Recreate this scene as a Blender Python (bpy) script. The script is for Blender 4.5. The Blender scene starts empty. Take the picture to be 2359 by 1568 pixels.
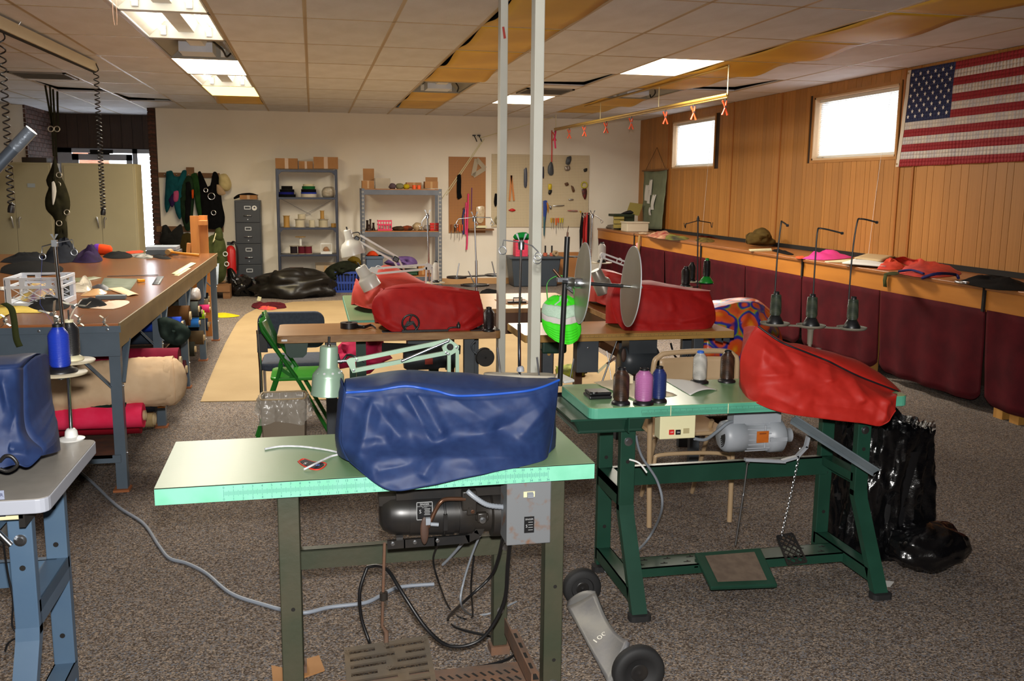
import bpy,math,random
from mathutils import Vector,Matrix,Euler,noise
random.seed(7)
R=math.radians
C=bpy.context.scene.collection
sc=bpy.context.scene
# ---------------------------------------------------------------- camera
YAW,PIT,ROL,F,CH=0.2094,0.1625,0.0097,2153.0,1.60
PW,PH=2359,1568
fw=Vector((math.sin(YAW)*math.cos(PIT),math.cos(YAW)*math.cos(PIT),-math.sin(PIT)))
r0=Vector((math.cos(YAW),-math.sin(YAW),0));u0=r0.cross(fw)
rt=r0*math.cos(ROL)+u0*math.sin(ROL);up=u0*math.cos(ROL)-r0*math.sin(ROL)
cam=bpy.data.objects.new('camera',bpy.data.cameras.new('camera'));C.objects.link(cam)
cam.data.sensor_width=36;cam.data.sensor_fit='HORIZONTAL';cam.data.lens=F/PW*36
cam.data.clip_start=0.05;cam.data.clip_end=200
cam.matrix_world=Matrix(((rt.x,up.x,-fw.x,0),(rt.y,up.y,-fw.y,0),(rt.z,up.z,-fw.z,CH),(0,0,0,1)))
sc.camera=cam
# ---------------------------------------------------------------- world, flash, exposure
w=bpy.data.worlds.new('sky');sc.world=w;w.use_nodes=True
bg=w.node_tree.nodes['Background'];bg.inputs[0].default_value=(0.86,0.92,1.0,1);bg.inputs[1].default_value=6.0
fl=bpy.data.lights.new('camera_flash','SPOT');fl.energy=470;fl.color=(1.0,0.97,0.93)
fl.shadow_soft_size=0.035;fl.spot_size=R(95);fl.spot_blend=0.6
flo=bpy.data.objects.new('camera_flash',fl);C.objects.link(flo)
flo.matrix_world=cam.matrix_world.copy();flo.location=Vector((0,0,CH))+up*0.13+rt*0.0
vs=sc.view_settings;vs.view_transform='Standard';vs.look='None';vs.exposure=0.3;vs.gamma=1.0;vs.use_curve_mapping=False
# ---------------------------------------------------------------- helpers
def at(px,py,**k):
 d=fw+rt*((px-PW/2)/F)-up*((py-PH/2)/F)
 a,v=list(k.items())[0];i='xyz'.index(a);c=Vector((0,0,CH))
 return c+d*((v-c[i])/d[i])
def px(p):
 p=Vector(p)-Vector((0,0,CH));z=p.dot(fw)
 return PW/2+F*p.dot(rt)/z,PH/2-F*p.dot(up)/z
def lin(h):
 h=h.lstrip('#');c=[int(h[i:i+2],16)/255 for i in(0,2,4)]
 return tuple(x/12.92 if x<=.04045 else((x+.055)/1.055)**2.4 for x in c)+(1,)
MATS={}
def mat(name,col,rough=.5,metal=0.0,col2=None,scale=8,detail=4,stretch=None,bump=0.0,bscale=None,spec=.5,trans=0.0,rand=0.0,coat=0.0,alpha=1.0,contrast=(.35,.65),aniso=0.0):
 if name in MATS:return MATS[name]
 m=bpy.data.materials.new(name);m.use_nodes=True;nt=m.node_tree;N=nt.nodes;L=nt.links
 b=N['Principled BSDF'];b.inputs['Base Color'].default_value=lin(col)
 b.inputs['Roughness'].default_value=rough;b.inputs['Metallic'].default_value=metal
 b.inputs['Specular IOR Level'].default_value=spec
 b.inputs['Coat Weight'].default_value=coat;b.inputs['Coat Roughness'].default_value=.15
 b.inputs['Alpha'].default_value=alpha
 b.inputs['Transmission Weight'].default_value=trans
 tc=N.new('ShaderNodeTexCoord');src=tc.outputs['Object']
 if stretch:
  mp=N.new('ShaderNodeMapping');mp.inputs['Scale'].default_value=stretch;L.new(src,mp.inputs['Vector']);src=mp.outputs['Vector']
 out=None
 if col2:
  n=N.new('ShaderNodeTexNoise');n.inputs['Scale'].default_value=scale;n.inputs['Detail'].default_value=detail;L.new(src,n.inputs['Vector'])
  cr=N.new('ShaderNodeValToRGB');cr.color_ramp.elements[0].position=contrast[0];cr.color_ramp.elements[1].position=contrast[1]
  cr.color_ramp.elements[0].color=lin(col);cr.color_ramp.elements[1].color=lin(col2)
  L.new(n.outputs['Fac'],cr.inputs['Fac']);out=cr.outputs['Color']
 if rand:
  oi=N.new('ShaderNodeObjectInfo');h=N.new('ShaderNodeHueSaturation');mr=N.new('ShaderNodeMapRange')
  mr.inputs['To Min'].default_value=1-rand;mr.inputs['To Max'].default_value=1+rand
  L.new(oi.outputs['Random'],mr.inputs['Value']);L.new(mr.outputs['Result'],h.inputs['Value'])
  if out:L.new(out,h.inputs['Color'])
  else:h.inputs['Color'].default_value=lin(col)
  out=h.outputs['Color']
 if out:L.new(out,b.inputs['Base Color'])
 if bump:
  n2=N.new('ShaderNodeTexNoise');n2.inputs['Scale'].default_value=bscale or scale*4;n2.inputs['Detail'].default_value=5;L.new(src,n2.inputs['Vector'])
  bp=N.new('ShaderNodeBump');bp.inputs['Strength'].default_value=bump;bp.inputs['Distance'].default_value=.01
  L.new(n2.outputs['Fac'],bp.inputs['Height']);L.new(bp.outputs['Normal'],b.inputs['Normal'])
 MATS[name]=m;return m
def emis(name,col,strength):
 if name in MATS:return MATS[name]
 m=bpy.data.materials.new(name);m.use_nodes=True;nt=m.node_tree
 b=nt.nodes['Principled BSDF'];b.inputs['Base Color'].default_value=(.8,.8,.8,1)
 b.inputs['Emission Color'].default_value=lin(col);b.inputs['Emission Strength'].default_value=strength
 MATS[name]=m;return m
ROOT={}
class MB:
 def __init__(s):s.v=[];s.f=[];s.sm=[];s.mi=[];s.m=0
 def add(s,vs,fs,sm=False):
  o=len(s.v);s.v+=[Vector(a)for a in vs]
  for f in fs:s.f.append([i+o for i in f]);s.sm.append(sm);s.mi.append(s.m)
  return s
 def box(s,c,d,rot=None):
  M=Matrix.Translation(Vector(c))@((rot if isinstance(rot,Matrix)else Euler(rot).to_matrix()).to_4x4()if rot is not None else Matrix())
  vs=[M@Vector((x*d[0]/2,y*d[1]/2,z*d[2]/2))for x in(-1,1)for y in(-1,1)for z in(-1,1)]
  return s.add(vs,[(0,1,3,2),(4,6,7,5),(0,4,5,1),(2,3,7,6),(0,2,6,4),(1,5,7,3)])
 def bb(s,x0,x1,y0,y1,z0,z1):
  return s.box(((x0+x1)/2,(y0+y1)/2,(z0+z1)/2),(abs(x1-x0),abs(y1-y0),abs(z1-z0)))
 def beam(s,a,b,w,h,upv=(0,0,1)):
  a=Vector(a);b=Vector(b);z=(b-a);L=z.length;z.normalize();u=Vector(upv)
  if abs(z.dot(u))>.99:u=Vector((0,1,0))
  x=u.cross(z).normalized();y=z.cross(x)
  M=Matrix((x,y,z)).transposed()
  return s.box((a+b)/2,(w,h,L),M)
 def tube(s,pts,r,n=8,closed=False,cap=True,smooth=True):
  pts=[Vector(p)for p in pts];k=len(pts);rs=r if isinstance(r,(list,tuple))else[r]*k
  vs=[];t0=None;nx=None
  for i,p in enumerate(pts):
   if closed:t=(pts[(i+1)%k]-pts[i-1])
   else:t=pts[min(i+1,k-1)]-pts[max(i-1,0)]
   t=t.normalized()if t.length>1e-9 else Vector((0,0,1))
   if nx is None:nx=t.orthogonal().normalized()
   else:
    nx=nx-t*nx.dot(t);nx=nx.normalized()if nx.length>1e-6 else t.orthogonal().normalized()
   b=t.cross(nx)
   for j in range(n):
    a=2*math.pi*j/n;vs.append(p+(nx*math.cos(a)+b*math.sin(a))*rs[i])
  fs=[]
  for i in range(k if closed else k-1):
   for j in range(n):
    i2=(i+1)%k;fs.append((i*n+j,i*n+(j+1)%n,i2*n+(j+1)%n,i2*n+j))
  s.add(vs,fs,smooth)
  if cap and not closed:
   o=len(s.v)-len(vs);s.f.append([o+j for j in range(n)][::-1]);s.sm.append(False);s.mi.append(s.m)
   s.f.append([o+(k-1)*n+j for j in range(n)]);s.sm.append(False);s.mi.append(s.m)
  return s
 def cyl(s,a,b,r,n=16):return s.tube([a,b],r,n)
 def lathe(s,prof,o=(0,0,0),d=(0,0,1),n=20,smooth=True,x=None):
  o=Vector(o);d=Vector(d).normalized();u=Vector(x)if x else d.orthogonal().normalized();v=d.cross(u);vs=[]
  for r,z in prof:
   for j in range(n):
    a=2*math.pi*j/n;vs.append(o+d*z+(u*math.cos(a)+v*math.sin(a))*max(r,1e-5))
  k=len(prof);return s.add(vs,[(i*n+j,i*n+(j+1)%n,(i+1)*n+(j+1)%n,(i+1)*n+j)for i in range(k-1)for j in range(n)],smooth)
 def prism(s,poly,o,ux,uy,t):
  o=Vector(o);ux=Vector(ux);uy=Vector(uy);nz=ux.cross(uy).normalized()*t;n=len(poly)
  a=[o+ux*p[0]+uy*p[1]for p in poly];b=[q+nz for q in a]
  return s.add(a+b,[list(range(n))[::-1],list(range(n,2*n))]+[(i,(i+1)%n,n+(i+1)%n,n+i)for i in range(n)])
 def grid(s,nu,nv,fn,cu=False,sm=True,thick=0):
  vs=[fn(i/(nu if cu else nu-1),j/(nv-1))for i in range(nu)for j in range(nv)]
  return s.add(vs,[(i*nv+j,((i+1)%nu)*nv+j,((i+1)%nu)*nv+j+1,i*nv+j+1)for i in range(nu if cu else nu-1)for j in range(nv-1)],sm)
 def ball(s,c,r,n=12,m=8,f=None):
  c=Vector(c);r=Vector((r,r,r))if not hasattr(r,'__len__')else Vector(r)
  def fn(u,v):
   a=2*math.pi*u;t=math.pi*(v-.5);d=Vector((math.cos(a)*math.cos(t),math.sin(a)*math.cos(t),math.sin(t)))
   k=f(d)if f else 1
   return c+Vector((d.x*r.x,d.y*r.y,d.z*r.z))*k
  return s.grid(n,m,fn,cu=True)
 def obj(s,name,material,parent=None,world=True,bevel=0,solid=0,sub=0,loc=None):
  vs=s.v;origin=Vector((0,0,0));M=None
  if parent is not None:
   if world:M=ROOT[parent.name].inverted()
  elif world:
   xs=[v.x for v in vs];ys=[v.y for v in vs];zs=[v.z for v in vs]
   origin=Vector(((min(xs)+max(xs))/2,(min(ys)+max(ys))/2,min(zs)))
  if M is not None:vs=[M@v for v in vs]
  elif origin.length:vs=[v-origin for v in vs]
  me=bpy.data.meshes.new(name);me.from_pydata([tuple(v)for v in vs],[],s.f)
  me.polygons.foreach_set('use_smooth',s.sm)
  for m in(material if isinstance(material,(list,tuple))else[material]):me.materials.append(m)
  if isinstance(material,(list,tuple)):me.polygons.foreach_set('material_index',s.mi)
  me.update()
  if any(s.sm):me.set_sharp_from_angle(angle=R(63))
  o=bpy.data.objects.new(name,me);C.objects.link(o);o.location=origin if loc is None else loc
  if parent is not None:o.parent=parent;ROOT[o.name]=ROOT[parent.name]
  else:ROOT[o.name]=Matrix.Translation(o.location)
  if bevel:
   b=o.modifiers.new('bevel','BEVEL');b.width=bevel;b.segments=2;b.limit_method='ANGLE';b.angle_limit=R(40)
  if sub:
   b=o.modifiers.new('sub','SUBSURF');b.levels=sub;b.render_levels=sub
  if solid:
   b=o.modifiers.new('solid','SOLIDIFY');b.thickness=solid;b.offset=0
  return o
def tag(o,label,cat,group=None):
 o['label']=label;o['category']=cat
 if group:o['group']=group
 return o
def thing(name,label,cat,loc=(0,0,0),rz=0,group=None):
 o=bpy.data.objects.new(name,None);C.objects.link(o);o.location=loc;o.rotation_euler=(0,0,rz);o.empty_display_size=.05
 ROOT[o.name]=Matrix.Translation(Vector(loc))@Matrix.Rotation(rz,4,'Z')
 return tag(o,label,cat,group)
def struct(o):o['kind']='structure';return o
def dup(root,loc,rz=0,label=None,mats=None):
 def cp(o,par):
  c=o.copy();C.objects.link(c);c.parent=par
  for ch in o.children:cp(ch,c)
  return c
 r=cp(root,None);r.location=loc;r.rotation_euler=(0,0,rz)
 if label:r['label']=label
 ROOT[r.name]=Matrix.Translation(Vector(loc))@Matrix.Rotation(rz,4,'Z')
 return r
def clone(o,loc,scale=None,rot=None,parent=None,name=None):
 c=bpy.data.objects.new(name or o.name.split('.')[0],o.data);C.objects.link(c);c.location=loc
 if scale:c.scale=scale
 if rot:c.rotation_euler=rot
 if parent:c.parent=parent
 return c
def spl(pts,n=6):
 P=[Vector(p)for p in pts];out=[]
 for i in range(len(P)-1):
  a=P[max(i-1,0)];b=P[i];c=P[i+1];d=P[min(i+2,len(P)-1)]
  for k in range(n):
   t=k/n;out.append(.5*((2*b)+(c-a)*t+(2*a-5*b+4*c-d)*t*t+(3*b-a-3*c+d)*t**3))
 return out+[P[-1]]
def crk(p,s):
 return sum((1-2.2*abs(noise.noise(Vector(p)*s*k+Vector((k,k,0)))))/k for k in(1,2.1,4.3))
def nz(p,s=1.0):return noise.noise(Vector(p)*s)
_TX={}
def tmesh(body,size,align='CENTER'):
 k=(body,size,align)
 if k not in _TX:
  cu=bpy.data.curves.new('t','FONT');cu.body=body;cu.size=size;cu.align_x=align;cu.align_y='CENTER';cu.resolution_u=2
  o=bpy.data.objects.new('t',cu);C.objects.link(o);dg=bpy.context.evaluated_depsgraph_get();me=bpy.data.meshes.new_from_object(o.evaluated_get(dg))
  _TX[k]=([v.co.copy()for v in me.vertices],[list(p.vertices)for p in me.polygons]);bpy.data.objects.remove(o);bpy.data.meshes.remove(me)
 return _TX[k]
def addtext(m,body,size,M,align='CENTER'):
 v,f=tmesh(body,size,align);m.add([M@p for p in v],f)
def text(body,name,material,size,M,parent,ext=0,align='CENTER'):
 m=MB();addtext(m,body,size,M,align);return m.obj(name,material,parent)
def frame(o,x,y):
 x=Vector(x).normalized();y=Vector(y);z=x.cross(y).normalized();y=z.cross(x)
 o=Vector(o);return Matrix(((x.x,y.x,z.x,o.x),(x.y,y.y,z.y,o.y),(x.z,y.z,z.z,o.z),(0,0,0,1)))
# ================================================================ materials of the setting
def carpet_mat():
 m=bpy.data.materials.new('carpet');m.use_nodes=True;N=m.node_tree.nodes;L=m.node_tree.links;b=N['Principled BSDF']
 tc=N.new('ShaderNodeTexCoord');v=N.new('ShaderNodeTexVoronoi');v.inputs['Scale'].default_value=185;L.new(tc.outputs['Object'],v.inputs['Vector'])
 cr=N.new('ShaderNodeValToRGB');e=cr.color_ramp.elements;e[0].color=lin('#3f3731');e[1].color=lin('#a89684')
 for p,c in((.25,'#5a4e45'),(.48,'#786a5d'),(.64,'#6d7078'),(.82,'#8a7d71')):
  k=e.new(p);k.color=lin(c)
 sx=N.new('ShaderNodeSeparateColor');L.new(v.outputs['Color'],sx.inputs['Color']);L.new(sx.outputs['Red'],cr.inputs['Fac'])
 n=N.new('ShaderNodeTexNoise');n.inputs['Scale'].default_value=1.1;n.inputs['Detail'].default_value=3;L.new(tc.outputs['Object'],n.inputs['Vector'])
 mr=N.new('ShaderNodeMapRange');mr.inputs['To Min'].default_value=.8;mr.inputs['To Max'].default_value=1.18;L.new(n.outputs['Fac'],mr.inputs['Value'])
 h=N.new('ShaderNodeHueSaturation');L.new(cr.outputs['Color'],h.inputs['Color']);L.new(mr.outputs['Result'],h.inputs['Value'])
 L.new(h.outputs['Color'],b.inputs['Base Color']);b.inputs['Roughness'].default_value=.95;b.inputs['Specular IOR Level'].default_value=.1
 bp=N.new('ShaderNodeBump');bp.inputs['Strength'].default_value=.5;bp.inputs['Distance'].default_value=.006
 L.new(v.outputs['Distance'],bp.inputs['Height']);L.new(bp.outputs['Normal'],b.inputs['Normal']);return m
carpet=carpet_mat()
wallpaint=mat('wall_paint','#e4dccd',.75,col2='#dfd6c5',scale=1.5,bump=.05,bscale=60)
tilem=mat('ceiling_tile','#d6d6da',.9,col2='#cccbcd',scale=3,bump=.25,bscale=120,rand=.05,spec=.2)
barm=mat('grid_bar_paint','#b3a184',.45,col2='#8d6a42',scale=2.2,detail=6,contrast=(.45,.75))
yel=mat('yellowed_lens','#d8ac22',.5,col2='#c0921a',scale=1.3,detail=3,rand=.12)
darkm=mat('dark_void','#15120f',.9)
whitemet=mat('white_enamel','#d9d7cf',.4,col2='#cfccc2',scale=5)
woodp=mat('wall_panelling','#b0793a',.5,col2='#946127',scale=3,detail=8,stretch=(8,8,.5),rand=.13,contrast=(.3,.75),bump=.06,bscale=30)
brick=mat('dark_brick','#5a3628',.85,col2='#3c2820',scale=3,detail=2,rand=.35,bump=.3,bscale=30)
mortar=mat('mortar','#4c3e33',.95)
dwood=mat('brown_header_panel','#4b3524',.6,col2='#3c2a1d',scale=3,stretch=(6,6,.6),rand=.1)
benchw=mat('bench_laminate','#9c6130',.32,col2='#8a5226',scale=2,detail=6,stretch=(6,1,1))
apronw=mat('bench_apron_wood','#b9762c',.42,col2='#ad6c26',scale=2.5,detail=5,stretch=(1,.6,5))
# ================================================================ shell
XL,XR,YB,ZC=-6.2,5.45,15.35,2.727
ALX0,ALX1,YA=-4.12,-2.42,17.0
fm=MB();fm.bb(XL,XR+.1,-2.6,YA+.2,-.08,0);struct(fm.obj('floor',carpet))
GX=lambda i:-.022+.61*i
GY=lambda j:6.8214+1.219*j
sl=MB();sl.bb(XL,XR+.1,-2.6,YA+.2,3.15,3.25);struct(sl.obj('roof_deck',darkm))
ceil_=struct(MB().bb(XL,XR,-2.6,GY(-2),ZC,ZC+.02).obj('ceiling',tilem))
# windows on the panelled side wall: (y0, y1, z0, z1)
WIN=[(12.31,13.88,1.908,2.60),(8.13,9.68,1.925,2.60)]
wr=MB();x0,x1=XR+.006,XR+.18
ys=[-2.6,WIN[1][0],WIN[1][1],WIN[0][0],WIN[0][1],YB+.15]
for k in range(5):
 if k in(1,3):
  a=WIN[1]if k==1 else WIN[0]
  wr.bb(x0,x1,ys[k],ys[k+1],0,a[2]);wr.bb(x0,x1,ys[k],ys[k+1],a[3],3.15)
 else:wr.bb(x0,x1,ys[k],ys[k+1],0,3.15)
wallr=struct(wr.obj('wall_right',mat('panel_groove','#2e1c0e',.8)))
# grooved planks, one mesh shared
pb=MB();pb.bb(-.5,.5,-.5,.5,-.5,.5);unit=pb.obj('plank',woodp,world=False);unitmesh=unit.data
bpy.data.objects.remove(unit)
def unitbox(name,parent,x0,x1,y0,y1,z0,z1,mesh=unitmesh):
 o=bpy.data.objects.new(name,mesh);C.objects.link(o);o.parent=parent
 o.location=Vector(((x0+x1)/2,(y0+y1)/2,(z0+z1)/2))-parent.location;o.scale=(x1-x0,y1-y0,z1-z0);return o
rng=random.Random(3)
y=5.2;pat=[.15,.07,.12,.10,.06,.17,.09,.13,.08,.15,.10];k=0
while y<YB-.02:
 wd=pat[k%len(pat)]*rng.uniform(.9,1.1);k+=1;y2=min(y+wd,YB)
 segs=[(.9,ZC)]
 for a in WIN:
  if y2-.003>a[0]-.03 and y<a[1]+.03:segs=[(.9,a[2]-.03),(a[3]+.03,ZC)]
 for z0,z1 in segs:unitbox('plank',wallr,XR-.006,XR+.006,y,y2-.005,z0,z1)
 y=y2
pbm=MB();pbm.bb(-.5,.5,-.5,.5,-.5,.5);u2=pbm.obj('seam_batten',mat('batten_wood','#a9682a',.45,col2='#8f5720',scale=3,stretch=(6,6,.5)),world=False);battenmesh=u2.data;bpy.data.objects.remove(u2)
for y in(7.83,8.05,10.42,11.72,13.93,14.03):unitbox('seam_batten',wallr,XR-.016,XR-.004,y-.014,y+.014,.9,ZC,battenmesh)
# lower side wall, hidden behind the bench
struct(MB().bb(XR-.006,XR+.006,4.2,YB,0,.9).obj('baseboard_right',mat('panel_groove','#2e1c0e')))
slatm=mat('blind_slat','#f4f4f2',.5)
def translucent(m,col,w):
 nt=m.node_tree;b=nt.nodes['Principled BSDF'];o=nt.nodes['Material Output'];t=nt.nodes.new('ShaderNodeBsdfTranslucent');t.inputs[0].default_value=lin(col)
 mx=nt.nodes.new('ShaderNodeMixShader');mx.inputs[0].default_value=w;nt.links.new(b.outputs[0],mx.inputs[1]);nt.links.new(t.outputs[0],mx.inputs[2]);nt.links.new(mx.outputs[0],o.inputs[0])
translucent(slatm,'#ffffff',.45)
glassm=mat('window_glass','#ffffff',.02,trans=1.0);glassm.node_tree.nodes['Principled BSDF'].inputs['IOR'].default_value=1.02
framem=mat('window_jamb','#c9ab86',.5);wtrim=mat('window_trim_wood','#a87438',.5,col2='#96642c',scale=4)
for n,(a,b,c,d)in enumerate(WIN):
 m=MB();t=.02
 for(p0,p1,q0,q1)in((a,a+t,c,d),(b-t,b,c,d),(a,b,c,c+t),(a,b,d-t,d)):m.bb(XR-.005,XR+.18,p0,p1,q0,q1)
 wn=struct(m.obj('window_%d'%(n+1),framem))
 m=MB()
 for(p0,p1,q0,q1)in((a-.03,a,c-.03,d+.03),(b,b+.03,c-.03,d+.03),(a,b,c-.03,c),(a,b,d,d+.03)):m.bb(XR-.012,XR+.0,p0,p1,q0,q1)
 m.obj('casing',wtrim,wn)
 m=MB();m.bb(XR+.13,XR+.135,a+t,b-t,c+t,d-t);m.obj('pane',glassm,wn)
 m=MB()
 for(p0,p1,q0,q1)in((a+t,a+t+.04,c+t,d-t),(b-t-.04,b-t,c+t,d-t),(a+t,b-t,c+t,c+t+.04),(a+t,b-t,d-t-.04,d-t)):m.bb(XR+.11,XR+.15,p0,p1,q0,q1)
 m.obj('sash',whitemet,wn)
 bl=thing('venetian_blind','white slatted blind over the '+('far window near the room corner' if n==0 else 'window beside the flag'),'blind',(XR+.06,(a+b)/2,c),0,'window blinds')
 m=MB();m.bb(XR+.045,XR+.085,a+.03,b-.03,d-.055,d-.022);m.obj('head_rail',whitemet,bl)
 m=MB();m.bb(XR+.05,XR+.08,a+.03,b-.03,c+.03,c+.045);m.obj('bottom_rail',whitemet,bl)
 sm_=MB();sm_.box((0,0,0),(.0012,b-a-.07,.026),(0,R(28),0));s0=None;z=c+.058
 while z<d-.06:
  if s0 is None:s0=sm_.obj('slat',slatm,bl,world=False,loc=(0,0,z-c))
  else:s=clone(s0,(0,0,z-c),parent=bl)
  z+=.0225
 for yy in(a+.2,(a+b)/2,b-.2):m=MB();m.cyl((XR+.045,yy,c+.04),(XR+.045,yy,d-.03),.0012,5);m.obj('ladder_cord',slatm,bl)
 m=MB();yy=a+.12+.05*n;m.tube([(XR+.03,yy+.02,d-.05),(XR-.01,yy+.04,c+.1),(XR-.015,yy+.1,c-.5),(XR-.02,yy+.13,.98)],.002,5);m.obj('pull_cord',slatm,bl)
# back wall, alcove, side walls
wb=MB();wb.bb(-2.31,XR,YB,YB+.12,0,3.15);wb.bb(XL,ALX0-.02,YB,YB+.12,0,3.15);struct(wb.obj('wall_back',wallpaint))
struct(MB().bb(XL-.1,XL,-2.6,YB+.1,0,3.15).obj('wall_left',wallpaint))
struct(MB().bb(XL,XR,-2.7,-2.6,0,3.15).obj('wall_rear',wallpaint))
m=MB();m.bb(ALX0-.12,ALX0-.012,YB+.12,YA+.2,0,3.15);wal=struct(m.obj('wall_alcove',mortar))
m=MB();m.bb(-2.31,-2.3,YB-.001,YB+.11,0,3.1);m.bb(ALX1+.008,-2.312,YB+.008,YA+.2,0,3.15);pil=struct(m.obj('wall_pillar',mortar))
bmesh_=MB();bmesh_.bb(-.5,.5,-.5,.5,-.5,.5);bu=bmesh_.obj('brick',brick,world=False);brickmesh=bu.data;bpy.data.objects.remove(bu)
for cz in range(34):
 z=.62+cz*.0665
 if z>ZC-.03:break
 off=.0 if cz%2 else.1
 unitbox('brick',pil,ALX1,-2.312,YB-.004,YB+.09,z,z+.056,brickmesh)
 if z>1.75:
  yb=YB-.02-off
  while yb<YA:
   a0,a1=max(yb,YB-.02),min(yb+.2,YA)
   if a1-a0>.03:unitbox('brick',wal,ALX0-.03,ALX0,a0,a1,z,z+.056,brickmesh)
   yb+=.21
# header panels and glazed door at the back of the alcove
hd=struct(MB().bb(ALX0,ALX1+.01,YA+.02,YA+.1,2.17,3.15).obj('wall_header',darkm));xx=ALX0;k=0
hp=MB();hp.bb(-.5,.5,-.5,.5,-.5,.5);hu=hp.obj('panel',dwood,world=False);hpm=hu.data;bpy.data.objects.remove(hu)
while xx<ALX1:unitbox('panel',hd,xx,min(xx+.165,ALX1),YA,YA+.02,2.18,ZC+.05,hpm);xx+=.17
alum=mat('door_aluminium','#b8bcc4',.4,metal=.3)
m=MB()
for(a,b,c,d)in((ALX0,ALX0+.22,0,2.17),(-2.95,-2.87,0,2.17),(-2.5,-2.43,0,2.17),(ALX0,ALX1,2.1,2.17)):m.bb(a,b,YA,YA+.06,c,d)
for(a,b,c,d)in((-3.9,-3.8,0,2.08),(-3.05,-2.96,0,2.08),(-3.9,-2.96,1.98,2.08),(-3.9,-2.96,0,.3)):m.bb(a,b,YA+.01,YA+.05,c,d)
m.bb(-3.8,-3.05,YA-.06,YA,1.02,1.06)
dr=struct(m.obj('door_1',alum));m=MB();m.bb(-3.8,-3.05,YA+.025,YA+.03,.3,1.98);m.bb(-2.87,-2.5,YA+.025,YA+.03,0,2.1);m.obj('pane',glassm,dr)
m=MB();m.bb(-3.6,-3.25,YA-.07,YA,2.09,2.15);m.beam((-3.3,YA-.05,2.08),(-3.6,YA-.2,2.08),.02,.02);m.obj('door_closer',darkm,dr)
# brick of the neighbouring building seen through the door glass
m=MB();m.bb(-4.35,-3.6,YA+1.4,YA+1.5,1.2,2.6);struct(m.obj('wall_outside',mat('outside_brick','#a56a52',.9,col2='#c98f74',scale=6,stretch=(1,1,3))))
m=MB();m.bb(-2.3,XR,YB-.012,YB,0,.1);struct(m.obj('baseboard_back',mat('tan_baseboard','#b98d5c',.6)))
# ---------------------------------------------------------------- ceiling tiles, grid, fixtures
tm=MB();tm.bb(-.5,.5,-.5,.5,0,1);tu=tm.obj('ceiling_tile',tilem,world=False);tilemesh=tu.data;bpy.data.objects.remove(tu)
I0,I1,J0,J1=-10,8,-2,6
special={(-2,j):None for j in range(-2,6)};special.update({(2,j):None for j in range(-2,6)});special.update({(6,j):None for j in range(-2,6)})
special[(5,1)]=special[(4,4)]=special[(4,3)]=special[(-5,3)]=None
for i in range(I0,I1+1):
 for j in range(J0,9):
  if j>=7 and not(-7<=i<=-4):continue
  if(i,j)in special:continue
  x0,x1=GX(i),min(GX(i+1),XR);y0,y1=GY(j),GY(j+1)if j!=6 else(YB if i>=-4 or i<-7 else GY(7))
  if j==8:y1=YA+.1
  x0=max(x0,XL)
  if x1-x0<.05:continue
  o=bpy.data.objects.new('ceiling_tile',tilemesh);C.objects.link(o);o.parent=ceil_
  o.location=Vector(((x0+x1)/2,(y0+y1)/2,ZC+.003))-ceil_.location;o.scale=(x1-x0-.004,y1-y0-.004,.018)
  if(i,j)in((4,2),(-4,5),(-5,4),(7,2)):o.rotation_euler=(R(1.6),R(-1.5 if i>0 else 1.2),0);o.location.z+=.025
  else:o.rotation_euler=(R(rng.uniform(-.12,.12)),R(rng.uniform(-.2,.2)),0)
gm=MB();gm.bb(-.5,.5,-.5,.5,0,1);gu=gm.obj('grid_bar',barm,world=False);gmesh=gu.data;bpy.data.objects.remove(gu)
for i in range(I0,I1+1):
 unitbox('grid_bar',ceil_,GX(i)-.013,GX(i)+.013,GY(J0),YA if-6<=i<=-4 else YB,ZC+.0,ZC+.006,gmesh)
for j in range(J0,7):unitbox('grid_bar',ceil_,XL,XR,GY(j)-.012,GY(j)+.012,ZC+.0005,ZC+.0055,gmesh)
for o in ceil_.children:
 if o.name.startswith('grid_bar'):o.location.z-=.002
warm=(1.0,.78,.48)
lensm=emis('lit_lens','#fff3d8',5.5);lensy=emis('lit_yellow_lens','#ffe07a',3.0);tubem=emis('fluorescent_tube','#fff6e4',9.0)
def lamp_light(root,x,y,e,col,sx=.5,sy=1.1):
 l=bpy.data.lights.new('fluorescent_light','AREA');l.shape='RECTANGLE';l.size=sx;l.size_y=sy;l.energy=e;l.color=col;l.spread=R(170)
 o=bpy.data.objects.new('fluorescent_light',l);C.objects.link(o);o.parent=root;o.location=Vector((x,y,ZC-.03))-root.location
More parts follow.
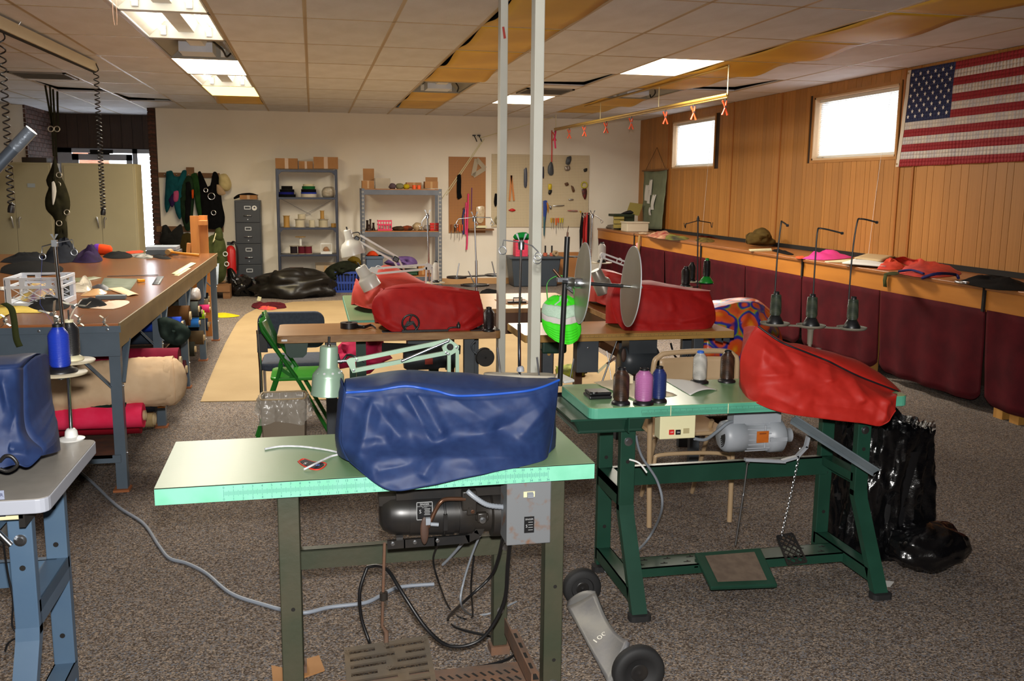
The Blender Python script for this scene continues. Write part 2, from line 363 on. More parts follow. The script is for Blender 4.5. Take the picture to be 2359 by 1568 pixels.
def fixture(i,j,kind,label):
 x0,x1,y0,y1=GX(i)+.016,GX(i+1)-.016,GY(j)+.016,GY(j+1)-.016;cx,cy=(x0+x1)/2,(y0+y1)/2
 t=thing('ceiling_light',label,'ceiling light',(cx,cy,ZC),0,'ceiling light panels')
 if kind in('lit','lity','yellow'):
  sag=.0 if kind!='yellow' else rng.uniform(.012,.05)
  side=1 if i==6 else rng.choice((-1,1))
  def fn(u,v):return(x0+(x1-x0)*u,y0+(y1-y0)*v,ZC+.004-sag*(math.sin(math.pi*v)**2)*(.25+.75*(u if side>0 else 1-u))+.0)
  m=MB();m.grid(9,15,fn);m.obj('lens',{'lit':lensm,'lity':lensy,'yellow':yel}[kind],t,solid=.003)
  m=MB();m.bb(x0,x1,y0,y1,ZC+.13,ZC+.14);m.bb(x0,x0+.01,y0,y1,ZC+.02,ZC+.13);m.bb(x1-.01,x1,y0,y1,ZC+.02,ZC+.13);m.obj('housing',darkm if kind=='yellow' else whitemet,t)
  if kind=='lit':lamp_light(t,cx,cy,46 if i<0 else 95,(1,.93,.8))
  if kind=='lity':lamp_light(t,cx,cy,26,(1,.82,.5))
 else:
  hm=whitemet if kind!='off' else mat('grey_housing','#8d8a80',.5)
  m=MB();h=.12
  m.bb(x0,x1,y0,y1,ZC+h,ZC+h+.01);m.bb(x0,x0+.012,y0,y1,ZC,ZC+h);m.bb(x1-.012,x1,y0,y1,ZC,ZC+h)
  m.bb(x0,x1,y0,y0+.03,ZC,ZC+h);m.bb(x0,x1,y1-.03,y1,ZC,ZC+h)
  m.add([(x0,y0,ZC),(x0,y1,ZC),(x0+.13,y1,ZC+h),(x0+.13,y0,ZC+h)],[(0,1,2,3)]);m.add([(x1,y0,ZC),(x1,y1,ZC),(x1-.13,y1,ZC+h),(x1-.13,y0,ZC+h)],[(3,2,1,0)])
  m.obj('housing',hm,t)
  m=MB();m.prism([(-.09,0),(.09,0),(.06,-.07),(-.06,-.07)],(cx,y0+.03,ZC+h-.002),(1,0,0),(0,0,1),-(y1-y0-.06));m.obj('ballast_cover',whitemet,t)
  for s in(-1,1):
   m=MB();m.bb(cx+s*.17-.02,cx+s*.17+.02,y1-.05,y1-.03,ZC+.02,ZC+.09);m.obj('socket',whitemet,t)
   if kind=='open':m=MB();m.cyl((cx+s*.17,y0+.05,ZC+.055),(cx+s*.17,y1-.05,ZC+.055),.019,12);m.obj('tube',tubem,t)
  if kind=='open':lamp_light(t,cx,cy,36,(1,.93,.8))
  if kind=='off':
   m=MB();m.bb(cx-.16,cx+.12,cy+.1,cy+.42,ZC+.0,ZC+.09);m.obj('ballast',mat('bare_ballast','#c9d0dc',.45),t)
   m=MB();m.tube(spl([(cx+.1,cy-.1,ZC+.1),(cx+.2,cy+.1,ZC+.03),(cx+.22,cy+.3,ZC-.005),(cx+.26,cy+.45,ZC+.06)]),.008,6);m.obj('lead',darkm,t)
places=['nearest','second','third','fourth','fifth','sixth','seventh']
S1={-2:'open',-1:'open',0:'open',1:'off',2:'lit',3:'open',4:'lity',5:'yellow'}
L1={-2:'unlit panel before the open fluorescent fixtures, at the row start',-1:'open fluorescent fixture at the top edge of the picture',0:'open bright fluorescent fixture with bare tubes and white ends',1:'unlit grey fixture with missing lens between two bright ones',2:'glowing white lens panel behind the unlit grey fixture',3:'open lit fixture with dark middle strip in the long row',4:'glowing yellow lens panel near the back wall',5:'unlit brown lens panel ending the row of bright lights'}
for j,k in S1.items():
 fixture(-2,j,k if j>-2 else 'yellow',L1[j])
def ordn(n):return['first','second','third','fourth','fifth','sixth','seventh','eighth'][n]
for i,nm in((2,'beside the two white posts'),(6,'nearest the panelled wall')):
 n=0
 for j in range(-2,6):
  if j==3:fixture(i,j,'off','bare unlit fixture with white ballast in the yellow row '+nm);continue
  fixture(i,j,'yellow','yellowed ceiling panel, %s from the camera in the row %s'%(ordn(n),nm));n+=1
fixture(5,1,'lit','large glowing white ceiling panel beside the hanging rail');fixture(4,4,'lit','small glowing ceiling panel far off behind the white posts')
def vent(i,j,label):
 x0,x1,y0,y1=GX(i)+.02,GX(i+1)-.02,GY(j)+.3,GY(j)+.9;t=thing('air_vent',label,'vent',((x0+x1)/2,(y0+y1)/2,ZC),0,'ceiling vents')
 for p0,p1 in((GY(j),y0),(y1,GY(j+1))):m=MB();m.bb(x0-.02,x1+.02,p0,p1,ZC+.002,ZC+.02);m.obj('filler_tile',tilem,t)
 m=MB()
 for(a,b,c,d)in((x0,x1,y0,y0+.03),(x0,x1,y1-.03,y1),(x0,x0+.03,y0,y1),(x1-.03,x1,y0,y1)):m.bb(a,b,c,d,ZC-.012,ZC+.02)
 vm=mat('vent_metal','#7d766c',.5);m.obj('frame',vm,t);m=MB();m.bb(x0,x1,y0,y1,ZC+.04,ZC+.05);m.obj('duct',darkm,t)
 for q in range(7):m=MB();m.box(((x0+x1)/2,y0+.07+q*.077,ZC),(x1-x0-.04,.045,.003),(R(40),0,0));m.obj('louvre',vm,t)
vent(4,3,'square grey air vent in the ceiling behind the white posts');vent(-5,3,'square grey air vent in the ceiling above the hanging straps')
# ================================================================ bench along the panelled wall
BX,BZ,BY0=4.735,.93,4.3
bench=thing('work_bench','long built-in wooden bench along the panelled wall','bench',((BX+XR)/2,10,0))
m=MB();m.bb(BX-.015,XR-.018,BY0,YB-.014,BZ-.03,BZ);m.obj('bench_top',benchw,bench,bevel=.006)
m=MB();m.bb(BX,BX+.022,BY0,YB-.014,BZ-.185,BZ-.031);m.obj('apron',apronw,bench)
m=MB();m.bb(XR-.04,XR-.018,BY0,YB-.02,BZ+.001,BZ+.045);m.obj('back_strip',darkm,bench)
for y in(5.5,5.66,7.3,9.2,11.2,13.2):m=MB();m.bb(BX+.03,BX+.11,y-.045,y+.045,0,BZ-.04);m.obj('leg',mat('pine_post','#b5843f',.6,col2='#a07030',scale=4,stretch=(4,4,.6)),bench)
for y in(5.86,8.45,10.95,13.45):m=MB();m.bb(BX-.017,BX-.001,y-.012,y+.012,BZ-.185,BZ+.001);m.obj('cover_strip',darkm,bench)
curt=mat('burgundy_cloth','#4c0e16',.9,col2='#3e0a12',scale=6,bump=.1,bscale=300,spec=.15)
edges=[4.5,5.83,7.13,8.45,9.7,10.95,12.2,13.45,15.3]
cn=['nearest','second','third','fourth','fifth','sixth','seventh','farthest']
for k in range(8):
 a,b=edges[k]+.008,edges[k+1]-.008;zt=BZ-.17;zb=.07
 def fn(u,v,a=a,b=b,k=k):
  yy=a+(b-a)*u;low=zb+.06*max(0,(abs(u-.5)-.42)/.08)**2;z=zt+(low-zt)*v
  fold=.012*math.sin(u*(b-a)*17+k)*(.3+v)+.01*nz((yy*3,z*2,k),1.5)*v
  inn=.0+.02*v*math.sin(math.pi*u)
  return(BX-.006-inn+fold*.8+.03*v,yy+(.5-u)*.05*v*v,z)
 m=MB();m.grid(60,14,fn)
 o=m.obj('skirt_curtain',curt,solid=.003);tag(o,'burgundy cloth curtain under the bench, %s of the eight'%cn[k],'curtain','bench curtains')
# ================================================================ flag
def flag():
 t=thing('american_flag','american flag pinned flat on the panelled wall','flag',(XR-.02,7.2,1.83))
 fr,fwh,fb=mat('flag_red','#8e1420',.75,bump=.1,bscale=90),mat('flag_white','#cfc4b6',.75,col2='#b9b3b4',scale=5,stretch=(1,3,.7)),mat('flag_blue','#16234f',.75)
 H_,Ln=.875,1.56
 def pos(u,v): # u along from hoist, v down
  yy=7.98-u*Ln+.085*v*(1-u)**2-.0*v;z=2.70-v*H_*(1-.015*u)
  return Vector((XR-.022+.008*math.sin(u*21+v*3)*v+.006*nz((u*4,v*3,1),2),yy,z))
 m=MB();n=13
 for s in range(13):
  m.m=s%2
  for q in range(40):
   u0_,u1_=.02+q/40*.98,.02+(q+1)/40*.98
   if s<7 and u0_<.405:m.m=2
   else:m.m=s%2
   vs_=[pos(u0_,s/13),pos(u1_,s/13),pos(u1_,(s+1)/13),pos(u0_,(s+1)/13)]
   mid=[pos(u0_,(s+.5)/13),pos(u1_,(s+.5)/13)]
   m.add([vs_[0],vs_[1],mid[1],mid[0]],[(0,1,2,3)],True);m.add([mid[0],mid[1],vs_[2],vs_[3]],[(0,1,2,3)],True)
 m.obj('cloth',[fr,fwh,fb],t,solid=.001)
 m=MB();m.grid(2,12,lambda u,v:pos(-.012+u*.032,v)-Vector((.003,0,0)));m.obj('header',mat('header_canvas','#cbbfae',.8),t)
 for k in range(9):
  for c in range(6 if k%2==0 else 5):
   m=MB();cu=.405*((c*2+1+(k%2))/12)+.012;cv=7/13*(k+1)/10;o=pos(cu,cv)-Vector((.006,0,0));pts=[]
   for q in range(10):
    r_=.022 if q%2==0 else.009;a=math.pi/2+q*math.pi/5;pts.append(o+Vector((0,-math.cos(a)*r_,math.sin(a)*r_)))
   m.add([o]+pts,[(0,1+q,1+(q+1)%10)for q in range(10)]);m.obj('star',mat('star_white','#d8d2c8',.7),t)
 for v in(.03,.97):m=MB();m.lathe([(.005,0),(.009,0),(.009,.002),(.005,.002)],pos(.0,v)-Vector((.006,0,0)),(-1,0,0),10);m.obj('grommet',mat('brass','#b08a3e',.3,metal=1),t)
flag()
# ================================================================ shared builders
steel=mat('bright_steel','#b9bcc0',.28,metal=1.0);chrome=mat('chrome','#d4d6da',.12,metal=1.0);blackm=mat('black_plastic','#141416',.4)
blackiron=mat('black_enamel','#17181a',.35,col2='#2a2622',scale=7);rubber=mat('black_rubber','#1b1b1c',.7)
olive=mat('olive_channel','#363b2c',.5,col2='#474233',scale=6,detail=6,bump=.1,bscale=40,contrast=(.4,.8));rust=mat('rusty_steel','#5a4a40',.7,col2='#74523c',scale=14,detail=6,bump=.15,contrast=(.35,.7))
dgreen=mat('dark_green_enamel','#17392c',.35,col2='#1d4234',scale=6);bluegray=mat('blue_grey_enamel','#49617a',.38,col2='#52697f',scale=5)
laminate=mat('green_laminate','#6d8f68',.36,col2='#778d66',scale=1.6,detail=5,bump=.03,bscale=25);aqua=mat('aqua_edge','#84cfb2',.4,col2='#74c2a2',scale=12)
cardb=mat('cardboard','#a97b4d',.8,col2='#9b6e42',scale=5);white=mat('white_plastic','#dcdcd8',.4);redp=mat('red_plastic','#c01a1a',.4)
cream=mat('cream_enamel','#d5cfa6',.45);greyp=mat('grey_enamel','#8a9098',.4,col2='#7f858d',scale=6);brass=mat('brass','#b08a3e',.3,metal=1)
def cat(rows,nu,nv):
 rows=[[Vector(p)for p in r]for r in rows]
 def cr(P,t):
  n=len(P)-1;k=min(int(t*n),n-1);f=t*n-k;a,b,c,d=P[max(k-1,0)],P[k],P[k+1],P[min(k+2,n)]
  return.5*((2*b)+(c-a)*f+(2*a-5*b+4*c-d)*f*f+(3*b-a-3*c+d)*f**3)
 return[[cr([cr(r,u/(nu-1))for r in rows],v/(nv-1))for v in range(nv)]for u in range(nu)]
def cover(root,rows,D,zt,material,creases=(),ridge=None,amp=.010,fs=6.0,seam=None,seed=0,nu=90,nv=40,side=.03):
 """cloth cover: rows of (px, py, depth) from hem to top edge; ridge is the line along the top; D the depth of the machine head"""
 fr=[[at(a,b,y=c)for a,b,c in r]for r in rows];n=len(fr)
 top=[at(a,b,y=c)for a,b,c in ridge]if ridge else[p+Vector((0,D*.5,.012))for p in fr[-1]]
 G=cat(fr,nu,nv)
 def disp(p,u,v):
  q=px(p);d=0
  for(a,b,am,wd)in creases:
   ax,ay=a;bx,by=b;L2=(bx-ax)**2+(by-ay)**2;t=max(0,min(1,((q[0]-ax)*(bx-ax)+(q[1]-ay)*(by-ay))/L2))
   ds=math.hypot(q[0]-ax-t*(bx-ax),q[1]-ay-t*(by-ay))/wd
   d+=am*max(0,1-ds)**1.2*(1 if t<.85 else(1-t)/.15)
  s=Vector((p.x*fs+seed,p.y*fs,p.z*fs*1.2))
  s2=Vector((p.x*fs*.9+p.z*fs*1.1+seed,p.z*fs*.25-p.x*fs*.2,seed))
  return d+amp*(1-abs(noise.noise(s2*1.7))*2.4)*.7+amp*noise.noise(s*1.3)*.6+amp*.32*crk((p.x+p.z*.6,seed,p.z-p.x*.5),fs*1.1)
 env=lambda u:min(1,u*8,(1-u)*8)
 for i in range(nu):
  for j in range(nv):
   u,v=i/(nu-1),j/(nv-1);G[i][j]=G[i][j]+Vector((0,-1,.1))*disp(G[i][j],u,v)*(.25+.75*env(u))*(1 if v<.9 else.5)
 m=MB();m.add([p for c in G for p in c],[(i*nv+j,(i+1)*nv+j,(i+1)*nv+j+1,i*nv+j+1)for i in range(nu-1)for j in range(nv-1)],True)
 # top, back and sides
 tl=cat([top,top],nu,2);T=[c[0]for c in tl]
 K=8;bk=[]
 for i in range(nu):
  f=G[i][nv-1];r=T[i];b=Vector((f.x,max(f.y,r.y)+D*.5,(f.z+r.z)/2-.02));col=[]
  for k in range(K+1):
   t=k/K;q=f*(1-t)**2+(r*2-(f+b)*.5)*2*t*(1-t)*1.0+b*t*t;col.append(q+Vector((0,0,.004*noise.noise(q*14))))
  for k in range(1,9):
   t=k/8;q=Vector((b.x,b.y+.02*t,b.z+(zt+.004-b.z)*t));col.append(q+Vector((0,.008*noise.noise(q*9),0)))
  bk.append(col)
 nb=K+9;m.add([p for c in bk for p in c],[(i*nb+j,(i+1)*nb+j,(i+1)*nb+j+1,i*nb+j+1)for i in range(nu-1)for j in range(nb-1)],True)
 for i,sg in((0,-1),(nu-1,1)):
  A=[G[i][j]for j in range(nv)];Bk=bk[i][K:][::-1];Bk=[Bk[min(len(Bk)-1,round(j/(nv-1)*(len(Bk)-1)))]for j in range(nv)];tp=bk[i][K//2]
  vs_=[];nk=9
  for j in range(nv):
   v=j/(nv-1)
   for k in range(nk):
    t=k/(nk-1);q=A[j].lerp(Bk[j],t);arch=(tp.z-(A[-1].z+Bk[-1].z)/2)*4*t*(1-t)*v**3
    q=q+Vector((sg*side*math.sin(math.pi*t)*(1-v*.6)+sg*.006*noise.noise(q*12)*math.sin(math.pi*t),0,arch));vs_.append(q)
  m.add(vs_,[(j*nk+k,j*nk+k+1,(j+1)*nk+k+1,(j+1)*nk+k)if sg>0 else(j*nk+k,(j+1)*nk+k,(j+1)*nk+k+1,j*nk+k+1)for j in range(nv-1)for k in range(nk-1)],True)
 m.obj('cloth',material,root,solid=.0015)
 if seam:
  sr,sm_=seam;j=round(sr*(nv-1));pts=[G[i][j]+Vector((0,-.004,.002))for i in range(nu)];s=MB();s.tube(pts,.004,6);s.obj('piping',sm_,root)
 h=MB();h.tube([G[i][0]+Vector((0,-.001,0))for i in range(nu)],.0025,5);h.obj('hem',material,root)
def spool(loc,thread,label,h=.14,r=.031,base=None,tip=None,group='thread cones',slim=False,baser=None):
 t=thing('thread_spool',label,'thread spool',loc,0,group);base=base or blackm;br=baser or r*1.16
 z0=h*.12 if not slim else h*.27
 m=MB();m.lathe([(0,0),(br,0),(br,.006),(r*.85 if not slim else r*.8,z0),(0,z0)],n=24);m.obj('cone_base',base,t,world=False)
 m=MB()
 if slim:prof=[(r*.78,z0-.004),(r,z0+.01),(r*.97,h*.6),(r*.86,h*.9),(r*.6,h*.92)]
 else:prof=[(r*.8,z0-.004),(r,z0+.008),(r,h*.76),(r*.9,h*.82),(r*.5,h*.94),(r*.45,h*.945)]
 m.lathe(prof,n=28)
 m.obj('thread',thread,t,world=False)
 m=MB();m.lathe([(r*.5,h*.9),(r*.5,h),(r*.42,h+.001),(r*.3,h*.97),(0,h*.97)],n=16);m.obj('tip',tip or base,t,world=False)
 return t
def threadm(name,col,col2=None,metal=0.0):
 m=mat(name,col,.35,metal,spec=.6);N=m.node_tree.nodes;L=m.node_tree.links;tc=N.new('ShaderNodeTexCoord')
 wv=N.new('ShaderNodeTexWave');wv.bands_direction='Z';wv.inputs['Scale'].default_value=90;wv.inputs['Distortion'].default_value=1.2;wv.inputs['Detail'].default_value=1;L.new(tc.outputs['Object'],wv.inputs['Vector'])
 bp=N.new('ShaderNodeBump');bp.inputs['Strength'].default_value=.5;bp.inputs['Distance'].default_value=.003;L.new(wv.outputs['Fac'],bp.inputs['Height']);L.new(bp.outputs['Normal'],N['Principled BSDF'].inputs['Normal'])
 if col2:
  w2=N.new('ShaderNodeTexWave');w2.wave_type='BANDS';w2.bands_direction='DIAGONAL';w2.inputs['Scale'].default_value=14;w2.inputs['Distortion'].default_value=3;L.new(tc.outputs['Object'],w2.inputs['Vector'])
  mx=N.new('ShaderNodeValToRGB');mx.color_ramp.elements[0].color=lin(col);mx.color_ramp.elements[1].color=lin(col2);L.new(w2.outputs['Fac'],mx.inputs['Fac']);L.new(mx.outputs['Color'],N['Principled BSDF'].inputs['Base Color'])
 return m
def cable(name,pts,r,material,label=None,parent=None,n=6):
 m=MB();m.tube(spl(pts,7),r,n);o=m.obj(name,material,parent)
 if label:tag(o,label,'cable')
 return o
def bolt(parent,p,d,r=.012,name='bolt',material=None):
 m=MB();m.lathe([(0,.006),(r*.55,.006),(r*.6,.002),(r,.0015),(r,0),(0,0)],p,d,14);return m.obj(name,material or steel,parent)
def rrect(w_,h_,r,n=4,cx=0,cy=0):
 pts=[]
 for(sx,sy,a0)in((1,1,0),(-1,1,90),(-1,-1,180),(1,-1,270)):
  for k in range(n+1):
   a=R(a0+90*k/n);pts.append((cx+sx*(w_/2-r)+r*math.cos(a),cy+sy*(h_/2-r)+r*math.sin(a)))
 return pts
def tabletop(root,x0,x1,y0,y1,z1,th,top,edge,r=.02):
 m=MB();m.prism(rrect(x1-x0,y1-y0,r,4,(x0+x1)/2,(y0+y1)/2),(0,0,z1-th),(1,0,0),(0,1,0),th-.002);o=m.obj('edge_band',edge,root,bevel=.003)
 m=MB();m.prism(rrect(x1-x0-.004,y1-y0-.004,r,4,(x0+x1)/2,(y0+y1)/2),(0,0,z1-.002),(1,0,0),(0,1,0),.002);return m.obj('tabletop',top,root)
def kframe(root,x0,x1,yf,yr,zt,material,w_=.06,bar_z=.3,foot=.28):
 """K-leg machine stand: two end frames joined by a rear bar and a foot rail"""
 for x,s in((x0,1),(x1,-1)):
  m=MB();d=.035
  m.beam((x,yf,zt),(x,yf,.36),w_,d,(0,1,0));m.obj('front_leg',material,root,bevel=.003)
  m=MB();vs_=[]
  for(z,y)in((.385,yf),(.35,yf-.008),(.02,yf-.19)):
   for sx in(-w_/2,w_/2):
    for sy in(-d/2,d/2):vs_.append((x+sx,y+sy,z))
  fs_=[]
  for k in(0,4):fs_+=[(k,k+1,k+5,k+4),(k+2,k+6,k+7,k+3),(k,k+4,k+6,k+2),(k+1,k+3,k+7,k+5)]
  m.add(vs_,fs_+[(0,2,3,1),(8,9,11,10)]);m.obj('lower_leg',material,root)
  m=MB();m.beam((x,yr,zt),(x,yr,.03),w_,d,(0,1,0));m.obj('rear_leg',material,root,bevel=.003)
  for yy in(yr-.02,):
   for z in(.62,.5,.38,.2):
    m=MB();m.lathe([(0,.001),(.008,.001),(.008,0)],(x,yy,z),(0,-1,0),10);m.obj('hole',darkm,root)
  for z in(.56,.36):m=MB();m.lathe([(0,.001),(.008,.001),(.008,0)],(x,yf-d/2,z),(0,-1,0),10);m.obj('hole',darkm,root)
  m=MB();m.bb(x-w_/2,x+w_/2,yf,yr,.42,.455);m.bb(x-s*w_/2,x-s*w_/2+s*.004,yf,yr,.38,.455);m.obj('side_rail',material,root)
  m=MB();m.bb(x-w_/2,x+w_/2,yf-.15,yr,.10,.105);m.bb(x+w_/2-.004,x+w_/2,yf-.15,yr,.055,.105);m.bb(x-w_/2,x-w_/2+.004,yf-.15,yr,.055,.105);m.obj('bottom_rail',material,root)
  m=MB();m.bb(x-w_*.4,x+w_*.4,yf-.02,yr+.02,zt,zt+.005);m.bb(x-w_*.5,x-w_*.45,yf-.1,yr+.05,zt-.05,zt+.005);m.obj('top_bracket',material,root)
  m=MB();m.prism(rrect(.085,.055,.018,4,x,yf-.2),(0,0,0),(1,0,0),(0,1,0),.022);m.obj('foot',rubber,root)
  m=MB();m.prism(rrect(.085,.055,.018,4,x,yr),(0,0,0),(1,0,0),(0,1,0),.022);m.obj('foot',rubber,root)
  bolt(root,(x,yf-d/2-.001,.64),(0,-1,0),.017,'bolt')
  m=MB();m.box((x+s*.02,yf+.07,.685),(.02,.05,.03),(0,.3,.3));m.obj('clamp_nut',steel,root)
 m=MB();m.bb(x0,x1,yr-.03,yr-.024,.375,.455);m.bb(x0,x1,yr-.03,yr,.449,.455);m.obj('cross_bar',material,root)
# ================================================================ front green machine table (olive channel legs)
T1=thing('sewing_table','mint green laminate sewing table in front with printed ruler edge and olive steel legs','table',(.172,2.8,0),.016)
TX0,TX1,TY0,TY1,TZ=-.61,.625,-.24,.235,.795
def L1(x,y,z):return ROOT[T1.name]@Vector((x,y,z))
m=MB();m.bb(TX0,TX1,TY0,TY1,TZ-.048,TZ-.0015);m.obj('edge_band',aqua,T1,world=False)
m=MB();m.bb(TX0,TX1,TY0,TY1,TZ-.0015,TZ);m.obj('tabletop',laminate,T1,world=False)
m=MB();m.bb(TX0,TX1,TY0-.0006,TY0,TZ-.003,TZ-.0008);m.obj('laminate_line',blackm,T1,world=False)
ink=mat('ruler_ink','#2f5a6a',.6);m=MB();RX0=TX0+.178
for k in range(36*8+1):
 x=RX0+k*.0254/8;h=.011 if k%8==0 else(.008 if k%4==0 else.0055)
 m.add([(x-.0004,TY0-.0007,TZ-.026-h),(x+.0004,TY0-.0007,TZ-.026-h),(x+.0004,TY0-.0007,TZ-.026+h),(x-.0004,TY0-.0007,TZ-.026+h)],[(0,1,2,3)])
o=m.obj('ruler_ticks',ink,T1,world=False);o['kind']='stuff'
m=MB()
for k in range(37):
 for z in(TZ-.0095,TZ-.0425):addtext(m,str(k),.0095,frame(L1(RX0+k*.0254,TY0-.0008,z),ROOT[T1.name].to_3x3()@Vector((1,0,0)),(.25,0,1)))
o=m.obj('ruler_numbers',ink,T1);o['kind']='stuff'
for(x,y,nm)in((-.263,TY0+.055,0),(.515,TY0+.055,0),(-.263,TY1-.05,1),(.43,TY1-.05,1)):
 m=MB();w_=.06 if x<0 or not nm else.05;s=1
 m.bb(x-w_/2,x+w_/2,y-.02,y-.014,0.03,TZ-.05);m.bb(x-w_/2,x-w_/2+.005,y-.02,y+.02,.03,TZ-.05);m.bb(x+w_/2-.005,x+w_/2,y-.02,y+.02,.03,TZ-.05);m.obj('leg',olive,T1,world=False,bevel=.003)
 m=MB();m.bb(x-w_/2-.008,x+w_/2+.008,y-.03,y+.03,0,.03);m.obj('foot',rust,T1,world=False)
 for z in(.4,.16):m=MB();m.lathe([(0,.0006),(.006,.0006),(.006,0)],(x+.005,y-.02,z),(0,-1,0),10);m.obj('hole',darkm,T1,world=False)
m=MB();m.bb(-.29,.455,TY1-.085,TY1-.08,.37,.435);m.bb(-.29,.455,TY1-.085,TY1-.05,.43,.435);m.obj('cross_bar',olive,T1,world=False)
p=L1(.445,TY1-.086,.4);bolt(T1,p,(0,-1,0),.018)
bolt(T1,L1(.52,TY0+.034,.075),(0,-1,0),.02);bolt(T1,L1(.43,TY1-.072,.16),(0,-1,0),.012)
for x in(.475,):
 m=MB();m.bb(x-.03,x-.025,TY0+.02,TY1-.05,.07,.13);m.bb(x-.03,x+.02,TY0+.02,TY1-.05,.07,.075);m.obj('side_rail',rust,T1,world=False)
 for k in range(5):m=MB();m.bb(x-.02,x+.01,-.16+k*.07,-.125+k*.07,.0752,.0757);m.obj('slot',darkm,T1,world=False)
m=MB();m.bb(-.2,.47,-.16,-.03,.062,.068);m.bb(-.2,.47,-.165,-.16,.03,.068);m.bb(-.2,.47,-.03,-.025,.03,.068);m.obj('foot_rail',rust,T1,world=False)
for k in range(12):
 for q in(0,1):m=MB();m.box((.14+k*.026,-.125+q*.045,.0684),(.008,.028,.0006),(0,0,.5));m.obj('slot',darkm,T1,world=False)
# cast iron treadle: slats with gaps between
castm=mat('worn_cast_iron','#5a5248',.6,col2='#6d5e4c',scale=9,metal=.3,bump=.15)
A0,B0,C0_=at(792,1492,y=2.82),at(985,1462,y=2.82),at(1012,1600,y=2.58)
A0.z+=0;ux=(B0-A0);uy=(C0_-B0);W_=ux.length;L_=uy.length;ux.normalize();uyn=(uy-ux*uy.dot(ux)).normalized();nzv=ux.cross(uyn);nzv=nzv if nzv.z>0 else-nzv
def tp(u,v,h=0):return A0+ux*(u*W_)+uyn*(v*L_)+nzv*h
def tbar(m,u0,u1,v0,v1,h=.007):
 q=[tp(u0,v0),tp(u1,v0),tp(u1,v1),tp(u0,v1)];m.add([p-nzv*h for p in q]+q,[(0,1,2,3),(7,6,5,4),(0,4,5,1),(1,5,6,2),(2,6,7,3),(3,7,4,0)])
for k in range(8):
 m=MB();v=k*.125;tbar(m,0,1,v,v+.062);tbar(m,0,.06,v+.06,v+.126);tbar(m,.94,1,v+.06,v+.126);c=.36+.22*((k*5)%3)/2;tbar(m,c,c+.13,v+.06,v+.126);m.obj('treadle_slat',castm,T1)
for(u,v)in((.04,.06),(.5,.06),(.94,.06),(.5,.44)):bolt(T1,tp(u,v,.001),nzv,.01,'bolt',castm)
m=MB();q=tp(.5,.03);m.tube([q,q+Vector((0,.0,.04)),at(880,1440,y=2.80),at(886,1250,y=2.74)],[.008,.008,.005,.005],8);m.obj('pitman_rod',rust,T1)
m=MB();q=at(884,1372,y=2.77);m.cyl(q-Vector((0,0,.012)),q+Vector((0,0,.012)),.013,10);m.obj('rod_coupling',blackiron,T1)
# motor under the table
MY=2.74;c0,c1=at(872,1183,y=MY),at(1160,1178,y=MY);ax=(c1-c0).normalized()
mp_=MB();Lm=(c1-c0).length
mp_.lathe([(0,0),(.03,.002),(.05,.012),(.062,.035),(.066,.07),(.066,.09),(.068,.09),(.068,.225),(.064,.225),(.064,.24),(.07,.24),(.07,.28),(.06,.29),(.06,.34),(.075,.345),(.075,.385),(.05,.39),(0,.39)],c0,ax,28,x=(0,0,1));mp_.obj('motor',blackiron,T1)
m=MB();m.box(c0+ax*.03+Vector((0,0,.05)),(.06,.06,.03));m.box(c0+ax*.06+Vector((0,-.02,-.066)),(.02,.03,.02));m.bb(c0.x+.05,c0.x+.38,MY-.05,MY+.05,c0.z+.055,.746);m.obj('motor_mount',blackiron,T1)
m=MB();q=c0+ax*.195;m.tube([q+Vector((0,.07*math.cos(a),.07*math.sin(a)))for a in[R(t)for t in range(0,360,20)]],.004,6,closed=True);m.bb(q.x-.006,q.x+.006,MY-.076,MY-.066,q.z-.03,q.z+.02);m.obj('brake_band',blackiron,T1)
plate=MB();q=at(978,1176,y=MY-.069);plate.box(q,(.048,.002,.056));pl=plate.obj('name_plate',mat('plate_black','#121214',.4),T1)
m=MB()
for(dx,dz,sx,sz)in((0,.027,.048,.0016),(0,-.027,.048,.0016),(-.0232,0,.0016,.056),(.0232,0,.0016,.056)):m.box(q+Vector((dx,-.0014,dz)),(sx,.001,sz))
silver=mat('silver_print','#c9cbcc',.4,metal=.4);m.obj('plate_border',silver,T1)
for s_,dz,sz in(('SINGER',.0205,.0085),('ELECTRIC TRANSMITTER',.0145,.0038),('CAT NO S',.0105,.0034)):text(s_,'plate_lettering',silver,sz,frame(q+Vector((0,-.0016,dz)),(1,0,0),(0,0,1)),T1,ext=0)
for k in range(5):m=MB();m.box(q+Vector((.008,-.0015,.006-k*.0045)),(.018-.003*(k%2),.0006,.0012));m.obj('plate_line',silver,T1)
text('S','plate_emblem',silver,.016,frame(q+Vector((-.013,-.0016,-.002)),(1,0,0),(0,0,1)),T1,ext=0)
# knee lifter, treadle arm, conduit
copper=mat('brown_rod','#5c4030',.35,metal=.6)
m=MB();m.tube(spl([at(1072,1149,y=2.66),at(1030,1149,y=2.655),at(1015,1156,y=2.65),at(1003,1175,y=2.65),at(985,1215,y=2.645)],5),.0065,10);m.obj('knee_lifter_rod',copper,T1)
q=at(978,1222,y=2.635);m=MB();m.ball(q,(.013,.005,.043),14,10);kp=m.obj('knee_pad',mat('brown_leather','#4a3226',.6,col2='#33251d',scale=20),T1)
m=MB();m.box(at(986,1200,y=2.63),(.014,.012,.02));m.cyl(at(992,1207,y=2.635),at(1010,1208,y=2.635),.006,8);m.obj('knee_clamp',greyp,T1)
m=MB();arm=[at(892,1254,y=2.70),at(930,1251,y=2.70),at(1000,1246,y=2.70),at(1075,1240,y=2.70),at(1100,1228,y=2.70),at(1112,1200,y=2.70)]
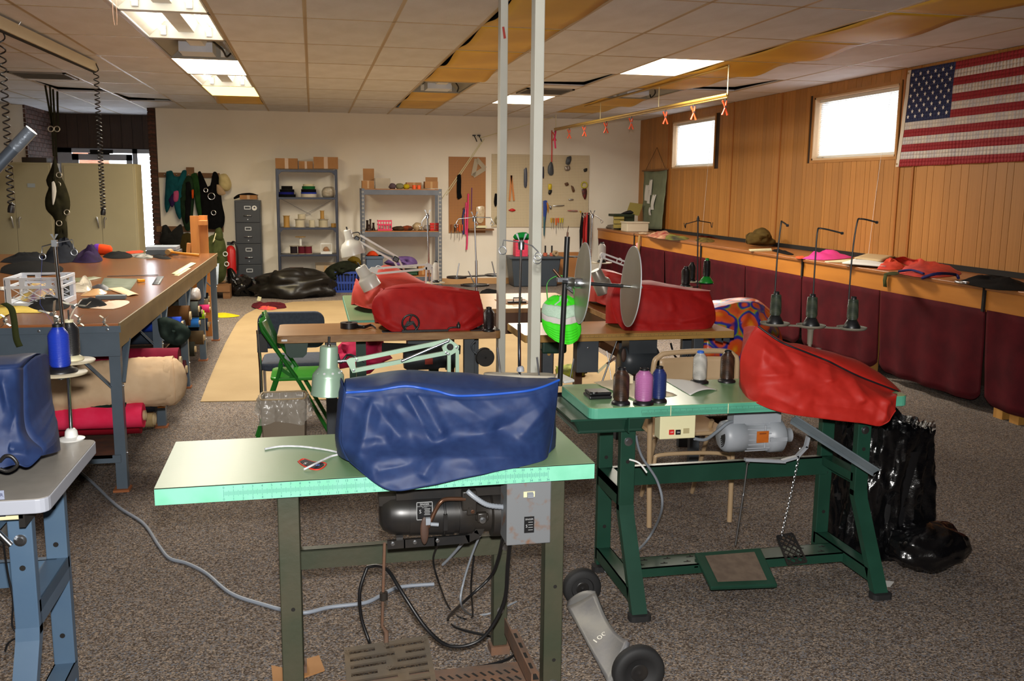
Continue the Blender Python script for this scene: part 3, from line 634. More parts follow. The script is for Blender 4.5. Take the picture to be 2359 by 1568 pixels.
for a,b in zip(arm[:-1],arm[1:]):m.beam(a,b+(b-a)*.08,.012,.026,(0,0,1)if abs((b-a).z)<abs((b-a).x)else(1,0,0))
m.obj('treadle_arm',blackiron,T1)
for s_ in(905,956,1008):bolt(T1,at(s_,1252-(s_-905)*.07,y=2.692),(0,-1,0),.006)
m=MB();m.box(at(1080,1150,y=2.67),(.045,.03,.06));m.box(at(1085,1172,y=2.67),(.03,.03,.03));m.cyl(at(1095,1190,y=2.68),at(1125,1190,y=2.68),.012,10);m.box(at(1110,1190,y=2.67),(.03,.02,.03));m.obj('lever_bracket',blackiron,T1,bevel=.004)
bolt(T1,at(1089,1178,y=2.65),(0,-1,0),.006,'copper_bolt',copper);bolt(T1,at(1112,1198,y=2.655),(0,-1,0),.01)
cpts=spl([at(1076,1130,y=2.64),at(1095,1146,y=2.63),at(1125,1163,y=2.63),at(1170,1168,y=2.65)],14);m=MB();m.tube(cpts,[.0085 if k%2 else.0072 for k in range(len(cpts))],10);m.obj('flex_conduit',greyp,T1)
# rusty switch box
sa,sb=at(1168,1112,y=2.585),at(1268,1250,y=2.585);rb=mat('rusted_switch_box','#74777a',.6,col2='#7a5a44',scale=26,detail=5,contrast=(.56,.72),metal=.3)
m=MB();m.bb(sa.x,sb.x,2.585,2.68,sb.z,.752);m.obj('switch_box',rb,T1,bevel=.003)
q=at(1219,1138,y=2.583);m=MB();m.box(q,(.034,.003,.017));m.obj('switch_plate',cream,T1);m=MB();m.box(q+Vector((.002,-.006,-.001)),(.018,.012,.013),(.3,0,0));m.obj('toggle',greyp,T1)
q=at(1219,1208,y=2.5835);m=MB();m.box(q,(.03,.002,.05));m.obj('name_plate',MATS['plate_black'],T1)
text('SINGER','plate_lettering',silver,.0075,frame(q+Vector((0,-.0015,.017)),(1,0,0),(0,0,1)),T1,ext=0);text('S','plate_emblem',silver,.013,frame(q+Vector((-.008,-.0015,-.004)),(1,0,0),(0,0,1)),T1,ext=0)
for k in range(4):m=MB();m.box(q+Vector((.004,-.0013,.008-k*.008)),(.014,.0006,.0012));m.obj('plate_line',silver,T1)
# cords
cable('power_cord',[at(1175,1245,y=2.66),at(1170,1300,y=2.72),at(1160,1390,y=2.78),at(1110,1470,y=2.8),at(1040,1488,y=2.8),at(985,1450,y=2.8),at(930,1370,y=2.85),at(895,1315,y=2.92),at(870,1303,y=3.0),at(846,1306,y=3.02)],.0065,blackm,parent=T1)
cable('power_cord',[at(846,1306,y=3.02),at(829,1360,y=3.0),at(832,1420,y=3.0),at(848,1470,y=2.98),at(856,1490,y=2.95)],.006,blackm,parent=T1)
cable('power_cord',[at(1160,1228,y=2.72),at(1148,1285,y=2.8),at(1128,1330,y=2.86),at(1075,1380,y=2.88),at(1032,1425,z=.01),at(1060,1448,z=.01),at(1130,1465,z=.01),at(1182,1480,z=.01),at(1180,1510,z=.01),at(1130,1530,z=.01),at(1020,1548,z=.01)],.0055,blackm,parent=T1)
cable('lamp_cord',[at(1075,1240,y=2.8),at(1040,1280,y=2.9),at(1020,1300,y=2.96)],.005,greyp,parent=T1)
cable('lamp_cord',[at(1116,1210,y=2.75),at(1090,1270,y=2.85),at(1068,1340,y=2.9),at(1062,1390,y=2.9),at(1085,1415,z=.01),at(1130,1412,z=.01),at(1190,1385,z=.01)],.004,greyp,parent=T1)
cable('thin_cord',[at(1010,1250,y=2.85),at(998,1290,y=2.95),at(1012,1345,y=3.0),at(1035,1400,z=.01),at(1062,1422,z=.01),at(1088,1420,z=.01),at(1085,1350,y=3.0),at(1092,1280,y=2.95)],.0035,blackm,parent=T1)
# cardboard shims under the feet
for k,(poly,lb)in enumerate(((((625,1535),(668,1545),(655,1590),(630,1590)),'small piece of cardboard sticking out beside the front table leg'),(((690,1525),(735,1512),(748,1545),(700,1562)),'torn brown cardboard shim right of the front table leg'),(((1155,1465),(1192,1460),(1215,1500),(1180,1500)),'cardboard shim under the rear leg of the front table'))):
 m=MB();q=[at(a,b,z=.001)for a,b in poly];m.add(q+[p+Vector((0,0,.006))for p in q],[(3,2,1,0),(4,5,6,7)]+[(i,(i+1)%4,4+(i+1)%4,4+i)for i in range(4)]);tag(m.obj('cardboard_shim',cardb),lb,'cardboard','cardboard shims')
# blue cover
navy=mat('navy_nylon','#192b54',.58,col2='#1e325c',scale=40,spec=.4,bump=.04,bscale=700);pipeb=mat('blue_piping','#1f4fae',.4)
cv=thing('machine_cover','navy blue nylon cover over the machine on the front mint table','machine cover',(.38,2.75,.795),0,'machine covers')
rows=[[(806,1062,2.64),(862,1108,2.535),(912,1128,2.52),(1000,1113,2.52),(1110,1090,2.535),(1240,1062,2.61),(1262,1045,2.68)],[(792,1035,2.65),(862,1065,2.57),(930,1075,2.54),(1010,1065,2.54),(1120,1050,2.56),(1235,1030,2.63),(1268,1015,2.69)],[(785,1005,2.67),(860,1015,2.63),(940,1015,2.615),(1020,1005,2.62),(1130,995,2.62),(1235,985,2.64),(1274,975,2.69)],[(790,940,2.67),(865,945,2.64),(940,945,2.63),(1020,945,2.63),(1130,945,2.63),(1235,935,2.64),(1282,920,2.69)],[(797,905,2.68),(865,900,2.66),(935,890,2.65),(1000,900,2.65),(1065,912,2.65),(1215,900,2.66),(1287,876,2.70)]]
ridge=[(796,873,2.74),(865,865,2.8),(930,855,2.8),(1000,857,2.8),(1080,862,2.8),(1200,872,2.8),(1286,874,2.76)]
cr_=[((855,930),(822,1060),.018,30),((850,915),(935,1025),-.016,34),((940,915),(1010,1050),-.02,36),((925,930),(1015,1020),.014,28),((960,905),(1025,1010),.016,26),((1050,920),(1150,992),.012,34),((1150,992),(1270,920),-.01,40),((1150,992),(1020,1020),-.012,34),((1260,935),(1190,1010),.012,30),((870,1050),(1260,1052),.012,30),((945,1070),(860,1090),-.012,26),((1000,1050),(970,1100),.01,24),((800,905),(850,935),-.014,26),((790,1010),(905,1000),.012,26)]
cover(cv,rows,.2,.795,navy,cr_,ridge,amp=.008,fs=5,seam=(1.0,pipeb),seed=3,nu=120,nv=60)
# patch, cord, on the front table
zt=.7955
m=MB();pat_=[at(a,b,z=zt)for a,b in((687,1063),(700,1057),(722,1064),(748,1066),(750,1071),(738,1080),(722,1081),(700,1073))];c_=sum(pat_,Vector())/8;n=8
pt=thing('embroidered_patch','black embroidered patch with red border lying on the front mint table','patch',c_)
m.add([c_+(p-c_)*.88+Vector((0,0,.002))for p in pat_]+[c_+(p-c_)*.88 for p in pat_],[list(range(8)),list(range(8,16))[::-1]]);m.obj('patch_field',mat('patch_black','#1a1420',.7),pt)
m=MB();m.tube(spl([*pat_,pat_[0]],4)[:-1],.0025,6,closed=True);m.obj('red_border',mat('patch_red','#c8281a',.6),pt)
text('S','patch_lettering',white,.026,frame(at(703,1067,z=zt+.0035),(1,-.35,0),(.3,1,0)),pt,ext=.0005);text('B','patch_lettering',mat('patch_blue','#6f8fd8',.5),.024,frame(at(732,1071,z=zt+.0035),(1,-.35,0),(.3,1,0)),pt,ext=.0005)
m=MB();m.tube(spl([at(a,b,z=zt+h)for a,b,h in((610,1034,.003),(645,1028,.003),(690,1028,.003),(740,1034,.003),(775,1041,.003),(779,1046,.004),(762,1051,.004),(740,1061,.006),(718,1072,.009),(700,1081,.004))],6),.0032,8);tag(m.obj('white_cord',mat('white_rope','#d6d8da',.6,col2='#b9bcc2',scale=60)),'short white braided cord curled on the front mint table','cord')
# ================================================================ dark green machine table beside it
T2=thing('sewing_table','green laminate sewing table on dark green legs with grey clutch motor','table',(1.65,3.44,0))
lam2=mat('green_laminate_b','#7fa678',.2,col2='#8bb083',scale=2,detail=5);aq2=mat('green_edge','#4f9a80',.4,col2='#5aa78c',scale=9)
X0,X1,Y0,Y1=.985,2.31,3.235,3.665;Z2=.795
tabletop(T2,X0,X1,Y0,Y1,Z2,.042,lam2,aq2,.03)
ink2=mat('dark_ink','#1c2a26',.6);m=MB()
rx0,rx1=at(1478,955,y=Y0).x,at(1830,955,y=Y0).x
for(z0,z1)in((Z2-.014,Z2-.0134),(Z2-.027,Z2-.0264),(Z2-.0295,Z2-.029),(Z2-.032,Z2-.0315),(Z2-.0345,Z2-.034)):m.add([(rx0,Y0-.0006,z0),(rx1,Y0-.0006,z0),(rx1,Y0-.0006,z1),(rx0,Y0-.0006,z1)],[(0,1,2,3)])
for k in range(0,23*4+1):
 x=rx0+k*.00635
 if x<rx1:h=.011 if k%4==0 else.005;m.add([(x-.0004,Y0-.0006,Z2-.026),(x+.0004,Y0-.0006,Z2-.026),(x+.0004,Y0-.0006,Z2-.026+h),(x-.0004,Y0-.0006,Z2-.026+h)],[(0,1,2,3)])
o=m.obj('ruler_ticks',ink2,T2);o['kind']='stuff'
for pxx in(1545,1677):m=MB();x=at(pxx,950,y=Y0).x;m.bb(x-.0015,x+.0015,Y0-.0008,Y0,Z2-.04,Z2-.002);m.obj('tape_mark',cream,T2)
kframe(T2,1.165,2.175,3.33,3.6,Z2-.048,dgreen)
# foot rail with slots
m=MB();m.bb(1.165,2.175,3.36,3.47,.095,.1);m.bb(1.165,2.175,3.36,3.364,.06,.1);m.bb(1.165,2.175,3.466,3.47,.06,.1);m.obj('foot_rail',dgreen,T2)
for k in range(9):
 for q in(0,1):
  if 3<k<7:continue
  m=MB();m.box((1.26+k*.1+.03*q,3.39+q*.045,.1004),(.03,.006,.0006));m.box((1.265+k*.1+.03*q,3.395+q*.045,.1004),(.006,.016,.0006));m.obj('slot',darkm,T2)
# treadle plate
q=[at(1600,1272,y=3.42),at(1752,1260,y=3.42),at(1792,1346,y=3.2),at(1638,1352,y=3.2)]
def slab(m,q,n,h):m.add(q+[p+n*h for p in q],[(3,2,1,0),(4,5,6,7)]+[(i,(i+1)%4,4+(i+1)%4,4+i)for i in range(4)])
n_=(q[1]-q[0]).cross(q[2]-q[1]).normalized();n_=n_ if n_.z>0 else-n_;m=MB();slab(m,[p-n_*.018 for p in q],n_,.018);tr=m.obj('treadle',dgreen,T2,bevel=.005)
c_=sum(q,Vector())/4;m=MB();slab(m,[c_+(p-c_)*.74 for p in q],n_,.003);m.obj('treadle_pad',mat('brown_tread_pad','#6a5a4c',.85,col2='#5c4d41',scale=30),T2)
for k in(0,1):m=MB();b=q[0].lerp(q[3],.75)if k==0 else q[1].lerp(q[2],.75);m.bb(b.x-.008,b.x+.008,3.36,3.47,.09,b.z);m.obj('treadle_bracket',dgreen,T2)
# small pedal, chain, pitman rod
pq=[at(1790,1235,y=3.42),at(1825,1228,y=3.42),at(1858,1293,y=3.34),at(1815,1300,y=3.34)];pn=(pq[1]-pq[0]).cross(pq[2]-pq[1]).normalized();pn=pn if pn.z>0 else-pn
def bil(u,v):return pq[0].lerp(pq[1],u).lerp(pq[3].lerp(pq[2],u),v)
m=MB()
for k in range(4):m.beam(pq[k],pq[(k+1)%4],.008,.006,pn)
m.obj('pedal_rim',blackiron,T2)
for k in range(-2,6):
 for s in(-1,1):
  pts=[(t/20,(k/5+s*(t/20)*.55+(.0 if s>0 else.4)))for t in range(21)];pts=[p for p in pts if 0<=p[1]<=1]
  if len(pts)>2:m=MB();m.beam(bil(*pts[0]),bil(*pts[-1]),.005,.004,pn);m.obj('pedal_lattice',blackiron,T2)
m=MB();b=bil(.5,1);m.bb(b.x-.02,b.x-.014,3.36,3.42,.1,b.z+.004);m.bb(b.x+.014,b.x+.02,3.36,3.42,.1,b.z+.004);m.obj('pedal_bracket',blackiron,T2)
ca,cb=at(1844,1035,y=3.47),bil(.3,0);nl=34;lk=MB();lk.tube([(.0045*math.cos(a),.0,.0085*math.sin(a))for a in[R(t)for t in range(0,360,45)]],.0013,4,closed=True);l0=None
for k in range(nl):
 p=ca.lerp(cb,k/(nl-1))-Vector((0,0,.012*math.sin(math.pi*k/(nl-1))))
 if l0 is None:l0=lk.obj('chain_link',steel,T2,world=False,loc=p-T2.location)
 else:clone(l0,p-T2.location,rot=(0,.2,R(90)*(k%2)),parent=T2)
m=MB();m.tube([at(1722,1066,y=3.43),at(1709,1165,y=3.43)],.004,8);m.tube([at(1712,1140,y=3.42),at(1694,1255,y=3.42)],.0045,8);m.beam(at(1690,1168,y=3.42),at(1720,1168,y=3.42),.006,.006);m.box(at(1722,1062,y=3.43),(.012,.012,.016));m.obj('pitman_rod',steel,T2)
# clutch motor
gm_=mat('motor_grey','#9a9ea4',.42,col2='#90959c',scale=7);MY2=3.46;a0,a1=at(1660,1004,y=MY2),at(1872,1000,y=MY2);axm=(a1-a0).normalized()
m=MB();m.lathe([(0,.0),(.05,0),(.062,.01),(.066,.03),(.066,.09),(.063,.092),(.063,.2),(.07,.205),(.07,.26),(.05,.275),(.03,.29),(.03,.31),(0,.31)],a0,axm,28,x=(0,0,1));m.obj('motor',gm_,T2)
for k in range(7):m=MB();ang=R(-60+k*20);q=a0+axm*.145;m.box(q+Vector((0,-math.cos(ang)*.0635,math.sin(ang)*.0635)),(.1,.004,.004));m.obj('cooling_rib',gm_,T2)
for k in range(5):m=MB();r_=.012+.008*k;m.tube([a0+Vector((-.0005+(0 if r_<.045 else.004),-r_*math.cos(R(t)),r_*math.sin(R(t))))for t in range(-70,30,12)],.0025,5);m.obj('vent_slot',darkm,T2)
m=MB();q=at(1757,1006,y=MY2-.074);m.box(q,(.052,.002,.048));m.obj('motor_label',mat('orange_label','#b8621c',.5,col2='#a95513',scale=20),T2)
m=MB();m.box(q+Vector((0,-.0013,.014)),(.03,.0006,.005));m.obj('label_line',mat('label_ink','#7a3a10',.5),T2)
m=MB();m.bb(a0.x+.04,a0.x+.25,MY2-.03,MY2+.03,a0.z+.045,Z2-.04);m.box(a0+axm*.225+Vector((0,-.06,.0)),(.075,.02,.016));m.cyl(a0+axm*.165+Vector((0,-.065,-.035)),a0+axm*.165+Vector((0,-.065,.06)),.004,8);m.obj('motor_mount',gm_,T2)
lv=[at(1716,1058,y=3.43),at(1800,1062,y=3.43),at(1835,1052,y=3.43),at(1856,1030,y=3.43),at(1862,1005,y=3.43)];m=MB()
for a,b in zip(lv[:-1],lv[1:]):m.beam(a,b+(b-a)*.1,.012,.018,(0,1,0))
m.obj('clutch_lever',gm_,T2)
m=MB();m.lathe([(0,0),(.03,0),(.024,.008),(.03,.016),(0,.016)],a1,axm,18);m.obj('pulley',blackiron,T2)
# switch box with OFF / ON
s0,s1=at(1521,970,y=3.262),at(1601,1009,y=3.262);m=MB();m.bb(s0.x,s1.x,3.262,3.32,s1.z+.001,Z2-.043);sb_=m.obj('switch_box',cream,T2,bevel=.003)
for pxx,mt,tx in((1547,redp,'OFF'),(1562,blackm,'ON')):
 q=at(pxx,995,y=3.26);m=MB();m.box(q,(.0195,.006,.0185));m.obj('push_button',mt,T2);text(tx,'button_lettering',white,.0072,frame(q+Vector((0,-.0035,0)),(1,0,0),(0,0,1)),T2)
q=at(1581,992,y=3.2615);m=MB();m.box(q,(.024,.002,.02));m.obj('rating_plate',mat('tan_plate','#a59a72',.5),T2)
cable('motor_cable',[at(1600,1010,y=3.34),at(1625,1012,y=3.36),at(1650,995,y=3.4),at(1675,975,y=3.42),at(1690,970,y=3.44)],.007,greyp,parent=T2)
cable('motor_cable',[at(1465,1005,y=3.45),at(1478,1050,y=3.5),at(1515,1110,y=3.55),at(1525,1170,y=3.58),at(1500,1230,z=.05),at(1465,1270,z=.008),at(1395,1316,z=.008)],.006,greyp,parent=T2)
# drawer under the left end, lint chute
d0=MB();z1=Z2-.045;z0=.69;xa,xb=at(1312,950,y=3.30).x,1.22
pr_=[(xa,3.26,z1),(xb,3.26,z1),(xb,3.62,z1),(xa,3.62,z1),(xa+.035,3.285,z0),(xb-.012,3.285,z0),(xb-.012,3.6,z0),(xa+.035,3.6,z0)]
d0.add(pr_,[(4,5,6,7)[::-1],(0,1,5,4),(1,2,6,5),(2,3,7,6),(3,0,4,7),(0,3,2,1)]);d0.obj('drawer',mat('drawer_green','#1c3a2e',.4),T2,bevel=.01)
m=MB();m.bb(xa-.008,xb+.01,3.25,3.63,z1-.006,z1+.002);m.obj('drawer_lip',dgreen,T2)
ch=[at(1828,962,y=3.24),at(2020,1085,y=3.16)];m=MB();m.beam(ch[0],ch[1],.006,.036,(0,-1,1));m.beam(ch[0]+Vector((0,.02,-.015)),ch[1]+Vector((0,.02,-.015)),.03,.004,(0,-1,1));m.obj('lint_chute',mat('chute_grey','#5c666c',.5,col2='#6a7378',scale=8),T2,bevel=.002)
m=MB();m.tube(spl([at(1450,1058,y=3.29),at(1472,1066,y=3.27),at(1490,1088,y=3.26)],4),.004,6);m.obj('tie_string',white,T2)
# red cover on this table
redm=mat('red_nylon_bright','#b3241a',.6,col2='#ab1f15',scale=30,spec=.4,bump=.03,bscale=600);pipk=mat('black_piping','#15151a',.5)
cv=thing('machine_cover','bright red cover with black piping tilted over the machine on the right table','machine cover',(2.05,3.4,.795),0,'machine covers')
rows=[[(1712,905,3.40),(1738,925,3.25),(1800,948,3.195),(1890,962,3.19),(1980,972,3.19),(2032,978,3.19),(2062,945,3.215)],[(1705,868,3.40),(1745,890,3.30),(1810,912,3.225),(1890,925,3.205),(1975,938,3.2),(2035,945,3.2),(2064,925,3.22)],[(1706,820,3.40),(1755,845,3.31),(1815,870,3.27),(1895,890,3.25),(1970,905,3.225),(2035,918,3.21),(2066,910,3.23)],[(1725,778,3.40),(1765,805,3.33),(1825,830,3.30),(1900,852,3.29),(1970,877,3.28),(2035,900,3.29),(2067,906,3.31)],[(1745,752,3.40),(1795,787,3.36),(1850,810,3.34),(1905,832,3.33),(1965,862,3.32),(2030,888,3.32),(2067,902,3.33)]]
ridge=[(1746,751,3.44),(1800,785,3.46),(1850,795,3.47),(1920,812,3.48),(1985,834,3.48),(2040,873,3.47),(2068,900,3.44)]
cr_=[((1715,865),(1830,860),.016,20),((1712,875),(1740,920),-.03,22),((1800,800),(1840,850),-.014,20),((1905,840),(1905,880),.014,20),((1840,900),(1960,860),.012,22),((1770,910),(1850,945),-.012,18),((1960,870),(1990,930),.012,18),((2040,930),(2030,975),.012,16),((1760,780),(1745,850),.012,22),((1880,930),(2010,945),-.01,18)]
cover(cv,rows,.16,.795,redm,cr_,ridge,amp=.009,fs=6,seam=(1.0,pipk),seed=9,nu=110,nv=54,side=.0)
# three-cone thread stand behind the red cover
ty=3.62;tst=thing('thread_stand','grey three-tray thread stand with tall bent wires behind the bright red cover','thread stand',(2.2,ty,.795));trm=mat('aged_grey_metal','#7a776a',.5,col2='#6d695b',scale=9);dkrod=mat('dark_rod','#3a3a3a',.4,metal=.7)
olv=threadm('olive_thread','#2c352b','#3f4637')
cs=[]
for k,(a,b,wd)in enumerate(((1785,745,72),(1868,750,72),(1962,755,74))):
 c_=at(a,b,y=ty);cs.append(c_);rr=wd/2/F*(ty/math.cos(.2))*1.0
 m=MB();m.lathe([(0,-.006),(rr*.9,-.006),(rr,0),(rr,.005),(rr*.93,.005),(rr*.9,.0),(0,.0)],c_,(0,0,1),28);m.obj('tray',trm,tst)
m=MB();m.beam(cs[0]-Vector((0,0,.004)),cs[2]-Vector((0,0,.004)),.022,.006);m.obj('cross_arm',trm,tst)
m=MB();m.lathe([(.0,0),(.011,0),(.013,.06),(.025,.075),(0,.075)],cs[1]-Vector((0,0,.08)),(0,0,1),14);m.cyl(cs[1]-Vector((0,0,.08)),Vector((cs[1].x,ty,.795)),.008,10);m.obj('post',trm,tst)
for k,(pp,hook)in enumerate((([(1782,735),(1790,600),(1799,518),(1802,511)],(1814,519)),([(1870,740),(1878,600),(1883,535),(1892,526)],(1940,537)),([(1952,742),(1962,600),(1974,515),(1984,504)],(2020,512)))):
 ww=[at(a,b,y=ty+.015)for a,b in pp]+[at(hook[0],hook[1],y=ty-.05)];m=MB();m.tube(spl(ww,5),.0035,8);m.obj('guide_wire',dkrod,tst)
 m=MB();e=ww[-1];m.lathe([(.006,-.004),(.006,.004)],e,(1,0,0),8);m.obj('guide_eye',steel,tst)
for k,lb in enumerate(('olive thread cone on the tray nearest the red cover peak','olive thread cone on the middle tray of the three-tray stand','olive thread cone on the end tray nearest the flag wall')):
 spool(cs[k]+Vector((0,0,.001)),olv,lb,h=.135,r=.024,slim=True,baser=.036,tip=blackm)
m=MB();q=at(1885,802,y=3.56);m.lathe([(0,0),(.014,0),(.014,.02),(0,.02)],q-Vector((0,0,.02)),n=14);m.cyl(q-Vector((0,0,.02)),(q.x,q.y,.795),.006,8);tag(m.obj('pin_knob',blackm),'small black knob on a pin behind the bright red cover','knob')
# spools, tape measures, papers on the green table
brn=threadm('brown_thread','#2e1d14','#41291b');pnk=threadm('pink_thread','#b0699f');blu=threadm('blue_thread','#1d2c63');tan_=threadm('silver_thread','#a8a6a0','#bdbab2')
def tabz(a,b,z=Z2+.0005):return at(a,b,z=z)
spool(tabz(1430,930),brn,'dark brown thread cone beside the pink one on the right table',.14,.0305);spool(tabz(1482,930),pnk,'pink thread cone at the front of the right table',.138,.034);spool(tabz(1517,925),blu,'dark blue thread cone just behind the pink one',.138,.0275)
spool(tabz(1611,881),tan_,'silver grey thread cone with blue tip on the right table',.135,.029,tip=mat('blue_cap','#2c62c0',.4),baser=.039);spool(tabz(1674,879),brn,'brown thread cone next to the silver grey one, in front of folding chair',.135,.029,baser=.037)
tm_=thing('tape_measure','flat black plastic case lying beside the brown thread cone','tool',tabz(1382,915));m=MB();a=tabz(1358,921);b=tabz(1412,920);m.bb(a.x,b.x,a.y,a.y+.09,Z2+.0005,Z2+.014);m.obj('case_bottom',blackm,tm_,bevel=.005);m=MB();m.bb(a.x+.004,b.x,a.y+.006,a.y+.085,Z2+.0145,Z2+.027);m.obj('case_lid',blackm,tm_,bevel=.005);m=MB();m.lathe([(0,.006),(.014,.006),(.016,0)],tabz(1368,905,Z2+.027),n=16);m.obj('case_knob',blackm,tm_)
paper=mat('paper','#d8cbb0',.7,col2='#cdbf9f',scale=8);whitep=mat('white_paper','#cfcdc8',.7)
def sheet(pp,z,material,name,label,cat_,n=10,curl=0.0,th=.0012):
 q=[at(a,b,z=z)for a,b in pp]
 def fn(u,v):
  p=q[0].lerp(q[1],u).lerp(q[3].lerp(q[2],u),v);return p+Vector((0,0,curl*math.sin(math.pi*u)*math.sin(math.pi*v*.8)+.001*nz(p,20)))
 m=MB();m.grid(n,n,fn);return tag(m.obj(name,material,solid=th),label,cat_)
for k in range(3):sheet([(1368+k*8,880+k*4),(1440+k*6,870+k*3),(1560-k*4,910-k*2),(1470-k*3,922-k*2)],Z2+.0012+k*.003,paper,'paper_sheet',('lowest','middle','topmost')[k]+' cream sheet of the paper stack behind the pink thread cone','paper',8)
m=MB();a=tabz(1448,890);m.bb(a.x,a.x+.02,a.y,a.y+.06,Z2+.012,Z2+.045);tag(m.obj('paper_box',paper,bevel=.002),'small cream carton standing on the paper stack behind the pink cone','box')
sheet([(1525,872),(1575,874),(1652,898),(1590,910)],Z2+.002,whitep,'paper_sheet','curled white paper strip beside the silver grey thread cone','paper',14,.02)
m=MB();q=[(1285,862),(1296,866),(1324,880),(1300,884),(1280,872)];zz=Z2+.001
pf=[at(a,b,z=zz)for a,b in q];n=len(pf);m.add(pf+[p+Vector((0,0,.012))for p in pf],[list(range(n))[::-1],list(range(n,2*n))]+[(i,(i+1)%n,n+(i+1)%n,n+i)for i in range(n)]);tag(m.obj('plastic_foot',white,bevel=.004),'white plastic machine part at the corner of the right green table','machine part')  # white plastic foot at the table corner
# ================================================================ black bag-lined bin, dolly, folding chair
bagm=mat('black_bag_plastic','#08080a',.2,bump=.6,bscale=22,spec=.7)
def bagmesh(fn,nu=64,nv=30):m=MB();m.grid(nu,nv,fn,cu=True);return m
bb_=thing('trash_bin','tall bin lined with a shiny black garbage bag beside the green table','trash bin',(2.46,3.6,0));bc=Vector((2.46,3.6,0))
def fbag(u,v):
 a=2*math.pi*u;rx_,ry_=.205-.02*v,.17-.01*v;z=.02+.60*v;s=Vector((math.cos(a),math.sin(a),0));sq=1/max(abs(s.x),abs(s.y))**.55
 r_=(1+.06*nz((s.x*3,s.y*3,z*5),1.6)+.045*math.sin(a*9+4*nz((z*3,s.x,s.y)))*(1-v*.3))*sq*.93
 bot=max(0,1-v*5);p=Vector((s.x*rx_*r_,s.y*ry_*r_,z));p.x+=(.10*bot*bot if s.x>.2 and s.y<.5 else 0)
 p+=s*(.022*crk((s.x*.8,s.y*.8,z*.9),3.2))
 p.z+=.04*nz((s.x*2,s.y*2,5),2)*(1 if v>.9 else 0)
 if v>.97:p=Vector((p.x*.9,p.y*.9,p.z-.05))
 return bc+p
m=bagmesh(fbag,150,70);m.obj('bag',bagm,bb_,solid=.002)
m=MB();m.ball((2.56,3.38,.09),(.17,.12,.1),60,34,lambda d:1+.14*nz(d*2,1.3)+.07*crk(d,1.6));m.obj('bag_tail',bagm,bb_)
m=MB();m.lathe([(.0,.01),(.16,.012),(.18,.5),(.17,.5),(.15,.03),(0,.03)],bc,n=24);m.obj('bin',blackm,bb_)
m=MB();q=[at(2015,1335,z=.002),at(2060,1340,z=.002),at(2050,1352,z=.002),at(2022,1350,z=.002)];m.add(q+[p+Vector((0,0,.002))for p in q],[(3,2,1,0),(4,5,6,7)]);tag(m.obj('paper_scrap',whitep),'scrap of white paper under the black garbage bag','paper')
dl=thing('dolly','cast aluminium two-wheeled dolly with black wheels on the carpet','dolly',(1.0,2.75,0));alu=mat('cast_aluminium','#77777a',.5,metal=.3,col2='#84837f',scale=10,bump=.1)
wA,wB=at(1340,1352,z=.075),at(1470,1545,z=.085);dv=(wB-wA).normalized();dv.z=0;pv=Vector((-dv.y,dv.x,0));pv=pv if pv.x>0 else-pv
def wheel(c,r_,d):
 m=MB();w_=.04;m.lathe([(0,-w_*.3),(r_*.55,-w_*.3),(r_*.6,-w_*.5),(r_*.9,-w_*.5),(r_,-w_*.3),(r_,w_*.3),(r_*.9,w_*.5),(r_*.6,w_*.5),(r_*.55,w_*.3),(0,w_*.3)],c,d,32);m.obj('wheel',rubber,dl)
 m=MB();m.lathe([(r_*.34,-w_*.36),(r_*.28,-w_*.42),(r_*.2,-w_*.36),(0,-w_*.5)],c,d,20);m.obj('hub',blackiron,dl);m=MB();m.lathe([(r_*.34,w_*.36),(r_*.28,w_*.42),(r_*.2,w_*.36),(0,w_*.5)],c,d,20);m.obj('hub',blackiron,dl)
wheel(wA,.075,dv);wheel(wB,.085,dv)
P_=[at(1308,1420,z=.05),at(1335,1368,z=.12),at(1380,1380,z=.10),at(1398,1420,z=.09),at(1430,1478,z=.09),at(1432,1500,z=.06),at(1412,1600,z=.03)]
pa,pb_,pc_,pd_=at(1308,1400,z=.05),at(1372,1376,z=.12),at(1448,1490,z=.12),at(1405,1580,z=.05)
m=MB();th=.012
def fdl(u,v):
 p=pa.lerp(pd_,v).lerp(pb_.lerp(pc_,v),u);return p+Vector((0,0,-.03*math.sin(math.pi*v)*u*1.2+.018*u*u))
m.grid(10,18,fdl);m.obj('deck',alu,dl,solid=.014)
m=MB();m.grid(3,8,lambda u,v:pa.lerp(pb_,v)+Vector((0,0,.0))+(wA-pa.lerp(pb_,.5))*.12*u+Vector((0,0,.035*u*math.sin(math.pi*(.15+.7*v)))));m.obj('end_flange',alu,dl,solid=.01)
for tx,v,sz in(('100',.55,.04),):
 q=fdl(.45,v);M_=frame(q+Vector((0,0,.0095)),(fdl(.75,v)-fdl(.15,v)),(fdl(.45,v-.1)-fdl(.45,v+.1)));text(tx,'raised_lettering',mat('worn_letters','#bdbdb8',.4,metal=.5),sz,M_,dl)
fc=thing('folding_chair','beige metal folding chair behind the right green table','chair',(1.62,4.1,0));bm_=mat('beige_enamel','#b59a78',.38,col2='#ad9270',scale=6)
FYB=4.02;pts=[at(1498,1140,y=FYB+.0),at(1497,990,y=FYB),at(1505,850,y=FYB-.03),at(1518,822,y=FYB-.03),at(1548,812,y=FYB-.03),at(1660,808,y=FYB-.03),at(1690,818,y=FYB-.03),at(1698,845,y=FYB-.03),at(1690,990,y=FYB),at(1684,1130,y=FYB)]
pts[0].z=.01;pts[-1].z=.01;m=MB();m.tube(spl(pts,5),.0125,10);m.obj('back_frame',bm_,fc)
m=MB();a,b=at(1520,826,y=FYB-.02),at(1682,880,y=FYB-.02);m.grid(14,6,lambda u,v:Vector((a.x+(b.x-a.x)*u,FYB-.02+.025*math.sin(math.pi*u),a.z+(b.z-a.z)*v)));m.obj('back_panel',bm_,fc,solid=.003)
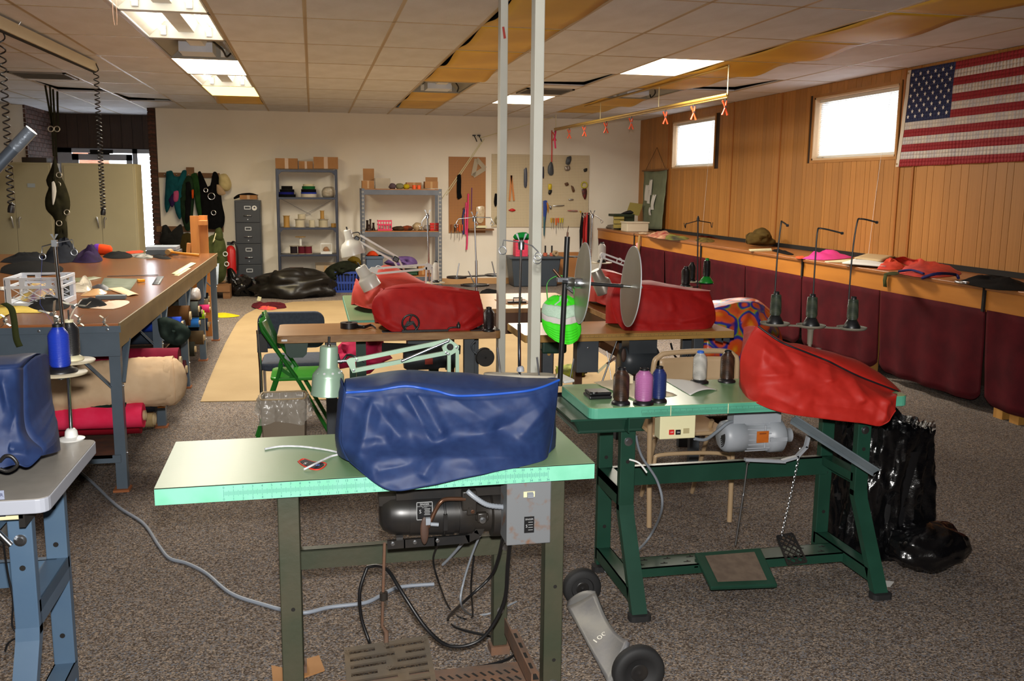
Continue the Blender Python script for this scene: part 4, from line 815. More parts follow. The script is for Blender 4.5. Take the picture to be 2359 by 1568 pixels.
pts=[at(1503,1115,y=FYB),at(1508,1062,y=FYB),at(1520,1048,y=FYB),at(1600,1043,y=FYB),at(1665,1045,y=FYB),at(1680,1058,y=FYB),at(1683,1110,y=FYB)];m=MB();m.tube(spl(pts,4),.010,8);m.obj('brace',bm_,fc)
for a,b in(((1640,968),(1597,1068)),((1520,968),(1480,1075))):m=MB();p0,p1=at(*a,y=FYB+.1),at(*b,y=FYB+.45);p1.z=.01;m.tube([p0,p1],.0115,8);m.obj('front_leg',bm_,fc)
m=MB();a,b=at(1505,985,y=FYB+.05),at(1685,985,y=FYB+.05);m.bb(a.x,b.x,FYB+.05,FYB+.42,.43,.45);m.obj('seat',bm_,fc,bevel=.01)
# ================================================================ grey machine table at the left edge
T3=thing('sewing_table','light grey sewing table with blue grey legs, cut by the picture edge','table',(-1.25,2.8,0));gtop=mat('grey_laminate','#9b968e',.3,col2='#938e86',scale=20);gedge=mat('grey_edge','#a3a7b2',.45)
tabletop(T3,-1.9,-.69,2.515,3.1,.795,.04,gtop,gedge,.03)
kframe(T3,-1.72,-.80,2.66,2.99,.747,bluegray,w_=.062)
m=MB();m.bb(-.775,-.76,2.56,3.05,.705,.755);m.obj('end_bracket',darkm,T3)
m=MB();a,b=at(0,1158,y=2.56),at(56,1196,y=2.56);m.bb(a.x-.08,b.x,2.56,2.62,b.z,.754);m.obj('switch_box',cream,T3,bevel=.003)
q=at(2,1179,y=2.558);m=MB();m.box(q,(.022,.005,.024));m.obj('push_button',mat('navy_button','#10142c',.4),T3);text('ON','button_lettering',white,.008,frame(q+Vector((.0,-.003,0)),(1,0,0),(0,0,1)),T3)
m=MB();m.box(at(30,1176,y=2.559),(.022,.003,.02));m.obj('rating_plate',mat('grey_plate','#55534f',.5),T3)
q=at(0,1140,y=2.513);m=MB();m.box(q,(.02,.001,.024));m.obj('maker_label',mat('label_grey','#8f96ac',.5),T3);text('R','label_lettering',mat('label_navy','#20264e',.5),.013,frame(q+Vector((.004,-.001,0)),(1,0,0),(0,0,1)),T3)
c_=at(20,1205,y=2.75);m=MB();m.lathe([(0,-.2),(.055,-.2),(.06,-.02),(.05,.0),(.03,.005),(0,.005)],c_,(1,0,0),24);m.obj('motor',mat('motor_dark_grey','#4b4a48',.45),T3)
m=MB();m.cyl(at(-5,1225,y=2.62),at(25,1255,y=2.62),.008,8);m.obj('lever_screw',steel,T3)
cable('thin_cord',[at(8,1255,y=2.66),at(18,1320,y=2.68),at(30,1380,y=2.68),at(28,1440,y=2.68),at(45,1465,y=2.68),at(38,1500,y=2.68)],.003,blackm,parent=T3);cable('thin_cord',[at(45,1465,y=2.68),at(20,1480,y=2.68),at(12,1500,y=2.68)],.003,blackm,parent=T3)
cv=thing('machine_cover','navy blue cover at the picture edge on the grey table','machine cover',(-1.1,2.75,.795),0,'machine covers')
rows=[[(-190,1095,2.60),(-60,1100,2.60),(10,1075,2.62),(40,1068,2.62),(66,1073,2.64),(92,1050,2.68)],[(-190,1040,2.62),(-60,1042,2.62),(5,1035,2.64),(35,1030,2.65),(60,1032,2.66),(96,1034,2.70)],[(-190,960,2.64),(-60,960,2.64),(0,960,2.65),(30,965,2.66),(45,970,2.68),(58,985,2.72)],[(-190,850,2.66),(-60,850,2.66),(0,847,2.67),(30,846,2.68),(45,846,2.70),(53,846,2.74)]]
cover(cv,rows,.25,.795,navy,[((10,870),(30,960),.015,20),((45,900),(20,1000),-.012,22),((60,1035),(20,1030),.014,14)],None,amp=.008,fs=6,seed=21,nu=60,nv=36)
m=MB();m.tube(spl([at(0,1062,y=2.61),at(12,1050,y=2.6),at(28,1052,y=2.6),at(40,1070,y=2.6),at(20,1084,y=2.6),at(0,1080,y=2.6)],4),.005,6);m.bb(at(-10,1090,z=.796).x,at(30,1085,z=.796).x,2.57,2.62,.796,.804);tag(m.obj('presser_foot',blackiron),'black presser foot peeking from under the blue cover on the grey table','machine part')
# thread stand on the grey table
s_=at(165,1012,z=.795);sy=s_.y;st=thing('thread_stand','chrome thread stand with two beige trays on the grey table','thread stand',s_)
m=MB();m.lathe([(0,0),(.038,0),(.04,.004),(.02,.01),(.018,.028),(.012,.036),(.006,.036)],s_,n=24);m.obj('base',white,st)
topp=at(126,560,y=sy);mid=at(158,880,y=sy);m=MB();m.tube([s_,mid,topp],.0055,10);m.obj('rod',chrome,st)
trayc=mat('beige_tray','#c2b79c',.5,col2='#b8ac90',scale=9)
def tray(c,r_,par,mt=trayc):m=MB();m.lathe([(0,-.004),(r_,-.004),(r_+.002,0),(r_,.002),(0,.002)],c,n=30);m.obj('tray',mt,par)
tA,tB=at(140,858,y=sy-.02),at(165,830,y=sy+.10);tray(tA,.076,st);tray(tB,.07,st)
m=MB();m.beam(tA-Vector((0,0,.006)),tB-Vector((0,0,.006)),.016,.006);m.cyl(tA-Vector((0,0,.02)),tA,.012,10);m.obj('tray_arm',steel,st)
spool(tA+Vector((0,0,.003)),threadm('royal_thread','#1a36a8'),'shiny royal blue thread cone on the grey table stand',.15,.031,baser=.05);spool(tB+Vector((0,0,.003)),threadm('black_thread','#15151a'),'black thread cone with cream ends behind the royal blue cone',.13,.028,base=mat('cream_plastic','#cfc7a4',.5),baser=.038)
m=MB();m.cyl(tB+Vector((0,0,.13)),tB+Vector((0,0,.165)),.003,8);m.obj('spindle',chrome,st)
m=MB();m.box(topp,(.016,.016,.02));m.add([topp+Vector(v)for v in((-.012,0,.028),(-.004,0,.028),(0,.003,.01),(0,-.003,.01),(.012,0,.028),(.004,0,.028))],[(0,1,2),(4,5,2),(0,3,1),(4,3,5)]);m.obj('wing_nut',steel,st)
for d,e,f_ in(((-1),(97,568),(97,582)),((1),(167,552),(170,572))):
 p1,p2=at(*e,y=sy),at(*f_,y=sy);m=MB();m.tube([topp,p1,p2],.002,6);ar=m.obj('guide_arm',steel,st)
 m=MB();m.tube([p2+Vector((.0095*math.cos(R(t)),.002,-.012+.0095*math.sin(R(t))))for t in range(0,360,24)],.002,6,closed=True);m.obj('guide_ring',steel,st)
m=MB();m.tube([at(97,590,y=sy),at(92,700,y=sy),tA+Vector((-.01,0,.15))],.0004,4);m.obj('thread_strand',mat('strand_blue','#2a3c90',.5),st)
# grey cable over the carpet
cable('power_cable',[at(150,1060,z=.008),at(205,1104,z=.008),at(270,1165,z=.008),at(330,1205,z=.008),at(365,1255,z=.008),at(390,1285,z=.008),at(430,1297,z=.008),at(475,1320,z=.008),at(530,1365,z=.008),at(600,1390,z=.008),at(690,1411,z=.008),at(760,1398,z=.008),at(840,1388,z=.008),at(880,1370,z=.008),at(920,1352,z=.008),at(1000,1345,z=.008)],.008,mat('grey_cable','#8f97a3',.4),'grey power cable snaking over the carpet from the grey table')
# ================================================================ two white posts
postm=mat('post_paint','#c9c8bd',.5,col2='#c2c0b3',scale=4)
for nm,x,y,lb in(('a',1.045,5.3,'slim off-white steel post with a red tag, farther of the two'),('b',.937,4.0,'off-white steel post, nearer and wider of the two')):
 m=MB();m.bb(x,x+.0425,y,y+.075,0,2.727);po=thing('support_post',lb,'post',(x+.02,y+.037,0));m.obj('post',postm,po,bevel=.004)
 m=MB();m.bb(x-.03,x+.07,y-.02,y+.095,0,.008);m.obj('base_plate',postm,po)
 if nm=='a':m=MB();q=at(1160,75,y=y-.002);m.add([q+Vector(v)for v in((-.008,0,.03),(.004,0,.032),(.014,-.004,-.03),(.0,-.004,-.034))],[(0,1,2,3)]);m.obj('red_tag',mat('red_tag','#b0392c',.6),po,solid=.001)
# ================================================================ brown table A
brownl=mat('brown_laminate','#9a6f42',.3,col2='#8f653a',scale=2.5,detail=6,stretch=(.6,4,1));brownedge=mat('worn_wood_edge','#a27c50',.5,col2='#8a6238',scale=9,stretch=(1,4,4));tanl=mat('tan_laminate','#b98a52',.28,col2='#ab7a44',scale=2,detail=5,stretch=(.8,3,1));tanedge=mat('tan_edge','#b08848',.45,col2='#a37c3e',scale=8)
dkgrey=mat('dark_grey_steel','#3d4248',.45,col2='#464b50',scale=6);brownleg=mat('brown_leg','#5a3a22',.5)
TA=thing('sewing_table','brown wood-grain sewing table beside the slim post, dark covered machine on it','table',(.4,5.35,0));tabletop(TA,-.207,1.03,5.14,5.58,.795,.043,brownl,brownedge,.03)
TA['label']='brown wood-grain sewing table left of the slim post with roll of black tape'
for(x,y,mt)in((.08,5.24,dkgrey),(.08,5.5,dkgrey),(.86,5.24,dkgrey),(.93,5.5,dkgrey)):m=MB();m.bb(x-.03,x+.03,y-.02,y+.02,.0,.75);m.obj('leg',mt,TA,bevel=.003)
m=MB();m.bb(.885,.905,5.4,5.42,.0,.75);m.obj('brace',brownleg,TA);m=MB();m.bb(.05,.93,5.52,5.525,.28,.35);m.obj('cross_bar',dkgrey,TA)
def bb3(m,a,b,y0,y1):m.bb(a.x,b.x,y0,y1,b.z,a.z)
m=MB();a,b=at(655,792,y=5.2),at(711,823,y=5.2);m.prism([(a.x,.752),(b.x,.752),(b.x-.01,b.z+.02),(b.x-.03,b.z),(a.x+.03,b.z),(a.x+.01,b.z+.02)],(0,5.2,0),(1,0,0),(0,0,1),-.3);m.obj('drawer',MATS['drawer_green'],TA)
m=MB();c_=at(930,828,y=5.35);m.lathe([(0,0),(.05,.0),(.062,.02),(.062,.2),(.055,.21),(.055,.24),(.068,.245),(.068,.29),(.03,.31),(0,.31)],c_,(1,0,0),22);m.bb(c_.x+.02,c_.x+.28,5.3,5.4,c_.z+.05,.752);m.obj('motor',mat('motor_charcoal','#3c4146',.4,col2='#33383c',scale=8),TA)
m=MB();m.box(at(988,832,y=5.285),(.045,.004,.035));m.obj('motor_label',mat('red_orange_label','#a8341c',.5),TA)
m=MB();m.beam(at(880,800,y=5.3),at(1060,805,y=5.3),.03,.05);m.obj('motor_bracket',darkm,TA)
c_=at(1118,823,y=5.12);m=MB();m.lathe([(0,-.01),(.05,-.01),(.052,-.006),(.052,.0),(.03,.012),(.03,.02),(.052,.03),(.052,.036),(0,.036)],c_,(0,1,0),26);m.obj('bobbin_disc',blackiron,TA);m=MB();m.lathe([(0,-.0115),(.006,-.0115),(.006,-.01)],c_,(0,1,0),10);m.obj('disc_hole',darkm,TA)
m=MB();m.tube(spl([c_,at(1094,812,y=5.15),at(1086,797,y=5.15),at(1095,785,y=5.15)],4),.005,6);m.obj('disc_arm',dkgrey,TA)
m=MB();m.box(at(655,784,y=5.138),(.03,.001,.01));m.obj('ruler_remnant',silver,TA)
dred=mat('dark_red_nylon','#a01414',.65,col2='#ab1815',scale=30,spec=.3)
cv=thing('machine_cover','dark red cloth cover over the machine on the brown table left of the slim post','machine cover',(.66,5.35,.795),0,'machine covers')
rows=[[(872,742,5.26),(905,763,5.2),(950,766,5.19),(1010,764,5.19),(1075,760,5.2),(1112,745,5.27)],[(858,715,5.27),(900,722,5.22),(950,725,5.2),(1010,722,5.2),(1075,722,5.21),(1113,722,5.27)],[(862,688,5.28),(900,690,5.24),(950,692,5.22),(1010,692,5.22),(1070,695,5.23),(1108,695,5.28)],[(885,667,5.3),(915,664,5.27),(960,664,5.26),(1010,668,5.26),(1065,674,5.27),(1103,674,5.3)]]
ridge=[(886,664,5.36),(915,656,5.38),(965,652,5.38),(1010,657,5.38),(1060,664,5.38),(1102,671,5.36)]
cover(cv,rows,.2,.795,dred,[((1100,715),(1060,750),.02,14),((1112,738),(1070,760),.015,10),((880,690),(890,745),-.012,14),((870,735),(930,760),.012,10),((1040,680),(1050,740),.008,12)],ridge,amp=.008,fs=5,seed=33,nu=70,nv=40)
bw=thing('hand_wheel','black cast iron bobbin winder wheel at the edge of the brown table','bobbin winder',at(946,766,z=.796));wc=at(946,744,y=5.17)
m=MB();m.tube([wc+Vector((.047*math.cos(R(t)),0,.047*math.sin(R(t))))for t in range(0,360,15)],.0055,8,closed=True);m.obj('rim',blackiron,bw)
for t in(80,200,320):m=MB();m.tube(spl([wc,wc+Vector((.02*math.cos(R(t+25)),0,.02*math.sin(R(t+25)))),wc+Vector((.046*math.cos(R(t)),0,.046*math.sin(R(t))))],4),.0045,6);m.obj('spoke',blackiron,bw)
m=MB();m.lathe([(0,-.012),(.01,-.012),(.01,.012),(0,.012)],wc,(0,1,0),12);m.obj('hub',blackiron,bw)
m=MB();m.bb(wc.x-.05,wc.x+.05,5.155,5.185,.796,.808);m.prism([(-.05,0),(-.035,0),(-.01,.045),(.01,.045),(.035,0),(.05,0),(.018,.06),(-.018,.06)],(wc.x,5.185,.796),(1,0,0),(0,0,1),.008);m.obj('bracket',blackiron,bw)
m=MB();e=at(1032,765,y=5.17);m.beam((wc.x,5.17,.802),(e.x,5.17,.802),.014,.01);m.tube(spl([(e.x,5.17,.802),(e.x+.01,5.17,.815),(e.x+.06,5.17,.818)],3),.005,6);m.obj('arm',blackiron,bw);m=MB();m.lathe([(0,0),(.01,0),(.012,.02),(.007,.026),(.003,.036),(0,.036)],(e.x+.06,5.17,.812),n=12);m.obj('tip',blackiron,bw)
spool(at(1126,762,z=.8),threadm('black_brown_thread','#1d1416'),'tall black thread cone at the end of the brown table',.135,.031,baser=.036);spool(at(1104,755,z=.8)+Vector((0,.06,0)),threadm('crimson_thread','#9c1a34'),'crimson thread cone partly hidden by the tall black one',.14,.03)
m=MB();p0,p1=at(1085,762,z=.7955),at(1140,758,z=.7955);m.bb(p0.x,p1.x+.02,p0.y-.0,p0.y+.1,.7955,.799);tag(m.obj('spool_plate',blackm),'flat black plate under the thread cones on the brown table','plate')
m=MB();p0=at(905,764,z=.7955);m.bb(p0.x-.06,p0.x+.08,5.17,5.25,.7953,.797);tag(m.obj('bed_slide',blackm),'black metal bed plate set in the brown table beside the cover','plate')
tr_=thing('tape_roll','roll of black webbing tape with loose tail on the brown table','tape roll',at(804,755,z=.796));q=tr_.location;m=MB();m.lathe([(.02,0),(.049,0),(.049,.032),(.02,.032),(.02,0)],q,n=28);m.obj('roll',blackm,tr_)
tl=spl([Vector((q.x+.045,q.y-.02,.796)),at(840,757,z=.797),at(855,752,z=.80),at(866,758,z=.797)],6);m=MB();m.grid(len(tl),2,lambda u,v:tl[round(u*(len(tl)-1))]+Vector((0,0,.024*v*(1-.5*u))));m.obj('tail',blackm,tr_,solid=.001)
# ================================================================ tan table B with discs reel in front
TB=thing('sewing_table','tan sewing table with printed ruler edge right of the wide post','table',(1.75,5.2,0));tabletop(TB,1.125,2.37,4.955,5.44,.795,.042,tanl,tanedge,.012)
m=MB();x0_,x1_=at(1329,772,y=4.954).x,at(1640,766,y=4.954).x
for z in(.787,.7735):m.add([(x0_,4.9545,z),(x1_,4.9545,z),(x1_,4.9545,z+.0008),(x0_,4.9545,z+.0008)],[(0,1,2,3)])
for k in range(30*4):
 x=x0_+k*.00635
 if x<x1_:h=.012 if k%4==0 else.005;m.add([(x-.0006,4.9545,.7735),(x+.0006,4.9545,.7735),(x+.0006,4.9545,.7735+h),(x-.0006,4.9545,.7735+h)],[(0,1,2,3)])
o=m.obj('ruler_ticks',ink2,TB);o['kind']='stuff'
for(x,y,mt)in((1.27,5.02,dkgrey),(1.33,5.36,dkgrey),(2.17,5.02,dkgrey),(2.24,5.36,dkgrey)):m=MB();m.bb(x-.03,x+.03,y-.02,y+.02,0,.75);m.obj('leg',mt,TB,bevel=.003)
for z in(.68,.56,.5):m=MB();m.lathe([(0,.001),(.01,.001),(.01,0)],(1.275,5.0,z),(0,-1,0),10);m.obj('hole',tanedge,TB)
m=MB();m.bb(1.19,1.235,5.02,5.06,.0,.7);m.obj('side_board',brownleg,TB);m=MB();m.bb(1.27,2.24,5.38,5.385,.3,.37);m.obj('cross_bar',dkgrey,TB)
for x in(2.27,2.31):m=MB();m.prism([(0,0),(.05,0),(.05,-.035),(0,-.02)],(x,5.0,.752),(1,0,0),(0,0,1),-.004);m.obj('bracket',dkgrey,TB)
m=MB();a,b=at(1247,782,y=5.02),at(1303,812,y=5.02);m.bb(a.x,b.x,4.99,5.3,b.z,.75);m.obj('drawer',MATS['drawer_green'],TB,bevel=.012)
m=MB();a,b=at(1330,785,y=4.97),at(1378,857,y=4.97);m.bb(a.x,b.x,4.97,5.05,b.z,.752);sw=m.obj('switch_box',dkgrey,TB,bevel=.003);bolt(TB,at(1355,801,y=4.969),(0,-1,0),.006)
m=MB();c_=at(1428,830,y=5.12);m.lathe([(0,0),(.06,0),(.08,.02),(.085,.05),(.085,.12),(.075,.13),(.075,.22),(.05,.235),(0,.235)],c_,(1,0,0),24);m.bb(c_.x+.03,c_.x+.2,5.05,5.18,c_.z+.05,.752);m.obj('motor',MATS['motor_charcoal'],TB)
for p0,p1,r_ in(((1421,785),(1385,885),.005),((1398,808),(1410,885),.0025),((1325,808),(1312,880),.004)):m=MB();m.tube([at(*p0,y=5.05),at(*p1,y=5.0)],r_,6);m.obj('link_rod',steel,TB)
m=MB();m.beam(at(1380,790,y=5.2),at(1425,815,y=5.35),.02,.04);m.obj('bracket',brownleg,TB)
for p0,p1 in(((1376,858),(1398,838)),((1398,838),(1420,822))):m=MB();m.beam(at(*p0,y=5.04),at(*p1,y=5.02),.006,.014);m.obj('knee_arm',cream if p0[0]<1390 else brownleg,TB)
m=MB();c_=at(1437,818,y=5.04);m.ball(c_,(.016,.006,.04),14,8);m.obj('knee_pad',MATS['brown_leather'],TB)
cable('loose_wire',[at(1545,790,y=5.3),at(1555,820,y=5.3),at(1575,830,y=5.3),at(1590,805,y=5.3)],.006,blackm,parent=TB)
cv=thing('machine_cover','dark red cloth cover on the tan table behind the metal discs','machine cover',(1.95,5.2,.795),0,'machine covers')
rows=[[(1424,745,5.12),(1440,760,5.06),(1490,764,5.03),(1560,761,5.03),(1620,757,5.04),(1640,752,5.1)],[(1413,715,5.13),(1445,728,5.08),(1500,730,5.05),(1560,730,5.05),(1615,730,5.06),(1648,735,5.11)],[(1409,685,5.14),(1445,692,5.1),(1500,695,5.07),(1560,698,5.07),(1610,702,5.08),(1645,706,5.12)],[(1420,660,5.16),(1450,660,5.13),(1500,662,5.11),(1555,667,5.11),(1605,672,5.12),(1634,672,5.15)]]
ridge=[(1421,655,5.22),(1455,648,5.24),(1495,646,5.24),(1550,656,5.24),(1600,664,5.24),(1634,668,5.22)]
cover(cv,rows,.2,.795,dred,[((1600,680),(1645,700),-.014,12),((1645,720),(1560,745),.012,12),((1640,745),(1500,745),-.01,10),((1540,675),(1550,720),.008,12),((1420,740),(1500,750),.01,10)],ridge,amp=.008,fs=5,seed=51,nu=70,nv=40)
# three black cones on a stand behind that cover
ts=thing('thread_stand','black thread stand with raised arms behind the dark red cover on the tan table','thread stand',at(1605,735,z=.795)+Vector((0,.12,0)));sy=ts.location.y
base3=[at(1579,660,y=sy-.02),at(1593,648,y=sy+.08),at(1627,652,y=sy-.01)]
for c_ in base3:m=MB();m.lathe([(0,-.004),(.045,-.004),(.047,0),(.045,.002),(0,.002)],c_,n=24);m.obj('tray',trayc if c_ is not base3[2]else blackm,ts)
rodp=Vector((base3[2].x-.04,sy+.02,.795));tp_=at(1608,500,y=sy+.02);m=MB();m.tube([rodp,tp_],.005,8);m.obj('rod',blackm,ts)
for c_ in base3:m=MB();m.beam(c_-Vector((0,0,.006)),Vector((rodp.x,rodp.y,c_.z-.006)),.012,.005);m.obj('tray_arm',blackm,ts)
hub=at(1608,508,y=sy+.02);m=MB();m.lathe([(0,0),(.009,0),(.009,.012),(.003,.03),(0,.03)],hub,n=10);m.obj('hub',blackm,ts)
for e,f_ in(((1579,516),(1578,524)),((1637,513),(1639,523))):
 a,b=at(*e,y=sy+.02),at(*f_,y=sy+.02);m=MB();m.tube([hub,a,b],.003,6);m.tube([b+Vector((-.008,0,.03)),b,b+Vector((.004,0,-.004)),b+Vector((.008,0,.03))],.002,5);m.obj('guide_arm',blackm,ts)
blk=threadm('jet_thread','#0f0f12');spool(base3[0]+Vector((0,0,.003)),blk,'jet black thread cone with plain black base, front one of three',.125,.028);spool(base3[1]+Vector((0,0,.003)),blk,'jet black thread cone behind the other two',.12,.024);spool(base3[2]+Vector((0,0,.003)),blk,'tall jet black thread cone with bright green base and tip',.155,.024,base=mat('green_plastic','#128a2c',.4),slim=True,baser=.046)
# ================================================================ tables farther back
TC=thing('sewing_table','brown table behind the tan one, seen end-on','table',(2.1,6.1,0));tabletop(TC,1.84,2.4,5.5,6.75,.795,.04,mat('red_brown_laminate','#7d4a22',.3,col2='#70411d',scale=3),brownedge,.01)
for x,y in((1.9,5.6),(1.9,6.6),(2.34,5.6),(2.34,6.6)):m=MB();m.bb(x-.025,x+.025,y-.025,y+.025,0,.755);m.obj('leg',dkgrey,TC)
m=MB();m.bb(1.845,1.86,5.52,6.7,.6,.752);m.obj('side_panel',brownleg,TC)
m=MB()
cv=thing('machine_cover','red cover on the farther brown table between the two metal discs','machine cover',(2.05,6.2,.795),0,'machine covers')
rows=[[(1375,695,6.1),(1395,702,6.0),(1420,700,5.98),(1450,700,6.0),(1470,695,6.1)],[(1374,670,6.1),(1395,672,6.03),(1420,670,6.02),(1450,670,6.03),(1470,668,6.1)],[(1388,632,6.12),(1402,628,6.08),(1425,632,6.06),(1450,640,6.08),(1468,645,6.12)]]
cover(cv,rows,.3,.795,mat('red_cloth_mid','#a51f16',.6),[((1395,640),(1385,690),.02,10),((1400,690),(1440,660),.015,10)],None,amp=.012,fs=5,seed=70,nu=40,nv=24)
TD=thing('work_table','low tan topped table with dark brown front beyond the slim post','table',(1.4,6.5,0));tabletop(TD,.95,1.83,6.1,7.0,.795,.03,mat('pale_tan_top','#c49a62',.35,col2='#b98e56',scale=3),brownedge,.005)
m=MB();m.bb(.97,1.81,6.12,6.14,.62,.765);m.obj('front_apron',brownleg,TD)
for x in(1.0,1.78):
 for y in(6.16,6.95):m=MB();m.bb(x-.025,x+.025,y-.025,y+.025,0,.765);m.obj('leg',brownleg,TD)
clb=thing('clipboard','clipboard with black spring clip on the low tan table','clipboard',at(1190,697,z=.797));q=clb.location;m=MB();m.bb(q.x-.12,q.x+.1,q.y-.06,q.y+.2,.7955,.799);m.obj('board',mat('hardboard','#8d6237',.6),clb);m=MB();m.bb(q.x-.07,q.x+.06,q.y-.05,q.y-.02,.799,.812);m.tube([(q.x-.03,q.y-.035,.812),(q.x-.03,q.y-.035,.835),(q.x+.03,q.y-.035,.835),(q.x+.03,q.y-.035,.812)],.005,6);m.obj('clip',blackm,clb)
TE=thing('sewing_table','far green topped table under the big white lamp','table',(.5,6.35,0));tabletop(TE,.2,.78,5.68,7.02,.795,.04,mat('sage_top','#6f8a62',.3,col2='#778f68',scale=3),aq2,.02)
for x,y in((.27,5.76),(.27,6.95),(.72,5.76),(.72,6.95)):m=MB();m.bb(x-.03,x+.03,y-.02,y+.02,0,.755);m.obj('leg',dgreen,TE)
m=MB();m.bb(.25,.74,5.72,5.735,.66,.755);m.obj('front_rail',dgreen,TE)
cv=thing('machine_cover','faded red cover on the far green topped table under the big white lamp','machine cover',(.5,6.4,.795),0,'machine covers')
rows=[[(818,700,6.1),(840,708,6.02),(875,712,6.0),(930,705,6.05),(985,690,6.15)],[(816,675,6.1),(840,676,6.04),(875,678,6.03),(930,675,6.08),(985,670,6.16)],[(826,648,6.12),(848,645,6.08),(878,645,6.06),(930,648,6.1),(980,652,6.16)]]
ridge=[(828,642,6.2),(855,630,6.25),(885,612,6.3),(915,618,6.3),(975,648,6.25)]
cover(cv,rows,.3,.795,mat('faded_red_cloth','#b8392c',.6),[((830,655),(850,700),.02,12),((850,690),(880,650),.02,12)],ridge,amp=.012,fs=5,seed=77,nu=50,nv=26)
# ================================================================ lamps
def lathe2(m,prof,a,b,n=24):
 d=(b-a);L_=d.length;m.lathe([(r_,z*L_)for r_,z in prof],a,d,n)
def rods(m,p0,p1,off,w_=.012,t_=.008):
 m.beam(p0+off,p1+off,t_,w_,(0,1,0));m.beam(p0-off,p1-off,t_,w_,(0,1,0))
lg=mat('pale_green_enamel','#8fa894',.35,metal=.35,col2='#869f8b',scale=9)
la=thing('desk_lamp','pale green metal swing-arm lamp over the front mint table','lamp',(.43,2.97,.795));LY=2.92
a,b=at(758,797,y=LY),at(755,908,y=LY);m=MB();lathe2(m,[(0,0),(.026,0),(.028,.03),(.029,.42),(.032,.45),(.048,.58),(.049,.62),(.051,.95),(.053,.97),(.053,1.0),(.047,.98),(.046,.6),(.03,.5),(0,.5)],a,b,32);m.obj('shade',lg,la)
for k in range(10):m=MB();an=R(k*36);q=a.lerp(b,.525)+Vector((math.cos(an)*.041,math.sin(an)*.041,0));m.lathe([(0,.001),(.004,.001),(.004,-.001)],q,(math.cos(an),math.sin(an),.9),8);m.obj('vent_hole',silver,la)
m=MB();m.lathe([(0,0),(.006,0),(.006,.008),(.003,.01),(.003,.012)],a,(0,0,1),10);m.obj('switch_base',chrome,la);m=MB();m.cyl(a+Vector((0,0,.01)),a+Vector((.001,0,.03)),.004,8);m.obj('switch_knob',blackm,la)
m=MB();m.cyl(at(777,832,y=LY),at(800,831,y=LY),.005,8);m.obj('swivel_pin',chrome,la)
P1,P2,E1,E2=at(822,828,y=LY),at(815,853,y=LY),at(1034,784,y=LY),at(1028,812,y=LY)
m=MB();m.prism([((p-P1).x,(p-P1).z)for p in(at(797,830,y=LY),at(806,824,y=LY),at(838,820,y=LY),at(838,829,y=LY),at(818,832,y=LY),at(820,856,y=LY),at(812,858,y=LY))],P1-Vector((0,-.006,0)),(1,0,0),(0,0,1),.012);m.obj('yoke',lg,la)
for p0,p1 in((P1,E1),(P2,E2)):m=MB();m.beam(p0,p1,.011,.013,(0,0,1));m.obj('upper_arm',lg,la)
m=MB();m.prism([((p-P1).x,(p-P1).z)for p in(at(1022,812,y=LY),at(1018,800,y=LY),at(1034,779,y=LY),at(1057,796,y=LY),at(1054,808,y=LY),at(1036,818,y=LY))],P1-Vector((0,-.008,0)),(1,0,0),(0,0,1),.016);m.obj('elbow',lg,la)
m=MB();q=at(1037,799,y=LY-.01);m.lathe([(0,.001),(.011,.001),(.011,-.004)],q,(0,-1,0),16);m.obj('elbow_hole',darkm,la)
for p in((822,828),(815,853),(1034,784),(1028,812),(1052,800),(1033,815)):bolt(la,at(*p,y=LY-.009),(0,-1,0),.004)
sp0,sp1=at(924,832,y=LY-.008),at(1034,785,y=LY-.012);m=MB();pts=[sp0.lerp(sp1,k/60)for k in range(61)];m.tube(pts,[.005 if k%2 else.0042 for k in range(61)],8);m.obj('spring',chrome,la)
for xx in(1034,1053):m=MB();m.beam(at(xx,806,y=LY),Vector((at(xx,850,y=LY).x,LY,.80)),.011,.013,(0,1,0));m.obj('lower_arm',lg,la)
m=MB();m.bb(at(1030,850,y=LY).x-.01,at(1057,850,y=LY).x+.01,LY-.02,LY+.03,.7955,.82);m.obj('clamp',lg,la)
cable('lamp_cord',[at(778,815,y=LY+.02),at(785,835,y=LY+.02),at(800,818,y=LY+.02),at(815,820,y=LY),at(840,833,y=LY)],.004,blackm,parent=la)
lw=mat('white_lamp_enamel','#c9c5ba',.3,col2='#c2beb2',scale=6)
l2=thing('desk_lamp','white lamp with cylindrical shade over the brown table','lamp',(.66,5.56,.795));LY=5.52
a,b=at(830,615,y=LY),at(858,662,y=LY);m=MB();lathe2(m,[(0,-.02),(.03,-.02),(.034,.02),(.036,.4),(.05,.5),(.056,.55),(.058,1.0),(.052,1.0),(.05,.6),(0,.55)],a,b,24);m.obj('shade',lw,l2)
m=MB();m.cyl(a,a-(b-a).normalized()*.03,.004,8);m.obj('switch',blackm,l2)
P1,P2,E1,E2=at(868,618,y=LY),at(868,630,y=LY),at(985,609,y=LY),at(975,620,y=LY)
for p0,p1 in((P1,E1),(P2,E2)):m=MB();m.beam(p0,p1,.009,.012);m.obj('upper_arm',lw,l2)
m=MB();m.prism([((p-P1).x,(p-P1).z)for p in(at(848,622,y=LY),at(856,615,y=LY),at(872,615,y=LY),at(868,632,y=LY))],P1+Vector((0,.006,0)),(1,0,0),(0,0,1),.01);m.obj('yoke',lw,l2)
m=MB();m.prism([((p-P1).x,(p-P1).z)for p in(at(975,620,y=LY),at(984,604,y=LY),at(998,612,y=LY),at(992,622,y=LY))],P1+Vector((0,.008,0)),(1,0,0),(0,0,1),.014);m.obj('elbow',lw,l2)
for x0_,x1_ in((982,978),(996,990)):m=MB();m.beam(at(x0_,615,y=LY),Vector((at(x1_,655,y=LY).x,LY,.80)),.009,.012,(0,1,0));m.obj('lower_arm',lw,l2)
